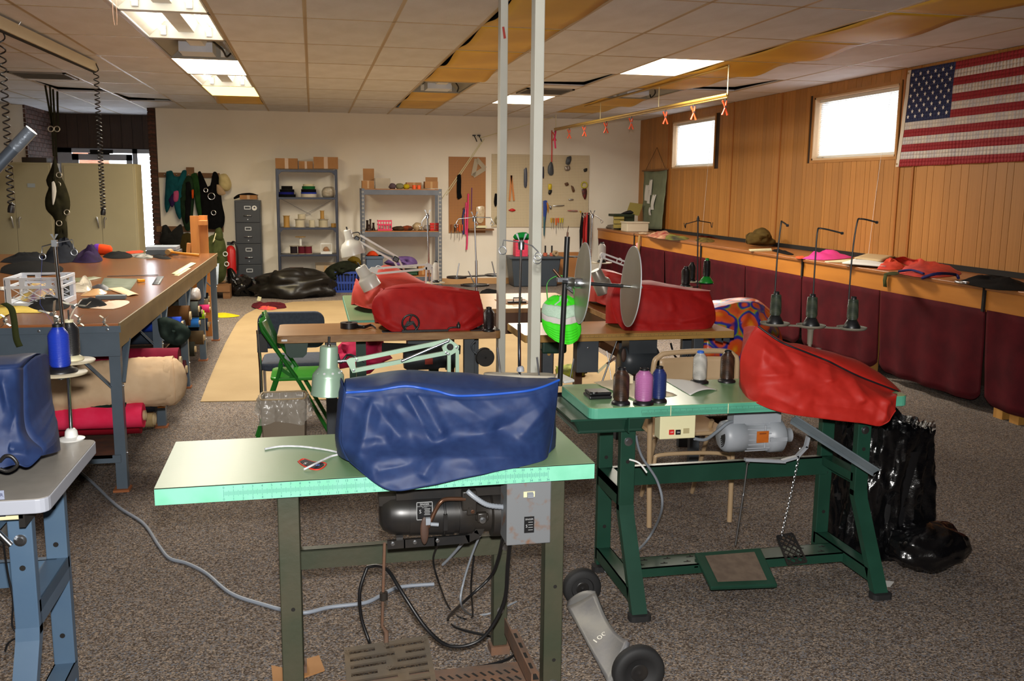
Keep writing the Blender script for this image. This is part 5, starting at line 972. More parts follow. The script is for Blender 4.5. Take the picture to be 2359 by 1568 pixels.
cable('lamp_cord',[at(840,620,y=LY),at(856,626,y=LY),at(870,612,y=LY),at(885,620,y=LY)],.003,white,parent=l2)
l3=thing('desk_lamp','large white lamp with wide bell shade above the far green topped table','lamp',(.68,6.5,.795));LY=6.4
a,b=at(800,530,y=LY),at(815,586,y=LY);m=MB();lathe2(m,[(0,-.02),(.022,-.02),(.027,.03),(.03,.35),(.035,.42),(.062,.52),(.078,.72),(.083,1.0),(.077,1.0),(.06,.6),(0,.5)],a,b,28);m.obj('shade',lw,l3)
m=MB();m.cyl(a-(b-a)*.02,a-(b-a)*.14,.005,8);m.obj('switch',blackm,l3)
P1,E1=at(826,547,y=LY),at(912,597,y=LY);B1=at(965,655,y=LY);B1.z=.80
off=Vector((.010,0,.016))
for s in(1,-1):m=MB();m.beam(P1+off*s,E1+off*s,.009,.013);m.obj('upper_arm',lw,l3);m=MB();m.beam(E1+off*s,B1+off*s,.009,.013);m.obj('lower_arm',lw,l3)
for c_,r_ in((at(822,549,y=LY),.022),(E1,.026)):m=MB();m.box(c_,(r_*1.6,.02,r_*1.4),(0,.5,0));m.obj('joint',blackm,l3,bevel=.006)
m=MB();m.beam(at(862,575,y=LY),at(905,592,y=LY),.006,.012);m.obj('spring',blackm,l3);cable('lamp_cord',[at(808,538,y=LY),at(825,535,y=LY),at(832,545,y=LY)],.004,blackm,parent=l3)
l4=thing('desk_lamp','grey lamp on white jointed arms between the two metal discs','lamp',(1.98,5.9,.795));LY=5.85
gl=mat('grey_lamp_metal','#8e8a80',.35,metal=.4);a,b=at(1372,622,y=LY),at(1395,672,y=LY);m=MB();lathe2(m,[(0,0),(.034,0),(.037,.05),(.04,.42),(.055,.5),(.06,.56),(.06,1.0),(.054,1.0),(.05,.6),(0,.5)],a,b,24);m.obj('shade',gl,l4)
E1=at(1388,588,y=LY);E2=at(1442,608,y=LY)
for s in(1,-1):m=MB();m.beam(E1+Vector((0,0,.014*s)),E2+Vector((0,0,.014*s)),.008,.011);m.obj('upper_arm',white,l4)
m=MB();m.beam(E1,at(1381,618,y=LY),.009,.02,(0,1,0));m.obj('drop_arm',white,l4);m=MB();m.lathe([(0,-.01),(.018,-.01),(.018,.01),(0,.01)],E1,(0,1,0),14);m.obj('joint',white,l4)
m=MB();m.beam(E2,Vector((E2.x+.02,LY,.8)),.01,.014,(0,1,0));m.obj('post',gl,l4)
m=MB();m.tube([at(1427,601,y=LY)+Vector((.018*math.cos(R(t)),0,.018*math.sin(R(t))))for t in range(0,360,30)],.003,6,closed=True);m.obj('cord_loop',white,l4)
# ================================================================ thread stands of the middle tables
def ring(c,r_,w_,par,nm='guide_ring',mt=None):m=MB();m.tube([c+Vector((r_*math.cos(R(t)),.003*math.sin(R(t)),r_*math.sin(R(t))))for t in range(0,360,20)],w_,6,closed=True);m.obj(nm,mt or steel,par)
def wing(c,par,s=1.0,mt=None):
 m=MB();m.lathe([(0,-.02*s),(.008*s,-.02*s),(.009*s,0),(.005*s,.006*s),(0,.006*s)],c,n=12)
 for sg in(-1,1):m.add([c+Vector(v)*s for v in((sg*.004,.002,.0),(sg*.004,-.002,.0),(sg*.017,0,.024),(sg*.010,0,.024))],[(0,1,2),(0,2,3),(1,3,2),(0,3,1)])
 m.obj('wing_nut',mt or steel,par)
s1=thing('thread_stand','grey two-spindle thread stand behind the navy cover, chrome rod with rings','thread stand',(.665,2.99,.795));SY=3.0
tc1,tc2=at(1152,858,y=SY+.04),at(1242,866,y=SY-.02)
m=MB()
def f8(u,v):
 a=2*math.pi*u;cx,cy=(tc1.x+tc2.x)/2,(tc1.y+tc2.y)/2;x=.118*math.cos(a);y=(.042+.02*math.cos(2*a))*math.sin(a);zz=tc1.z+(tc2.z-tc1.z)*(.5+.5*math.cos(a));rr=1 if v<.75 else 1-(v-.75)*3.9
 return Vector((cx+x*rr,cy+y*rr-.3*x*rr*.5,zz+(0 if v>.3 else-.008)))
m.grid(40,12,f8,cu=True);m.obj('tray',mat('grey_tray','#a39c8c',.55,col2='#989080',scale=7),s1,solid=.003)
rb_,rt_=at(1199,855,y=SY),at(1201,558,y=SY);rm_=at(1196,745,y=SY)
m=MB();m.tube([Vector((rb_.x,SY,.795)),rm_],.0058,10);m.obj('lower_rod',chrome,s1);m=MB();m.tube([rm_-Vector((0,0,.01)),rt_],.0038,8);m.obj('upper_rod',chrome,s1)
m=MB();m.lathe([(0,0),(.013,0),(.012,.012),(.008,.018),(0,.018)],rb_,n=14);m.obj('collar',mat('grey_plastic','#93959a',.5),s1)
for c_,d in((tc1,(1146,800)),(tc2,(1237,822))):m=MB();m.cyl(c_+Vector((.0,0,0)),at(*d,y=c_.y),.0032,8);m.obj('spindle',steel,s1)
wing(rt_,s1,1.2)
for e,f_ in(((1160,553),(1158,566)),((1226,566),(1240,580))):
 a,b=at(*e,y=SY),at(*f_,y=SY);m=MB();m.tube([rt_,a,b],.002,6);m.obj('guide_arm',steel,s1);ring(b-Vector((0,0,.015)),.0125,.0018,s1)
ring(at(1238,598,y=SY),.013,.0018,s1)
s2=thing('thread_stand','black oval three-tray thread stand with thin spindles behind the dark red cover','thread stand',(.94,5.47,.795));SY=5.47
c1,c2,c3=at(1052,638,y=SY),at(1140,633,y=SY),at(1094,656,y=SY-.08)
for c_,rx_,lb in((c1,.06,0),(c2,.06,0),(c3,.085,0)):m=MB();m.grid(28,5,lambda u,v,c_=c_,rx_=rx_:c_+Vector((rx_*math.cos(2*math.pi*u)*(1 if v<.5 else.86 if v<.8 else 0.001),.06*math.sin(2*math.pi*u)*(1 if v<.5 else.86 if v<.8 else.001),(-.006 if v<.2 else.004 if v<.6 else.001))),cu=True);m.obj('tray',blackiron,s2)
m=MB();m.beam(c1,c2,.05,.006);m.obj('tray_bridge',blackiron,s2)
rb_,rt_=Vector((at(1099,660,y=SY).x,SY,.795)),at(1093,500,y=SY);m=MB();m.tube([rb_,at(1097,600,y=SY)],.007,8);m.obj('lower_rod',steel,s2);m=MB();m.tube([at(1097,605,y=SY),rt_],.0045,8);m.obj('upper_rod',steel,s2)
for c_,d in((c1,(1058,606)),(c2,(1133,602)),(c3,(1079,624))):m=MB();m.cyl(c_,at(*d,y=c_.y),.0035,6);m.obj('spindle',steel,s2)
wing(rt_,s2,1.3)
for e,f_ in(((1056,504),(1051,515)),((1130,501),(1134,510)),((1097,510),(1097,512))):a,b=at(*e,y=SY),at(*f_,y=SY);m=MB();m.tube([rt_,a,b],.0028,6);m.obj('guide_arm',steel,s2);ring(b-Vector((0,0,.012)),.010,.002,s2)
s3=thing('thread_stand','tall chrome thread stand with one guide hook beside the far white cone','thread stand',(.8,6.75,.795));SY=6.75
rt_=at(985,494,y=SY);rb_=Vector((at(990,640,y=SY).x,SY,.795));m=MB();m.tube([rb_,rt_],.006,8);m.obj('rod',chrome,s3);wing(rt_,s3,1.4);a,b=at(972,510,y=SY),at(971,520,y=SY);m=MB();m.tube([rt_,a,b],.0035,6);m.obj('guide_arm',steel,s3);ring(b-Vector((0,0,.012)),.013,.002,s3)
m=MB();c_=at(1000,650,y=SY);m.lathe([(0,-.006),(.08,-.006),(.08,0),(0,0)],c_,n=20);m.beam(c_-Vector((0,0,.003)),Vector((rb_.x,SY,c_.z-.003)),.02,.006);m.obj('tray',trayc,s3)
wht=threadm('white_thread','#cfcabf');spool(at(1004,650,y=6.74),wht,'tall white thread cone with black base under the far chrome stand',.155,.024)
s4=thing('thread_stand','thin chrome thread stand at the bench corner behind the first metal disc','thread stand',(1.9,6.5,.795));SY=6.5
rt_=at(1365,494,y=SY);rb_=Vector((at(1360,650,y=SY).x,SY,.795));m=MB();m.tube([rb_,at(1361,575,y=SY)],.006,8);m.tube([at(1361,575,y=SY),rt_],.0045,8);m.obj('rod',chrome,s4);wing(rt_,s4,1.2)
for e,f_ in(((1377,500),(1386,507)),((1350,493),(1345,494))):a,b=at(*e,y=SY),at(*f_,y=SY);m=MB();m.tube([rt_,a,b],.0028,6);m.obj('guide_arm',steel,s4);ring(b-Vector((0,0,.01)),.010,.002,s4)
c_=at(1386,604,y=SY-.1);m=MB();m.lathe([(0,-.006),(.075,-.006),(.075,0),(0,0)],c_,n=20);m.beam(c_-Vector((0,0,.003)),Vector((rb_.x,SY,c_.z-.003)),.02,.006);m.obj('tray',trayc,s4)
c5=at(1325,590,y=SY);m=MB();m.lathe([(0,-.006),(.06,-.006),(.06,0),(0,0)],c5,n=20);m.beam(c5-Vector((0,0,.003)),Vector((rb_.x,SY,c5.z-.003)),.02,.006);m.obj('tray',blackiron,s4)
spool(c_+Vector((0,0,.002)),wht,'white thread cone beside the jointed lamp arms between the discs',.14,.028)
# ================================================================ disc reel stand and cap
rs=thing('reel_stand','black rod stand carrying two large brushed metal discs on a cross shaft','reel stand',at(1290,862,y=3.64));RY=3.64;rs.location.z=.796;ROOT[rs.name]=Matrix.Translation(rs.location)
m=MB();m.tube([rs.location.copy(),at(1307,545,y=RY)],.011,12);m.obj('upright',mat('black_rod','#1c1d1f',.35),rs)
m=MB();q=at(1307,545,y=RY);m.tube([q,q+Vector((.001,0,.018))],.004,6);m.tube([q+Vector((0,0,.018)),at(1310,520,y=RY)],.0015,5);m.obj('top_hook',copper,rs)
dn=Vector((math.cos(R(5.4)),-math.sin(R(5.4)),-.07)).normalized();c1=at(1340,652,y=3.62)
brushed=mat('brushed_disc','#a8a495',.38,metal=.75,col2='#97937f',scale=3,stretch=(1,1,.2))
sa_=c1-dn*.09;t2=(at(1452,661,y=3.6).x-c1.x)/dn.x;c2=c1+dn*t2
for c_ in(c1,c2):m=MB();m.lathe([(0,0),(.162,0),(.163,.0015),(.162,.003),(0,.003)],c_,dn,64,smooth=False);m.obj('disc',brushed,rs)
for c_ in(c1,c2):m=MB();m.lathe([(.162,-.0005),(.1645,-.0005),(.1645,.0035),(.162,.0035)],c_,dn,64);m.obj('disc_rim',silver,rs)
m=MB();m.tube([c1-dn*.08,c2-dn*.03],.0075,10);m.obj('shaft',MATS['black_rod'],rs);m=MB();m.tube([c2-dn*.03,c2+dn*.05],.006,10);m.obj('shaft_end',steel,rs)
m=MB();m.lathe([(0,-.06),(.022,-.06),(.022,-.035),(.019,-.033),(.019,-.028),(.022,-.026),(.022,0),(0,0)],c1,dn,20);m.obj('hub_collar',steel,rs)
m=MB();q=at(1297,644,y=RY);m.box(q,(.05,.03,.018));m.box(q+Vector((.022,-.02,-.015)),(.014,.02,.05));m.obj('clamp_block',mat('clamp_grey','#777a80',.4,metal=.5),rs,bevel=.002);m=MB();m.cyl(at(1306,663,y=RY-.03),at(1320,674,y=RY-.05),.005,8);m.obj('thumb_screw',steel,rs)
m=MB();m.cyl(at(1275,620,y=RY+.02),at(1300,650,y=RY),.006,8);m.obj('cross_pin',copper,rs)
cp=thing('baseball_cap','neon green and white mesh cap hanging from the reel stand','cap',at(1288,792,y=3.7));CY=3.78
neon=mat('neon_green','#3fe21c',.6);pale=mat('pale_mesh','#b9d2bd',.7,col2='#a9c4ae',scale=220);wcl=mat('off_white_cloth','#c9c2bd',.7)
cc=at(1290,712,y=CY);sx_=48/F*CY
def fcap(u,v): # u across, v bottom(band)->top
 a=math.pi*(u);x=-math.cos(a);h=v;z=(-.055+.115*h)+(.02*(1-h)*(x*x));w_=math.sqrt(max(0,1-(max(0,h-.25)/.78)**2.2))
 d=math.sin(a)*w_;return cc+Vector((x*w_*sx_*.98,-.06*d-.02*(1-h)+.005*nz((x*5,h*5,0)),z+.006*nz((x*4,h*3,2))))
for nm,v0,v1,mt in(('sweat_band',0.0,.22,wcl),('mesh_panel',.22,.66,pale),('crown_top',.66,1.0,neon)):m=MB();m.grid(30,10,lambda u,v,v0=v0,v1=v1:fcap(u,v0+(v1-v0)*v));m.obj(nm,mt,cp,solid=.002)
m=MB();m.grid(30,12,lambda u,v:fcap(u,0)+Vector((0,-.045*v*math.sin(math.pi*u)-.0,-.075*v*math.sin(math.pi*u)**.5-.0)));br_=m.obj('brim',neon,cp,solid=.003)
for k in range(5):m=MB();vv=.35+k*.14;m.tube([fcap(u/24,0)+Vector((0,-.045*vv*math.sin(math.pi*u/24)-.003,-.075*vv*math.sin(math.pi*u/24)**.5))for u in range(3,22)],.0008,4);m.obj('stitch_row',mat('stitch_green','#2fae18',.6),cp)
m=MB();pts=spl([fcap(.12,.8),at(1262,650,y=CY-.02),at(1290,634,y=CY-.03),at(1318,648,y=CY-.02),fcap(.9,.8)],6);m.grid(len(pts),2,lambda u,v:pts[round(u*(len(pts)-1))]+Vector((0,.012*v,-.006*v)));m.obj('back_strap',mat('strap_green','#4fb04a',.6),cp,solid=.002)
for u in(.42,.62):m=MB();m.tube([fcap(u-.1,.68)+Vector((0,-.003,0)),fcap(u,.85)+Vector((0,-.003,0)),fcap(u+.02,.97)+Vector((0,-.003,0))],.004,5);m.obj('reflective_tape',pale,cp)
# ================================================================ chairs, waste bin, rug and things on it
bc=thing('office_chair','dark blue padded stacking chair behind the brown table','chair',(-.14,6.4,0));bf=mat('blue_grey_upholstery','#2f3644',.85,col2='#383f4d',scale=60)
def rr3(a,b,y,th,r_,mt,nm,par,tilt=0):
 w_,h_=b.x-a.x,a.z-b.z;m=MB();m.prism(rrect(w_,h_,r_,5),Vector(((a.x+b.x)/2,y+th,(a.z+b.z)/2)),(1,0,0),(0,tilt,1),th);return m.obj(nm,mt,par,bevel=.008)
rr3(at(592,720,y=6.15),at(749,800,y=6.15),6.15,.04,.06,bf,'backrest',bc)
m=MB();a,b=at(606,838,z=.46),at(750,838,z=.46);m.prism(rrect(.42,.42,.06,5,(a.x+b.x)/2,a.y+.2),(0,0,.41),(1,0,0),(0,1,0),.05);m.obj('seat',bf,bc,bevel=.012)
for xx,z0 in((594,0),(752,0)):m=MB();p=at(xx,760,y=6.14);m.tube([p,Vector((p.x+.01,6.14,.42)),Vector((p.x+.01,6.12,.0))],.011,8);m.obj('leg',chrome,bc);m=MB();m.tube([Vector((p.x+.01,6.14,.42)),Vector((p.x+.01,6.55,.42)),Vector((p.x+.01,6.6,.0))],.011,8);m.obj('leg',chrome,bc)
m=MB();p=at(594,790,y=6.14);m.bb(p.x-.005,p.x+.06,6.13,6.16,p.z-.06,p.z+.06);m.obj('side_plate',blackm,bc)
gc=thing('folding_chair','glossy green metal folding chair beside the brown table','chair',(-.05,5.85,0));gg=mat('glossy_green','#1d6a22',.22,col2='#216f26',scale=5)
for yy,dx in((5.68,0),(6.02,0)):
 dpx=lambda a,b:Vector((at(a,b,y=5.68).x,yy,at(a,b,y=5.68).z))
 p=[dpx(599,742),dpx(604,760),dpx(690,880),dpx(755,990)];e=p[-1]+(p[-1]-p[-2])*((p[-1].z-.01)/(p[-2].z-p[-1].z));m=MB();m.tube([*p,e],.0125,10);m.obj('side_tube',gg,gc)
 p=[dpx(648,840),dpx(640,870),dpx(597,1000)];e=p[-1]+(p[-1]-p[-2])*((p[-1].z-.01)/(p[-2].z-p[-1].z));m=MB();m.tube([*p,e],.0125,10);m.obj('rear_leg',gg,gc)
 m=MB();m.beam(dpx(648,850),dpx(675,868),.005,.02);m.obj('link',gg,gc)
t0,t1=at(598,742,y=5.68),at(640,802,y=5.68)
m=MB();m.grid(8,14,lambda u,v:Vector((t0.x+(t1.x-t0.x)*u+.03*math.sin(math.pi*v)*(1-u)*-.3+(.03 if.1<v<.9 else 0)*(1-u),5.67+.36*v,t0.z+(t1.z-t0.z)*u+.045*math.sin(math.pi*v)**.6*(1-u))));m.obj('back_panel',gg,gc,solid=.004)
m=MB();a,b=at(622,860,y=5.68),at(760,860,y=5.68);m.prism(rrect(.38,.36,.05,5,a.x+.19,5.85),(0,0,.435),(1,0,0),(0,1,0),.022);m.obj('seat',mat('bright_green_seat','#2a8a1c',.3),gc,bevel=.008)
wb_=thing('waste_basket','taupe rectangular waste basket with clear plastic liner','waste basket',(-.2,5.0,0));tp2=mat('taupe_plastic','#7a6c5a',.5);wy=4.9
ra,rb2=at(597,922,y=wy),at(706,922,y=wy);zt_=ra.z;wx0,wx1=ra.x,rb2.x
def fcan(u,v,g=0,h=None):
 a=2*math.pi*u;s,c=math.sin(a),math.cos(a);k=1/max(abs(s),abs(c))**.75;t=.86+.14*v;return Vector(((wx0+wx1)/2+c*k*((wx1-wx0)/2+g)*t,wy+.1+s*k*(.1+g)*t,zt_*v))
m=MB();m.grid(48,10,lambda u,v:fcan(u,v),cu=True);m.obj('bin',tp2,wb_,solid=.004)
m=MB();m.tube([fcan(k/48,1)for k in range(48)],.005,6,closed=True);m.obj('rim',mat('rim_tan','#a08a66',.5),wb_)
liner=mat('clear_liner','#cfc8bb',.25,alpha=.38,spec=.8)
def flin(u,v):
 p=fcan(u,1);out=(p-Vector(((wx0+wx1)/2,wy+.1,p.z))).normalized();q=6*u*math.pi
 if v<.4:t=v/.4;return p-out*(.012+.02*(1-t))+Vector((0,0,-.22*(1-t)))+out*.006*nz((math.cos(q),math.sin(q),t*4),2)
 t=(v-.4)/.6;dr=.09+.05*nz((math.cos(2*math.pi*u)*2,math.sin(2*math.pi*u)*2,3))+(.03 if out.y<-.5 else 0);return p+out*(.006+.02*t+.014*math.sin(u*70)*t+.014*nz((math.cos(q)*2,math.sin(q)*2,t*5),2))+Vector((0,0,.006-dr*t))
m=MB();m.grid(120,24,flin,cu=True);m.obj('liner',liner,wb_)
rugm=mat('tan_canvas','#a38b64',.9,col2='#99815b',scale=2.2,detail=5,bump=.08,bscale=80)
rp=[at(a,b,z=.001)for a,b in((462,926),(478,885),(497,840),(520,790),(545,745),(565,725),(590,712))]+[Vector((-.3,13.2,.001)),Vector((1.2,13.4,.001)),Vector((2.3,13.2,.001)),Vector((2.75,10,.001)),Vector((2.7,7.4,.001)),Vector((2.3,6.8,.001)),Vector((1.0,6.95,.001))]
n=len(rp);m=MB();m.add(rp+[p+Vector((0,0,.006))for p in rp],[list(range(n))[::-1],list(range(n,2*n))]+[(i,(i+1)%n,n+(i+1)%n,n+i)for i in range(n)]);tag(m.obj('floor_mat',rugm),'large tan canvas mat spread on the carpet under the tables','mat')
def blob(name,label,cat_,c,r_,material,f=.18,s=3,seed=0,n=26,flat=0.0):
 m=MB();c=Vector(c);m.ball(c,r_,n,n//2+2,lambda d:1+f*nz(d*s+Vector((seed,0,0)),1)+f*.3*crk(d*s*.5+Vector((0,seed,0)),1.3))
 if flat is not None:m.v=[Vector((p.x,p.y,max(p.z,flat)))for p in m.v]
 return tag(m.obj(name,material),label,cat_)
_b=blob('fabric_bundle','crumpled raspberry pink fabric bundle on the mat under the brown table','fabric',at(832,812,y=6.5),(.15,.2,.1),mat('raspberry_cloth','#b01f48',.8,spec=.2),.5,2.2,2,flat=None)
blob('fabric_bundle','yellow green straps heaped on the mat behind the switch box','straps',at(1315,855,z=.04),(.12,.12,.05),mat('lime_strap','#8f9a1c',.7,col2='#3d4210',scale=12),.35,4,5,flat=.008)
# wild patterned fabric over a chair
def groovy_mat():
 m=bpy.data.materials.new('tie_dye_print');m.use_nodes=True;N=m.node_tree.nodes;L=m.node_tree.links;b=N['Principled BSDF'];tc=N.new('ShaderNodeTexCoord')
 v=N.new('ShaderNodeTexVoronoi');v.inputs['Scale'].default_value=9;n1=N.new('ShaderNodeTexNoise');n1.inputs['Scale'].default_value=4;mx=N.new('ShaderNodeMix');mx.data_type='VECTOR';mx.inputs[0].default_value=.12
 L.new(tc.outputs['Object'],n1.inputs['Vector']);L.new(tc.outputs['Object'],mx.inputs[4]);L.new(n1.outputs['Color'],mx.inputs[5]);L.new(mx.outputs[1],v.inputs['Vector'])
 cr=N.new('ShaderNodeValToRGB');e=cr.color_ramp.elements;e[0].color=lin('#e89a1e');e[1].color=lin('#cf4a2c')
 for p,c in((.25,'#e2561f'),(.45,'#d8522e'),(.52,'#2d2f8f'),(.6,'#30349a'),(.64,'#6f9a2c'),(.70,'#d8622a')):k=e.new(p);k.color=lin(c)
 L.new(v.outputs['Distance'],cr.inputs['Fac']);L.new(cr.outputs['Color'],b.inputs['Base Color']);b.inputs['Roughness'].default_value=.3;return m
gt=groovy_mat()
gv=thing('draped_chair','chair draped in shiny orange tie-dye fabric beyond the tan table','draped chair',(2.75,5.85,0))
gr=[[(1600,930,5.62),(1640,925,5.6),(1700,925,5.6),(1760,920,5.62),(1810,900,5.75)],[(1610,830,5.62),(1645,828,5.6),(1700,828,5.6),(1760,820,5.62),(1805,800,5.75)],[(1625,755,5.64),(1650,750,5.62),(1700,755,5.62),(1755,750,5.64),(1790,745,5.75)],[(1640,712,5.72),(1665,704,5.72),(1705,697,5.72),(1745,700,5.72),(1775,722,5.78)]]
cover(gv,gr,.35,.02,gt,[((1730,695),(1700,750),.03,14),((1735,700),(1750,750),.03,14),((1690,740),(1650,760),.02,12)],[(1642,708,5.85),(1668,700,5.9),(1700,692,5.9),(1735,687,5.9),(1772,715,5.88)],amp=.02,fs=4,seed=91,nu=60,nv=40)
# ================================================================ big cutting table
CT=thing('cutting_table','long brown cutting table with steel frame and fabric rolls beneath','table',(-2.2,7.5,0));CX0,CX1,CY0,CY1,CZ=-3.42,-.98,5.0,10.07,.90
hard=mat('worn_hardboard','#6a3f20',.22,col2='#7a4c28',scale=1.4,detail=6,stretch=(2,.6,1),bump=.02);steelb=mat('slate_steel','#4c5a66',.45,col2='#556370',scale=5);warmlit=mat('warm_lit_steel','#7d6a42',.5,col2='#6e5c38',scale=5)  # side apron steel: same grey paint, with warm light put into its colour
m=MB();m.bb(CX0,CX1,CY0+.008,CY1,CZ-.012,CZ);m.obj('tabletop',hard,CT);m=MB();m.bb(CX0,CX1,CY0,CY0+.0075,CZ-.018,CZ-.001);m.obj('front_lip_board',mat('orange_board','#a5602a',.5),CT)
m=MB();m.bb(CX0,CX1+.012,CY0-.012,CY0-.001,CZ-.045,CZ-.012);m.bb(CX0,CX1,CY0+.01,CY0+.02,CZ-.17,CZ-.012);m.obj('front_apron',steelb,CT)
m=MB();m.bb(CX1-.01,CX1,CY0+.02,CY1,CZ-.13,CZ-.012);m.bb(CX1+.001,CX1+.009,CY0,CY1,CZ-.03,CZ+.001);m.obj('side_apron',warmlit,CT)
for k,y in enumerate((5.06,6.4,7.65,8.85,10.0)):
 m=MB();m.bb(CX1-.065,CX1-.015,y-.005,y,0,CZ-.1);m.bb(CX1-.015,CX1-.0105,y-.005,y+.05,0,CZ-.1);m.obj('leg',steelb,CT);m=MB();m.bb(CX1-.08,CX1+.0,y-.03,y+.06,0,.012);m.obj('foot_plate',mat('rust_orange_plate','#9a5a30',.7),CT)
 m=MB();m.beam((CX1-.06,y,.56),(CX1-.25,y,CZ-.13),.006,.04,(0,1,0));m.obj('gusset',steelb,CT);m=MB();m.beam((CX1-.013,y+.02,.58),(CX1-.013,y+.22,CZ-.12),.006,.035,(1,0,0));m.obj('gusset',steelb,CT)
 for z in(.2,.56):bolt(CT,(CX1-.0105,y+.025,z),(1,0,0),.009)
 for xx in(-2.2,-3.35):m=MB();m.bb(xx,xx+.05,y-.005,y+.03,0,CZ-.1);m.obj('leg',steelb,CT)
m=MB();m.bb(CX0+.05,CX1-.07,5.02,5.9,.19,.205);m.obj('shelf_board',rust,CT);m=MB();m.bb(CX0,CX1-.03,5.02,5.03,.165,.205);m.obj('shelf_rail',steelb,CT);m=MB();m.bb(CX0+.05,CX1-.07,6.0,9.95,.19,.205);m.obj('shelf_board',rust,CT)
for zz,y0,y1 in((.43,6.1,9.95),):m=MB();m.bb(CX0+.05,CX1-.08,y0,y1,zz,zz+.012);m.obj('upper_shelf',rust,CT)
for x in(-1.75,-1.35,-1.03):bolt(CT,(x,CY0-.012,CZ-.03),(0,-1,0),.007)
def roll(pe,r_,y,material,label,ln=1.2,core=None,name='fabric_roll',z=None,dy=0,fuzzy=0):
 e=at(pe[0],pe[1],y=y)
 if z is not None:e.z=z
 if y>6.2:e.x=min(e.x,CX1+.05)
 t=thing(name,label,'fabric roll',(e.x-ln/2,e.y,e.z-r_),0,'fabric rolls under the cutting table');a=Vector((e.x-ln,e.y+dy,e.z));d=(e-a).normalized()
 m=MB();L_=(e-a).length
 def fn(u,v):
  an=2*math.pi*u;q=a+d*(L_*v);rr=r_*(1+.05*math.sin(3*an+v*5)+.04*nz((math.cos(an)*2,math.sin(an)*2,v*6),1.5)+fuzzy*nz((math.cos(an)*5,math.sin(an)*5,v*22),2));return q+Vector((0,math.cos(an)*rr,math.sin(an)*rr))
 m.grid(26 if not fuzzy else 60,16 if not fuzzy else 50,fn,cu=True);m.lathe([(r_,0),(.0,.0)],e-d*.001,d,26);m.obj('cloth',material,t)
 if fuzzy:m=MB();m.ball(e-d*.02,(.09,r_*.99,r_*.99),44,26,lambda q:1+fuzzy*1.5*nz(q*6,1));m.obj('cloth_end',material,t);return t
 m=MB();cr=core or r_*.42;m.lathe([(cr*.8,-.1),(cr*.8,.012),(cr,.012),(cr,-.1)],e,d,18);m.obj('core_tube',mat('kraft_tube','#b59f78',.7),t)
 return t
def cl(n,c,c2=None):return mat(n,c,.9,col2=c2 or c,scale=12,spec=.12)
roll((331,956),.066,5.2,cl('hot_pink_cloth','#f02c55','#f53f66'),'hot pink fabric roll on the lower shelf',1.3);roll((322,935),.06,5.42,cl('crimson_cloth','#8a1222'),'crimson fabric roll just behind the hot pink one',1.3,z=.275)
roll((352,938),.045,5.58,cl('tan_tube_cloth','#a08a62'),'tan cardboard tube sticking out behind the hot pink roll',.9,core=.035,z=.255)
roll((292,902),.055,5.22,cl('bottle_green_cloth','#1d2f26','#16241e'),'dark bottle green roll above the hot pink one',1.2,z=.40);roll((358,905),.055,5.42,cl('black_cloth','#15161a','#22242a'),'black fabric roll behind the bottle green one',1.2,z=.39);roll((378,898),.05,5.62,cl('orange_tube_cloth','#a5672c'),'brown tube beside the black fabric roll',1.0,z=.36)
roll((398,835),.135,5.36,cl('cream_fleece','#cfb08c','#d8bb98'),'fat cream fleece roll bulging out under the table corner',.62,z=.52,fuzzy=.04,core=.02,dy=-.12);roll((412,800),.085,5.72,cl('maroon_cloth','#7c1730','#6a1228'),'maroon roll behind the cream fleece',.9,z=.56)
roll((150,800),.1,5.3,cl('forest_cloth','#22302a','#1a2620'),'dark forest green roll at the left under the table',1.3,z=.53);roll((150,770),.08,5.6,cl('wine_cloth','#3c0f18','#4a131e'),'dark wine red roll under the table apron',1.3,z=.67)
roll((432,718),.052,6.9,cl('royal_cloth','#1c3a9c','#2142aa'),'royal blue roll on the upper shelf',.9,z=.62);roll((468,700),.075,7.35,cl('umber_cloth','#4a3016','#57391c'),'brown paper roll with white core on the upper shelf',.9,z=.62);roll((478,688),.06,7.9,cl('charcoal_cloth','#3f4340','#4a4e4a'),'charcoal roll behind the brown paper one',.9,z=.6)
roll((460,742),.085,7.05,cl('slate_cloth','#46505e','#3d4754'),'slate grey roll below the royal blue one',.8,z=.54-.0);roll((478,750),.035,8.3,cl('lime_cloth','#8dbb1c'),'small lime green roll end',.7,z=.5);roll((484,740),.035,8.7,cl('pink_tape_cloth','#d4356c'),'small pink roll end beside the lime one',.7,z=.5);roll((470,755),.04,7.9,cl('azure_cloth','#2c6cb8'),'azure blue roll end beside the lime one',.7,z=.49);roll((485,712),.045,8.1,cl('yellow_end_cloth','#1a1a1c'),'black roll with tan end on the upper shelf',.7,z=.55)
for _p,_r,_y,_z,_c,_l in(((430,880),.07,6.6,.28,'#1d2a3c','navy roll on the lower shelf behind the corner leg'),((440,850),.065,7.0,.275,'#4a1a24','wine roll on the lower shelf'),((450,830),.06,7.9,.27,'#2a2a22','dark olive roll on the lower shelf'),((470,800),.06,8.5,.27,'#5a4a34','khaki roll on the lower shelf'),((480,780),.06,9.3,.27,'#23324a','slate blue roll on the lower shelf near the table end'),((480,690),.055,8.9,.51,'#6a5c48','pale brown roll on the upper shelf near the table end'),((480,690),.055,9.4,.51,'#20242c','black blue roll on the upper shelf at the table end')):
 roll(_p,_r,_y,cl('roll_'+_c[1:],_c),_l,1.0,z=_z)
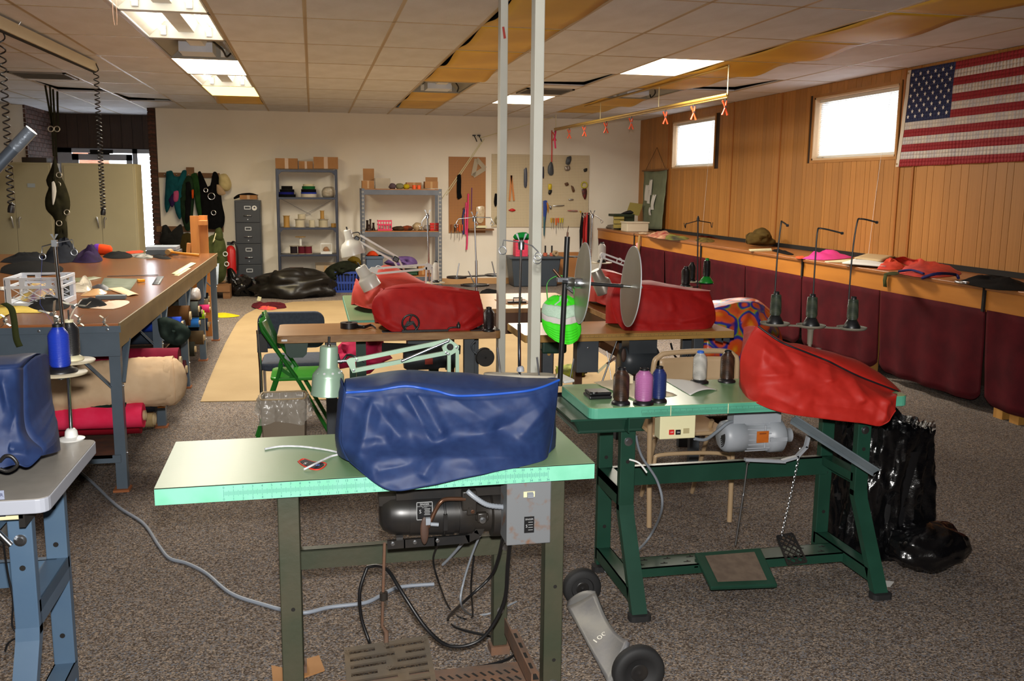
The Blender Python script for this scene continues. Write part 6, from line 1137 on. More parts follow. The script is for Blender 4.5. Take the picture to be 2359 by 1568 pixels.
def puffy(name,outline,y,th,material,parent=None,label=None,cat_=None,rings=6,back=True,wob=.004,seed=0,group=None):
 P_=spl([at(a,b,y=y)for a,b in outline]+[at(*outline[0],y=y)],3)[:-1];n=len(P_);c=sum(P_,Vector())/n;m=MB();vs_=[]
 for sgn in((-1,1)if back else(-1,)):
  o=len(m.v);pts=[c+Vector((0,sgn*th,0))]
  for k in range(1,rings+1):
   t=k/rings;h=th*math.sqrt(max(0,1-t**2.2))
   for p in P_:q=c+(p-c)*t;pts.append(Vector((q.x,y+sgn*h+wob*(nz((q.x*18+seed,q.z*18,sgn),1)*3+(.9*crk((q.x,sgn,q.z),7)if wob>=.01 else 0))*(1-t*.8),q.z)))
  fs=[(0,1+i,1+(i+1)%n)if sgn>0 else(0,1+(i+1)%n,1+i)for i in range(n)]
  for k in range(rings-1):
   for i in range(n):
    a_,b_,c_,d_=1+k*n+i,1+k*n+(i+1)%n,1+(k+1)*n+(i+1)%n,1+(k+1)*n+i;fs.append((a_,d_,c_,b_)if sgn>0 else(a_,b_,c_,d_))
  m.add(pts,fs,True)
 o=m.obj(name,material,parent)
 if label:tag(o,label,cat_,group)
 return o
def drape(name,outline,z,h,material,label,cat_,seed=0,rings=7,fold=.6):
 """cloth lying on a surface: outline in pixels on height z, heaped up to h"""
 P_=spl([at(a,b,z=z)for a,b in outline]+[at(*outline[0],z=z)],3)[:-1];P_=[Vector((min(p.x,5.385),p.y,p.z))for p in P_];n=len(P_);c=sum(P_,Vector())/n;pts=[c+Vector((0,0,h))]
 for k in range(1,rings+1):
  t=k/rings
  for p in P_:q=c+(p-c)*t;w_=(1-t**2.5);pts.append(Vector((q.x,q.y,z+.002+h*w_*(1-fold*.5+fold*nz((q.x*7+seed,q.y*7,seed),1.3)*1.2)+.006*w_*nz((q.x*30,q.y*30,seed)))))
 pts=[Vector((p.x,p.y,max(p.z,z+.001)))for p in pts]
 fs=[(0,1+i,1+(i+1)%n)for i in range(n)]+[(1+k*n+i,1+(k+1)*n+i,1+(k+1)*n+(i+1)%n,1+k*n+(i+1)%n)for k in range(rings-1)for i in range(n)]
 m=MB();m.add(pts,fs,True);m.add([Vector((p.x,p.y,z+.0005))for p in P_],[list(range(n))[::-1]]);return tag(m.obj(name,material),label,cat_)
puffy('fabric_heap',[(362,735),(385,730),(420,745),(440,765),(425,790),(400,795),(370,775)],6.3,.05,cl('grey_green_cloth','#2c3832','#222c27'),None,'folded grey green canvas hanging off the shelf edge','fabric',wob=.03)
puffy('plastic_bag',[(425,672),(455,662),(463,680),(458,690),(428,688)],8.0,.06,mat('clear_bag','#c9c2bc',.2,col2='#a89e98',scale=9),None,'white plastic wrapped bundle on top of the rolls','plastic bag',wob=.008)
drape('yellow_webbing',[(497,722),(515,720),(545,725),(552,728),(530,731),(500,731)],.002,.015,cl('yellow_web','#c9b61c','#b9a614'),'yellow webbing strap on the carpet near the table end','strap',4)
# things on the cutting table
crt=thing('milk_crate','white plastic milk crate standing on the cutting table','crate',at(75,705,z=CZ));cy=at(70,706,z=CZ).y;cx0,cx1=at(14,706,y=cy).x,at(142,706,y=cy).x;ch_=at(75,640,y=cy).z-CZ
whp=mat('crate_white','#c9cdd6',.45)
def fpanel(yy,par):
 m=MB();m.bb(cx0-.001,cx1+.001,yy-.0045,yy+.0045,CZ+ch_*.93,CZ+ch_+.001);m.bb(cx0-.001,cx1+.001,yy-.005,yy+.005,CZ+ch_*.62,CZ+ch_*.72);m.bb(cx0-.001,cx1+.001,yy-.005,yy+.005,CZ+.001,CZ+.02)
 for f_ in(0,.26,.74,.9):x=cx0+(cx1-cx0)*f_;m.bb(x,x+(cx1-cx0)*.1,yy-.004,yy+.004,CZ+ch_*.62 if f_ in(.26,.74)else CZ,CZ+ch_)
 m.obj('end_panel',whp,par)
 for k in range(3):
  xa_,xb_=cx0+(cx1-cx0)*(.12+.26*k),cx0+(cx1-cx0)*(.38+.26*k)
  for(z0,z1)in((.02,ch_*.31),(ch_*.31,ch_*.62)):
   for s in(0,1):m=MB();m.beam((xa_,yy,CZ+(z0 if s else z1)),(xb_,yy,CZ+(z1 if s else z0)),.004,.004,(0,1,0));m.obj('lattice',whp,par)
 m=MB();m.bb(cx0+.02,cx1-.02,yy-.002,yy+.002,CZ+ch_*.3,CZ+ch_*.32);m.obj('lattice',whp,par)
fpanel(cy+.004,crt);fpanel(cy+.33,crt)
for xx in(cx0,cx1):
 m=MB();m.bb(xx-.005,xx+.005,cy+.001,cy+.333,CZ+ch_*.9,CZ+ch_-.001);m.bb(xx-.0055,xx+.0055,cy+.002,cy+.332,CZ+ch_*.62,CZ+ch_*.7);m.bb(xx-.005,xx+.005,cy+.001,cy+.333,CZ+.001,CZ+.03);m.bb(xx-.004,xx+.004,cy,cy+.05,CZ,CZ+ch_);m.bb(xx-.004,xx+.004,cy+.28,cy+.334,CZ,CZ+ch_);m.obj('side_panel',whp,crt)
m=MB();m.bb(cx0,cx1,cy,cy+.33,CZ+.001,CZ+.006);m.obj('bottom',whp,crt)
drape('fabric_scrap',[(40,690),(80,668),(120,672),(125,690),(90,700)],CZ+.007,.1,mat('yellow_pattern_cloth','#b59a34',.8,col2='#4a2a5c',scale=6),'yellow and purple fabric pieces inside the white crate','fabric',3)
black_c=cl('matte_black_cloth','#09090a','#0f0f11')
drape('fabric_heap',[(0,604),(20,592),(70,585),(105,590),(100,604),(60,608)],CZ,.06,cl('grey_navy_cloth','#15171d','#111318'),'dark grey clothes heaped at the far left of the cutting table','clothes',5);drape('fabric_heap',[(95,603),(120,578),(160,575),(182,585),(180,600),(135,607)],CZ,.16,cl('dark_navy_cloth','#12151d','#171b25'),'navy jacket heap in the middle of the far clothes','clothes',8)
drape('fabric_heap',[(165,604),(190,592),(212,588),(236,596),(228,604),(195,606)],CZ,.14,cl('plum_cloth','#1c0f26','#26163a'),'plum purple jacket with a pointed fold on the cutting table','clothes',12)
obg=thing('stuff_sack','orange roll-up sack with purple end on the cutting table','bag',at(236,586,z=CZ));a,b=at(217,573,y=obg.location.y),at(258,576,y=obg.location.y);r_=.05;m=MB();lathe2(m,[(0,0),(r_*.7,0),(r_,.08),(r_*1.05,.5),(r_*.9,.9),(r_*.5,1),(0,1)],a,b,18);m.obj('sack',cl('orange_nylon','#d8481e','#cf3f18'),obg);m=MB();lathe2(m,[(0,-.05),(r_*.75,-.05),(r_*1.04,.1),(r_*1.08,.28),(r_*1.0,.28)],a,b,18);m.obj('purple_end',cl('purple_nylon','#6a3aa0'),obg)
drape('strap_piece',[(236,592),(262,582),(302,586),(300,594),(260,596)],CZ,.05,black_c,'black folded strap pouch right of the orange sack','strap',14);drape('strap_piece',[(300,586),(325,584),(352,590),(345,596),(310,593)],CZ,.02,cl('grey_strap','#3a3a36','#a09c94'),'grey and white strap piece in the middle far side of the table','strap',16);drape('strap_piece',[(350,592),(365,586),(395,595),(375,597)],CZ,.02,black_c,'small black strap end near the wooden mallet','strap',17);drape('fabric_scrap',[(290,580),(325,577),(328,582),(295,584)],CZ,.015,cl('red_orange_scrap','#c23a22'),'flat red orange scrap beside the metal tray','fabric',18)
mt_=thing('metal_tray','grey metal tray box at the far end of the cutting table','tray',at(372,588,z=CZ));ty_=mt_.location.y;a,b=at(336,586,y=ty_),at(410,566,y=ty_);m=MB();m.bb(a.x,b.x,ty_,ty_+.3,CZ+.001,CZ+.045);m.obj('lower_tray',dkgrey,mt_,bevel=.004);m=MB();m.bb(a.x,b.x-.02,ty_,ty_+.3,CZ+.048,CZ+.085);m.obj('upper_tray',greyp,mt_,bevel=.004)
ml=thing('mallet','wooden mallet with round head lying beside the metal tray','mallet',at(425,590,z=CZ));hy=at(390,590,z=CZ).y;m=MB();hc=at(390,580,y=hy);m.lathe([(0,-.05),(.026,-.05),(.03,-.02),(.03,.03),(.026,.05),(0,.05)],hc,(.2,1,0),18);m.obj('head',mat('mallet_wood','#8d6a3a',.6),ml);m=MB();m.tube([hc,at(420,584,z=CZ+.035),at(459,588,z=CZ+.02)],[.012,.013,.016],10);m.obj('handle',mat('orange_handle','#c07a24',.45),ml)
for k,(q,mt,lb)in enumerate((([(395,630),(408,632),(452,606),(440,604)],cream,'cream plastic ruler at the table edge, upper of two'),([(400,634),(412,635),(440,618),(430,616)],mat('ivory_ruler','#b9b089',.5),'ivory ruler sticking out under the cream one'))):sheet(q,CZ+.002+.003*(1-k),mt,'ruler',lb,'ruler',4,th=.002)
drape('webbing_coil',[(0,628),(10,612),(60,606),(120,608),(146,618),(130,632),(60,636)],CZ,.05,black_c,'thick flat coil of black webbing behind the white crate','webbing',20,fold=.1)
sheet([(225,670),(300,668),(318,642),(240,640)],CZ+.001,mat('grey_green_mat','#5d6352',.8,col2='#525846',scale=8),'cutting_mat','grey green cutting mat flat on the brown table','mat',4,th=.002);sheet([(350,655),(368,655),(378,636),(362,636)],CZ+.002,mat('dark_grey_card','#4a4d50',.4),'plastic_template','dark translucent template strip near the table edge','template',4)
m=MB();m.tube([at(247,636,z=CZ+.004),at(365,633,z=CZ+.004)],.003,6);tag(m.obj('metal_rod',blackm),'thin dark rod lying across the cutting table','rod')
m=MB();q=at(325,650,z=CZ);m.box(q+Vector((0,0,.012)),(.05,.03,.02),(0,0,.5));m.box(q+Vector((-.02,.02,.012)),(.02,.02,.022),(0,0,.2));tag(m.obj('tape_dispenser',mat('orange_yellow','#d08a14',.4),bevel=.004),'small orange yellow tool on the cutting mat edge','tool')
sheet([(245,664),(280,661),(320,678),(295,682)],CZ+.004,mat('peach_paper','#c9a884',.7),'paper_sheet','peach paper sheet on the cutting table','paper',6,.01);m=MB();q=at(252,690,z=CZ);m.bb(q.x-.08,q.x+.09,q.y,q.y+.06,CZ+.001,CZ+.025);tag(m.obj('grey_bar',mat('grey_blue_bar','#5a6468',.5),bevel=.003),'grey blue bar beside the peach paper','bar')
drape('plastic_bag',[(160,672),(175,660),(205,645),(212,665),(190,674)],CZ,.06,mat('clear_bag_b','#b9b0a0',.15,col2='#8d8474',scale=14),'crumpled clear plastic bag behind the spring clamp','plastic bag',22);drape('plastic_bag',[(185,682),(200,672),(240,670),(246,676),(215,682)],CZ,.03,mat('amber_bag','#a8835a',.2),'clear bag of small parts in front of the crumpled bag','plastic bag',23)
drape('fabric_scrap',[(0,735),(0,702),(40,700),(95,716),(90,721),(30,722)],CZ,.012,cl('yellow_felt','#b9a04a','#c4ab54'),'pale yellow cloth at the front edge of the cutting table','fabric',25);drape('fabric_scrap',[(62,700),(80,688),(130,690),(160,700),(150,712),(100,718),(70,712)],CZ,.05,black_c,'black cloth bag in front of the white crate','fabric',26);drape('fabric_scrap',[(175,702),(205,690),(248,704),(240,708),(190,710)],CZ,.04,black_c,'black felt scrap beside the metal clamps','fabric',27)
drape('webbing_roll',[(140,672),(150,655),(160,660),(162,678),(148,684)],CZ,.09,black_c,'black webbing bundle right of the white crate','webbing',28,fold=.1);drape('paper_sheet',[(205,710),(235,698),(285,692),(298,698),(262,712)],CZ,.015,mat('crumpled_paper','#b39a82',.6),'crumpled brownish wrapping at the table corner','paper',29);sheet([(0,668),(0,660),(16,660),(18,670)],CZ+.003,whitep,'paper_sheet','white paper at the far left edge beside the crate','paper',3)
for q,lb in(([(145,645),(205,642),(235,640),(180,650)],'olive flat pouch behind the plastic bag'),([(210,662),(225,658),(252,664),(240,670)],'dark metal blade with red end near the peach paper')):drape('flat_tool',q,CZ,.02,mat('olive_pouch' if 'olive' in lb else 'blade_dark','#5a5a3c' if 'olive' in lb else '#33343a',.5),lb,'pouch' if 'olive' in lb else 'tool',31)
clm=mat('clamp_steel','#8f9088',.3,metal=.8)
def spring_clamp(pp,y,label,s=1.0,rot=0.0,upright=False):
 c=at(pp[0],pp[1],y=y);t=thing('spring_clamp',label,'clamp',c,0,'spring clamps');Rm_=Matrix.Rotation(rot,4,'Y')
 def q(x,z):return c+Rm_@Vector((x*s,0,z*s))
 m=MB()
 for sg in(1,-1):
  m=MB();pts=[q(-.03,sg*.028),q(-.012,sg*.012),q(.0,sg*.004),q(.028,-sg*.012),q(.045,-sg*.006)]if upright else[q(-.02,sg*.03),q(-.004,sg*.018),q(.0,sg*.006),q(.006,sg*.016),q(.022,sg*.028)]
  m.grid(len(pts),3,lambda u,v,pts=pts:pts[round(u*(len(pts)-1))]+Vector((0,(v-.5)*.028*s,0)),sm=False);m.obj('jaw',clm,t,solid=.002)
 m=MB();m.tube([q(.0,0)+Vector((0,-.02*s,0)),q(.0,0)+Vector((0,.02*s,0))],.006*s,8);m.obj('spring_pin',steel,t);return t
for k,(pp,lb)in enumerate((((133,737),'spring clamp on the table front edge behind the blue cone'),((182,738),'spring clamp in the middle of the table front edge'),((240,740),'spring clamp nearest the table corner on the front edge'),((12,738),'spring clamp at the picture edge beside the green strap'))):spring_clamp(pp,CY0-.02,lb,1.0)
spring_clamp((122,722),CY0-.035,'large spring clamp leaning at the table edge behind the chrome rod',1.6,1.0,True);spring_clamp((172,705),CY0+.06,'large spring clamp lying open on the table beside black felt',1.7,-.4,True)
pts=[at(0,700,y=CY0-.02),at(18,712,y=CY0-.022),at(25,740,y=CY0-.024),at(30,780,y=CY0-.024),at(38,800,y=CY0-.024)];pts=spl(pts,5);m=MB();m.grid(len(pts),2,lambda u,v:pts[round(u*(len(pts)-1))]+Vector((.03*v,0,.008*v)));tag(m.obj('green_strap',cl('army_web','#3f4426'),solid=.002),'army green strap hanging over the table front edge','strap')
# pine A-frame at the far end
pf=thing('wooden_stand','rough pine board stand at the far end of the cutting table','stand',at(455,690,y=10.25));pine=mat('pine','#b9762e',.6,col2='#a5652a',scale=3,detail=6,stretch=(5,5,.6));pf.location.z=0;ROOT[pf.name]=Matrix.Translation(pf.location)
for(x0_,x1_,y_,yp)in((437,457,497,10.2),(458,477,496,10.3)):a,b=at(x0_,y_,y=yp),at(x1_,y_,y=yp);m=MB();m.bb(a.x,b.x,yp,yp+.04,0,a.z);m.obj('upright_board',pine,pf)
a,b=at(458,508,y=10.2),at(477,518,y=10.2);m=MB();m.bb(a.x,b.x,10.15,10.3,b.z,a.z);m.obj('cross_block',pine,pf);m=MB();m.beam(at(436,560,y=10.22),Vector((at(420,600,y=10.22).x,10.22,.3)),.04,.08);m.obj('diagonal_brace',pine,pf)
# silver taped pole at the left edge
m=MB();a,b=at(-60,440,y=4.6),at(72,300,y=4.6);pl_=thing('taped_pole','grey pole wrapped in silver tape leaning in at the left edge','pole',a);pl_.location.z=0;ROOT[pl_.name]=Matrix.Translation(pl_.location);low=a+(a-b)*(a.z/(b.z-a.z))
m.tube([low,a,b],.027,14);m.obj('pole',mat('grey_pole','#5f6874',.4,metal=.4),pl_);m=MB();m.tube([a.lerp(b,.7),a.lerp(b,1.005)],.0285,14);m.obj('silver_tape',mat('duct_tape','#7d8590',.35,metal=.3,bump=.3,bscale=60),pl_)
# ceiling power rail with coiled cords
pr2=thing('power_rail','long white power rail hung under the ceiling over the cutting table','power rail',(-2.0,8.4,2.62));m=MB();m.beam((-2.06,7.1,2.665),(-1.96,9.6,2.665),.06,.085);m.obj('rail',mat('rail_cream','#c9bfa4',.5),pr2);m=MB();m.beam((-2.06,7.1,2.62),(-1.96,9.6,2.62),.03,.012);m.obj('slot',darkm,pr2)
for y in(7.5,9.5):m=MB();m.cyl((-2.0-.02*(8.4-y),y,2.70),(-2.0,y,2.727),.004,6);m.obj('hanger',steel,pr2)
def coil(name,label,a,b,r_,turns,plug=True):
 t=thing(name,label,'cord',(b.x,b.y,b.z-.05),0,'coiled power cords');pts=[a];n=turns*10
 for k in range(n+1):f_=k/n;q=a.lerp(b,.04+.96*f_**.82);an=2*math.pi*k/10;pts.append(q+Vector((math.cos(an)*r_,math.sin(an)*r_,0)))
 m=MB();m.tube(pts,.0055,5);m.obj('coil',blackm,t);m=MB();m.lathe([(.004,.03),(.012,.02),(.02,.005),(.024,-.02),(.022,-.045),(0,-.047)],b-Vector((0,0,.01)),(.15,0,1),12);m.obj('plug',blackm,t)
coil('coiled_cord','black coiled cord hanging at the left picture edge',at(2,66,y=7.3),at(26,472,y=7.3),.022,22);coil('coiled_cord','black coiled cord hanging from the end of the power rail',at(220,145,y=9.55),at(238,482,y=9.55),.022,36)
# hanging straps / harness
hs=thing('hanging_harness','olive black parachute harness hanging from the ceiling by straps','harness',at(130,560,y=11.9));olw=cl('olive_black_web','#1e1c12','#2a2818');HY=11.9
for a,b in(((104,196),(122,300)),((115,198),(124,360)),((122,205),(130,360)),((132,210),(134,300))):m=MB();m.beam(at(*a,y=HY),at(*b,y=HY),.022,.004,(0,1,0));m.obj('strap',olw,hs)
for p in((117,297),(131,297),(136,403),(133,425),(132,444),(154,489),(136,514)):ring(at(*p,y=HY-.06),.03,.006,hs,'buckle',mat('buckle_steel','#b9b0a0',.35,metal=.7))
puffy('harness_pad',[(126,355),(138,400),(150,425),(160,455),(161,480),(152,500),(148,520),(135,525),(122,500),(106,482),(104,455),(112,430),(106,415),(118,385)],HY,.09,olw,hs,wob=.012)
puffy('harness_pad',[(126,500),(150,505),(155,530),(152,560),(128,560)],HY,.05,olw,hs,wob=.01)
puffy('pale_lining',[(119,420),(125,418),(130,440),(124,470),(120,465)],HY-.09,.012,mat('pale_cloth','#c9c4ba',.7),hs)
# ================================================================ metal cabinets
cabm=mat('cabinet_beige','#9a9174',.5,col2='#92896c',scale=1.5)
def cabinet(x0,x1,y,label):
 t=thing('storage_cabinet',label,'cabinet',((x0+x1)/2,y+.23,0),0,'steel storage cabinets');m=MB();m.bb(x0,x1,y,y+.46,0,1.85);m.obj('body',cabm,t,bevel=.004);xm=(x0+x1)/2
 for a,b,s in((x0+.025,xm-.002,1),(xm+.002,x1-.025,-1)):
  m=MB();m.bb(a,b,y-.008,y-.0005,.08,1.82);d=m.obj('door',cabm,t,bevel=.003);hx=(b-.05)if s>0 else(a+.05)
  m=MB();m.tube([(hx,y-.03,1.17),(hx+.01*s,y-.035,1.13),(hx+.02*s,y-.02,1.03)],[.012,.011,.006],8);m.cyl((hx,y-.008,1.15),(hx,y-.03,1.15),.012,8);m.obj('handle',steel,d)
 return t
cabinet(-4.13,-3.24,13.0,'beige steel two-door cabinet at the left picture edge');cabinet(-3.115,-2.23,13.0,'beige steel two-door cabinet beside the glass door')
m=MB();q=at(72,427,y=12.988);m.box(q,(.09,.002,.05));tag(m.obj('label_plate',mat('grey_sticker','#8f979c',.5)),'small grey sticker on the left beige cabinet door','sticker')
m=MB();m.bb(-3.24,-3.12,13.1,13.3,0,1.5);tag(m.obj('dark_case',mat('olive_case','#2c2814',.6),bevel=.01),'dark tall case in the gap between the beige cabinets','case')
# ================================================================ coat boards, harnesses and pack on the back wall
def stdthing(name,label,cat_,loc,grp=None):return thing(name,label,cat_,loc,0,grp)
oldp=mat('old_pine','#7d5630',.65,col2='#6d4826',scale=4,stretch=(.7,4,4));WY=YB-.03
for(a,b,lb)in(((364,397),(506,410),'upper wooden coat board on the white wall'),((360,521),(515,534),'lower wooden coat board near the pine stand')):
 t=stdthing('coat_board',lb,'coat rack',at((a[0]+b[0])/2,b[1],y=YB-.02));p,q=at(*a,y=WY),at(*b,y=WY);m=MB();m.bb(p.x,q.x,WY,YB-.001,q.z,p.z);m.obj('board',oldp,t)
 for k in range(5):x=p.x+.1+k*(q.x-p.x-.2)/4;m=MB();m.tube([(x,WY,p.z-.04),(x,WY-.05,p.z-.03)],.008,6);m.obj('peg',steel,t)
 if a[1]<450:m=MB();c0_,c1_=at(429,385,y=WY),at(448,405,y=WY);m.bb(c0_.x,c1_.x,WY-.02,WY,c1_.z,c0_.z);m.obj('post_top',oldp,t)
HY=YB-.14
def vest(label,main,mt,extra=(),th=.07,wob=.012,name='harness_vest'):
 c=at(sum(p[0]for p in main)/len(main),max(p[1]for p in main),y=HY);t=stdthing(name,label,'vest',c,'vests on the coat board');puffy('body',main,HY,th,mt,t,wob=wob)
 for nm,ol,m2,dy in extra:puffy(nm,ol,HY-dy,.03,m2,t,wob=.005)
 return t
teal=cl('teal_cloth','#145058','#0f434b');dkg=cl('hunter_cloth','#1f3320','#16261a')
vest('teal vest with purple and pink patches on the coat board',[(383,395),(396,393),(402,405),(415,405),(420,393),(430,394),(427,420),(424,450),(420,490),(414,505),(405,490),(398,460),(392,475),(384,490),(379,470),(381,430)],teal,(('purple_patch',[(388,460),(402,440),(404,462),(396,478)],cl('patch_purple','#2c1a44'),.06),('pink_patch',[(400,441),(411,440),(410,462),(399,463)],cl('patch_pink','#a8486e'),.075)))
vest('dark green harness with orange tab hanging beside the teal vest',[(418,412),(432,405),(445,410),(448,440),(446,480),(440,525),(428,530),(418,500),(411,470),(413,435)],dkg,(('orange_tab',[(441,438),(446,437),(446,455),(442,456)],cl('tab_orange','#c24a18'),.085),('black_panel',[(428,420),(440,425),(438,500),(426,510)],black_c,.05)))
vest('green strapped harness next to the black one',[(440,402),(452,398),(460,420),(466,450),(470,490),(462,510),(452,480),(446,440)],cl('green_strap_cloth','#23441f','#1a3518'),(),.05)
bh=vest('black parachute harness with chrome buckles on the coat board',[(456,396),(463,396),(468,425),(484,427),(490,398),(500,398),(506,420),(512,470),(518,500),(512,525),(490,528),(470,520),(460,480)],black_c,(),.08)
for p,r_ in(((487,452),.05),((492,490),.035),((474,438),.03)):ring(at(*p,y=HY-.1),r_,.009,bh,'buckle',chrome)
ch=stdthing('baseball_cap','cream baseball cap hanging at the end of the coat board','cap',at(514,450,y=HY));crm=cl('cream_cotton','#b9a878','#c4b383');puffy('crown',[(505,402),(520,400),(531,415),(533,430),(525,440),(512,438),(504,425)],HY-.03,.08,crm,ch);puffy('bill',[(499,425),(506,426),(516,438),(520,446),(510,450),(500,444)],HY-.09,.025,cl('tan_bill','#a88f72'),ch)
vest('dark vest on the lower coat board',[(374,520),(384,518),(388,535),(405,535),(412,518),(420,522),(420,565),(370,562),(372,540)],cl('charcoal_nylon','#1d1d1c','#262624'),(),.06)
vest('olive vest behind the pine stand',[(415,540),(440,538),(445,580),(412,580)],cl('olive_brown_nylon','#3a3014'),(),.05)
# green pack on a pallet
pk=stdthing('duffel_pack','olive green stuffed pack leaning on the wooden pallet','pack',at(500,655,y=13.9));ogr=cl('olive_nylon','#434a2a','#373e22');PKY=13.95
puffy('body',[(478,548),(492,540),(512,545),(520,565),(524,600),(520,635),(510,650),(488,652),(477,640),(474,600),(473,565)],PKY,.17,ogr,pk,wob=.02);puffy('top_flap',[(497,527),(508,524),(514,540),(512,555),(500,556),(492,545)],PKY-.05,.08,ogr,pk,wob=.01)
for p in((519,585),(522,608)):ring(at(*p,y=PKY-.1),.03,.007,pk,'buckle',silver)
m=MB();m.tube(spl([at(497,537,y=PKY-.15),at(494,548,y=PKY-.17),at(491,557,y=PKY-.17),at(495,550,y=PKY-.16)],4),.008,6);m.obj('cord_loop',cream,pk)
pa2=stdthing('wooden_pallet','small wooden pallet under the olive pack','pallet',at(505,690,y=13.75));pa2.location.z=0;ROOT[pa2.name]=Matrix.Translation(pa2.location)
a,b=at(478,658,y=13.7),at(530,672,y=13.7)
for k in range(3):m=MB();m.bb(a.x-.1,b.x,13.7+k*.16,13.82+k*.16,b.z,a.z);m.obj('deck_board',oldp,pa2)
for x in(a.x,b.x-.1):m=MB();m.bb(x,x+.1,13.72,14.1,0.001,b.z);m.obj('block',oldp,pa2)
# fire extinguisher
fe=stdthing('fire_extinguisher','red fire extinguisher partly hidden beside the filing cabinet','fire extinguisher',at(530,650,y=14.9));q=at(532,590,y=14.9);fe.location.z=0;ROOT[fe.name]=Matrix.Translation(fe.location);m=MB();m.lathe([(0,0),(.07,0),(.075,.02),(.075,.4),(.05,.46),(.02,.48),(0,.48)],(q.x,14.9,.2),n=18);m.obj('cylinder',redp,fe);m=MB();m.tube(spl([(q.x,14.9,.70),(q.x+.06,14.86,.74),(q.x+.1,14.86,.6),(q.x+.09,14.88,.3)],4),.014,6);m.obj('hose',blackm,fe);m=MB();m.box((q.x,14.9,.71),(.1,.03,.05));m.obj('valve',blackm,fe);m=MB();m.lathe([(0,0),(.08,0),(.08,.2),(0,.2)],(q.x,14.9,0),n=14);m.obj('stand',blackm,fe)
# filing cabinet
FX0,FX1,FY=-1.177,-.79,15.05;fcb=stdthing('filing_cabinet','dark grey four-drawer filing cabinet against the back wall','filing cabinet',((FX0+FX1)/2,FY,0));fcm=mat('charcoal_enamel','#30343a',.45,col2='#2b2f34',scale=3)
m=MB();m.bb(FX0,FX1,FY,YB-.02,0,1.36);m.obj('body',fcm,fcb)
for k in range(4):
 z0=.06+k*.322;m=MB();m.bb(FX0+.012,FX1-.012,FY-.02,FY-.001,z0,z0+.31);d=m.obj('drawer',fcm,fcb,bevel=.004);xm=(FX0+FX1)/2
 m=MB();m.tube([(xm-.055,FY-.02,z0+.1),(xm-.05,FY-.045,z0+.105),(xm+.05,FY-.045,z0+.105),(xm+.055,FY-.02,z0+.1)],.009,8);m.obj('handle',steel,d);m=MB()
 for(dx,dz,sx,sz)in((0,.022,.09,.01),(0,-.022,.09,.01),(-.043,0,.01,.05),(.043,0,.01,.05)):m.box((xm+dx,FY-.022,z0+.225+dz),(sx,.006,sz))
 m.obj('label_frame',silver,d);m=MB();m.lathe([(0,.004),(.008,.004),(.008,0)],(xm,FY-.02,z0+.045),(0,-1,0),8);m.obj('lock',steel,d)
m=MB();m.lathe([(0,.002),(.038,.002),(.038,0)],at(586,479,y=FY-.021),(0,-1,0),20);m.obj('round_sticker',white,fcb,);m=MB();m.lathe([(0,.003),(.014,.003),(.014,0)],at(586,478,y=FY-.021),(0,-1,0),12);m.obj('sticker_mark',mat('sticker_navy','#3a2c44',.5),fcb)
def carton(p0,p1,y,dep,label,mt=None,flap=None,name='cardboard_box'):
 a,b=at(*p0,y=y),at(*p1,y=y);t=stdthing(name,label,'box',((a.x+b.x)/2,y+dep/2,b.z),'cardboard boxes');mt=mt or cardb;m=MB();m.bb(a.x,b.x,y,y+dep,b.z,a.z);m.obj('carton',mt,t)
 m=MB();m.bb(a.x+(b.x-a.x)*.42,a.x+(b.x-a.x)*.58,y-.001,y,b.z,a.z);m.obj('tape',mat('box_tape','#b08a58',.3),t)
 if flap:f0,f1=at(*flap[0],y=y+dep),at(*flap[1],y=y+dep);m=MB();m.bb(f0.x,f1.x,y+dep-.004,y+dep,f1.z,f0.z);m.obj('flap',mt,t)
 return t
carton((552,449),(592,459),15.08,.2,'small carton lying on the filing cabinet');puffy('black_cloth',[(538,455),(550,447),(575,444),(592,448),(594,450),(570,450),(552,453),(540,459)],15.12,.03,black_c,None,'black cloth draped over the carton on the filing cabinet','cloth')
# garbage bags
bagk=mat('black_bag_matte','#0e0c0a',.4,col2='#15120e',scale=4,bump=.4,bscale=9)
_g=blob('garbage_bag','big black garbage bag lying on the tan mat before the dark shelves','garbage bag',(at(672,660,y=13.9).x,13.9,.16),(.56,.35,.22),bagk,.34,1.8,3,70,flat=.009);puffy('bag_neck',[(620,640),(632,622),(645,628),(655,645),(640,665),(622,660)],13.75,.12,bagk,_g,wob=.02)
blob('garbage_bag','shiny black garbage bag beside the filing cabinet','garbage bag',(at(556,665,y=14.2).x,14.2,.12),(.2,.25,.15),bagm,.3,2.5,8,30,flat=.002);puffy('garbage_bag',[(523,620),(535,618),(555,645),(580,665),(585,685),(560,688),(535,680),(525,655)],14.05,.1,bagm,None,'crinkled black bag slumping from the olive pack to the floor','garbage bag',wob=.03)
m=MB();q=at(597,688,z=.03);m.box(q,(.05,.01,.06),(0,.3,0));tag(m.obj('bag_tag',cream),'cream tag at the end of the big garbage bag','tag')
drape('red_jacket',[(579,706),(585,698),(605,700),(650,698),(658,704),(655,710),(600,712)],.009,.05,cl('dark_red_jacket','#5a1420','#3c0d16'),'dark red jacket rolled on the tan mat','clothes',41);drape('pink_pouch',[(595,712),(600,707),(630,706),(640,710),(625,714)],.009,.035,cl('pink_red_pouch','#b8384a','#c45a3a'),'pink pouch with orange trim in front of the rolled jacket','pouch',42)
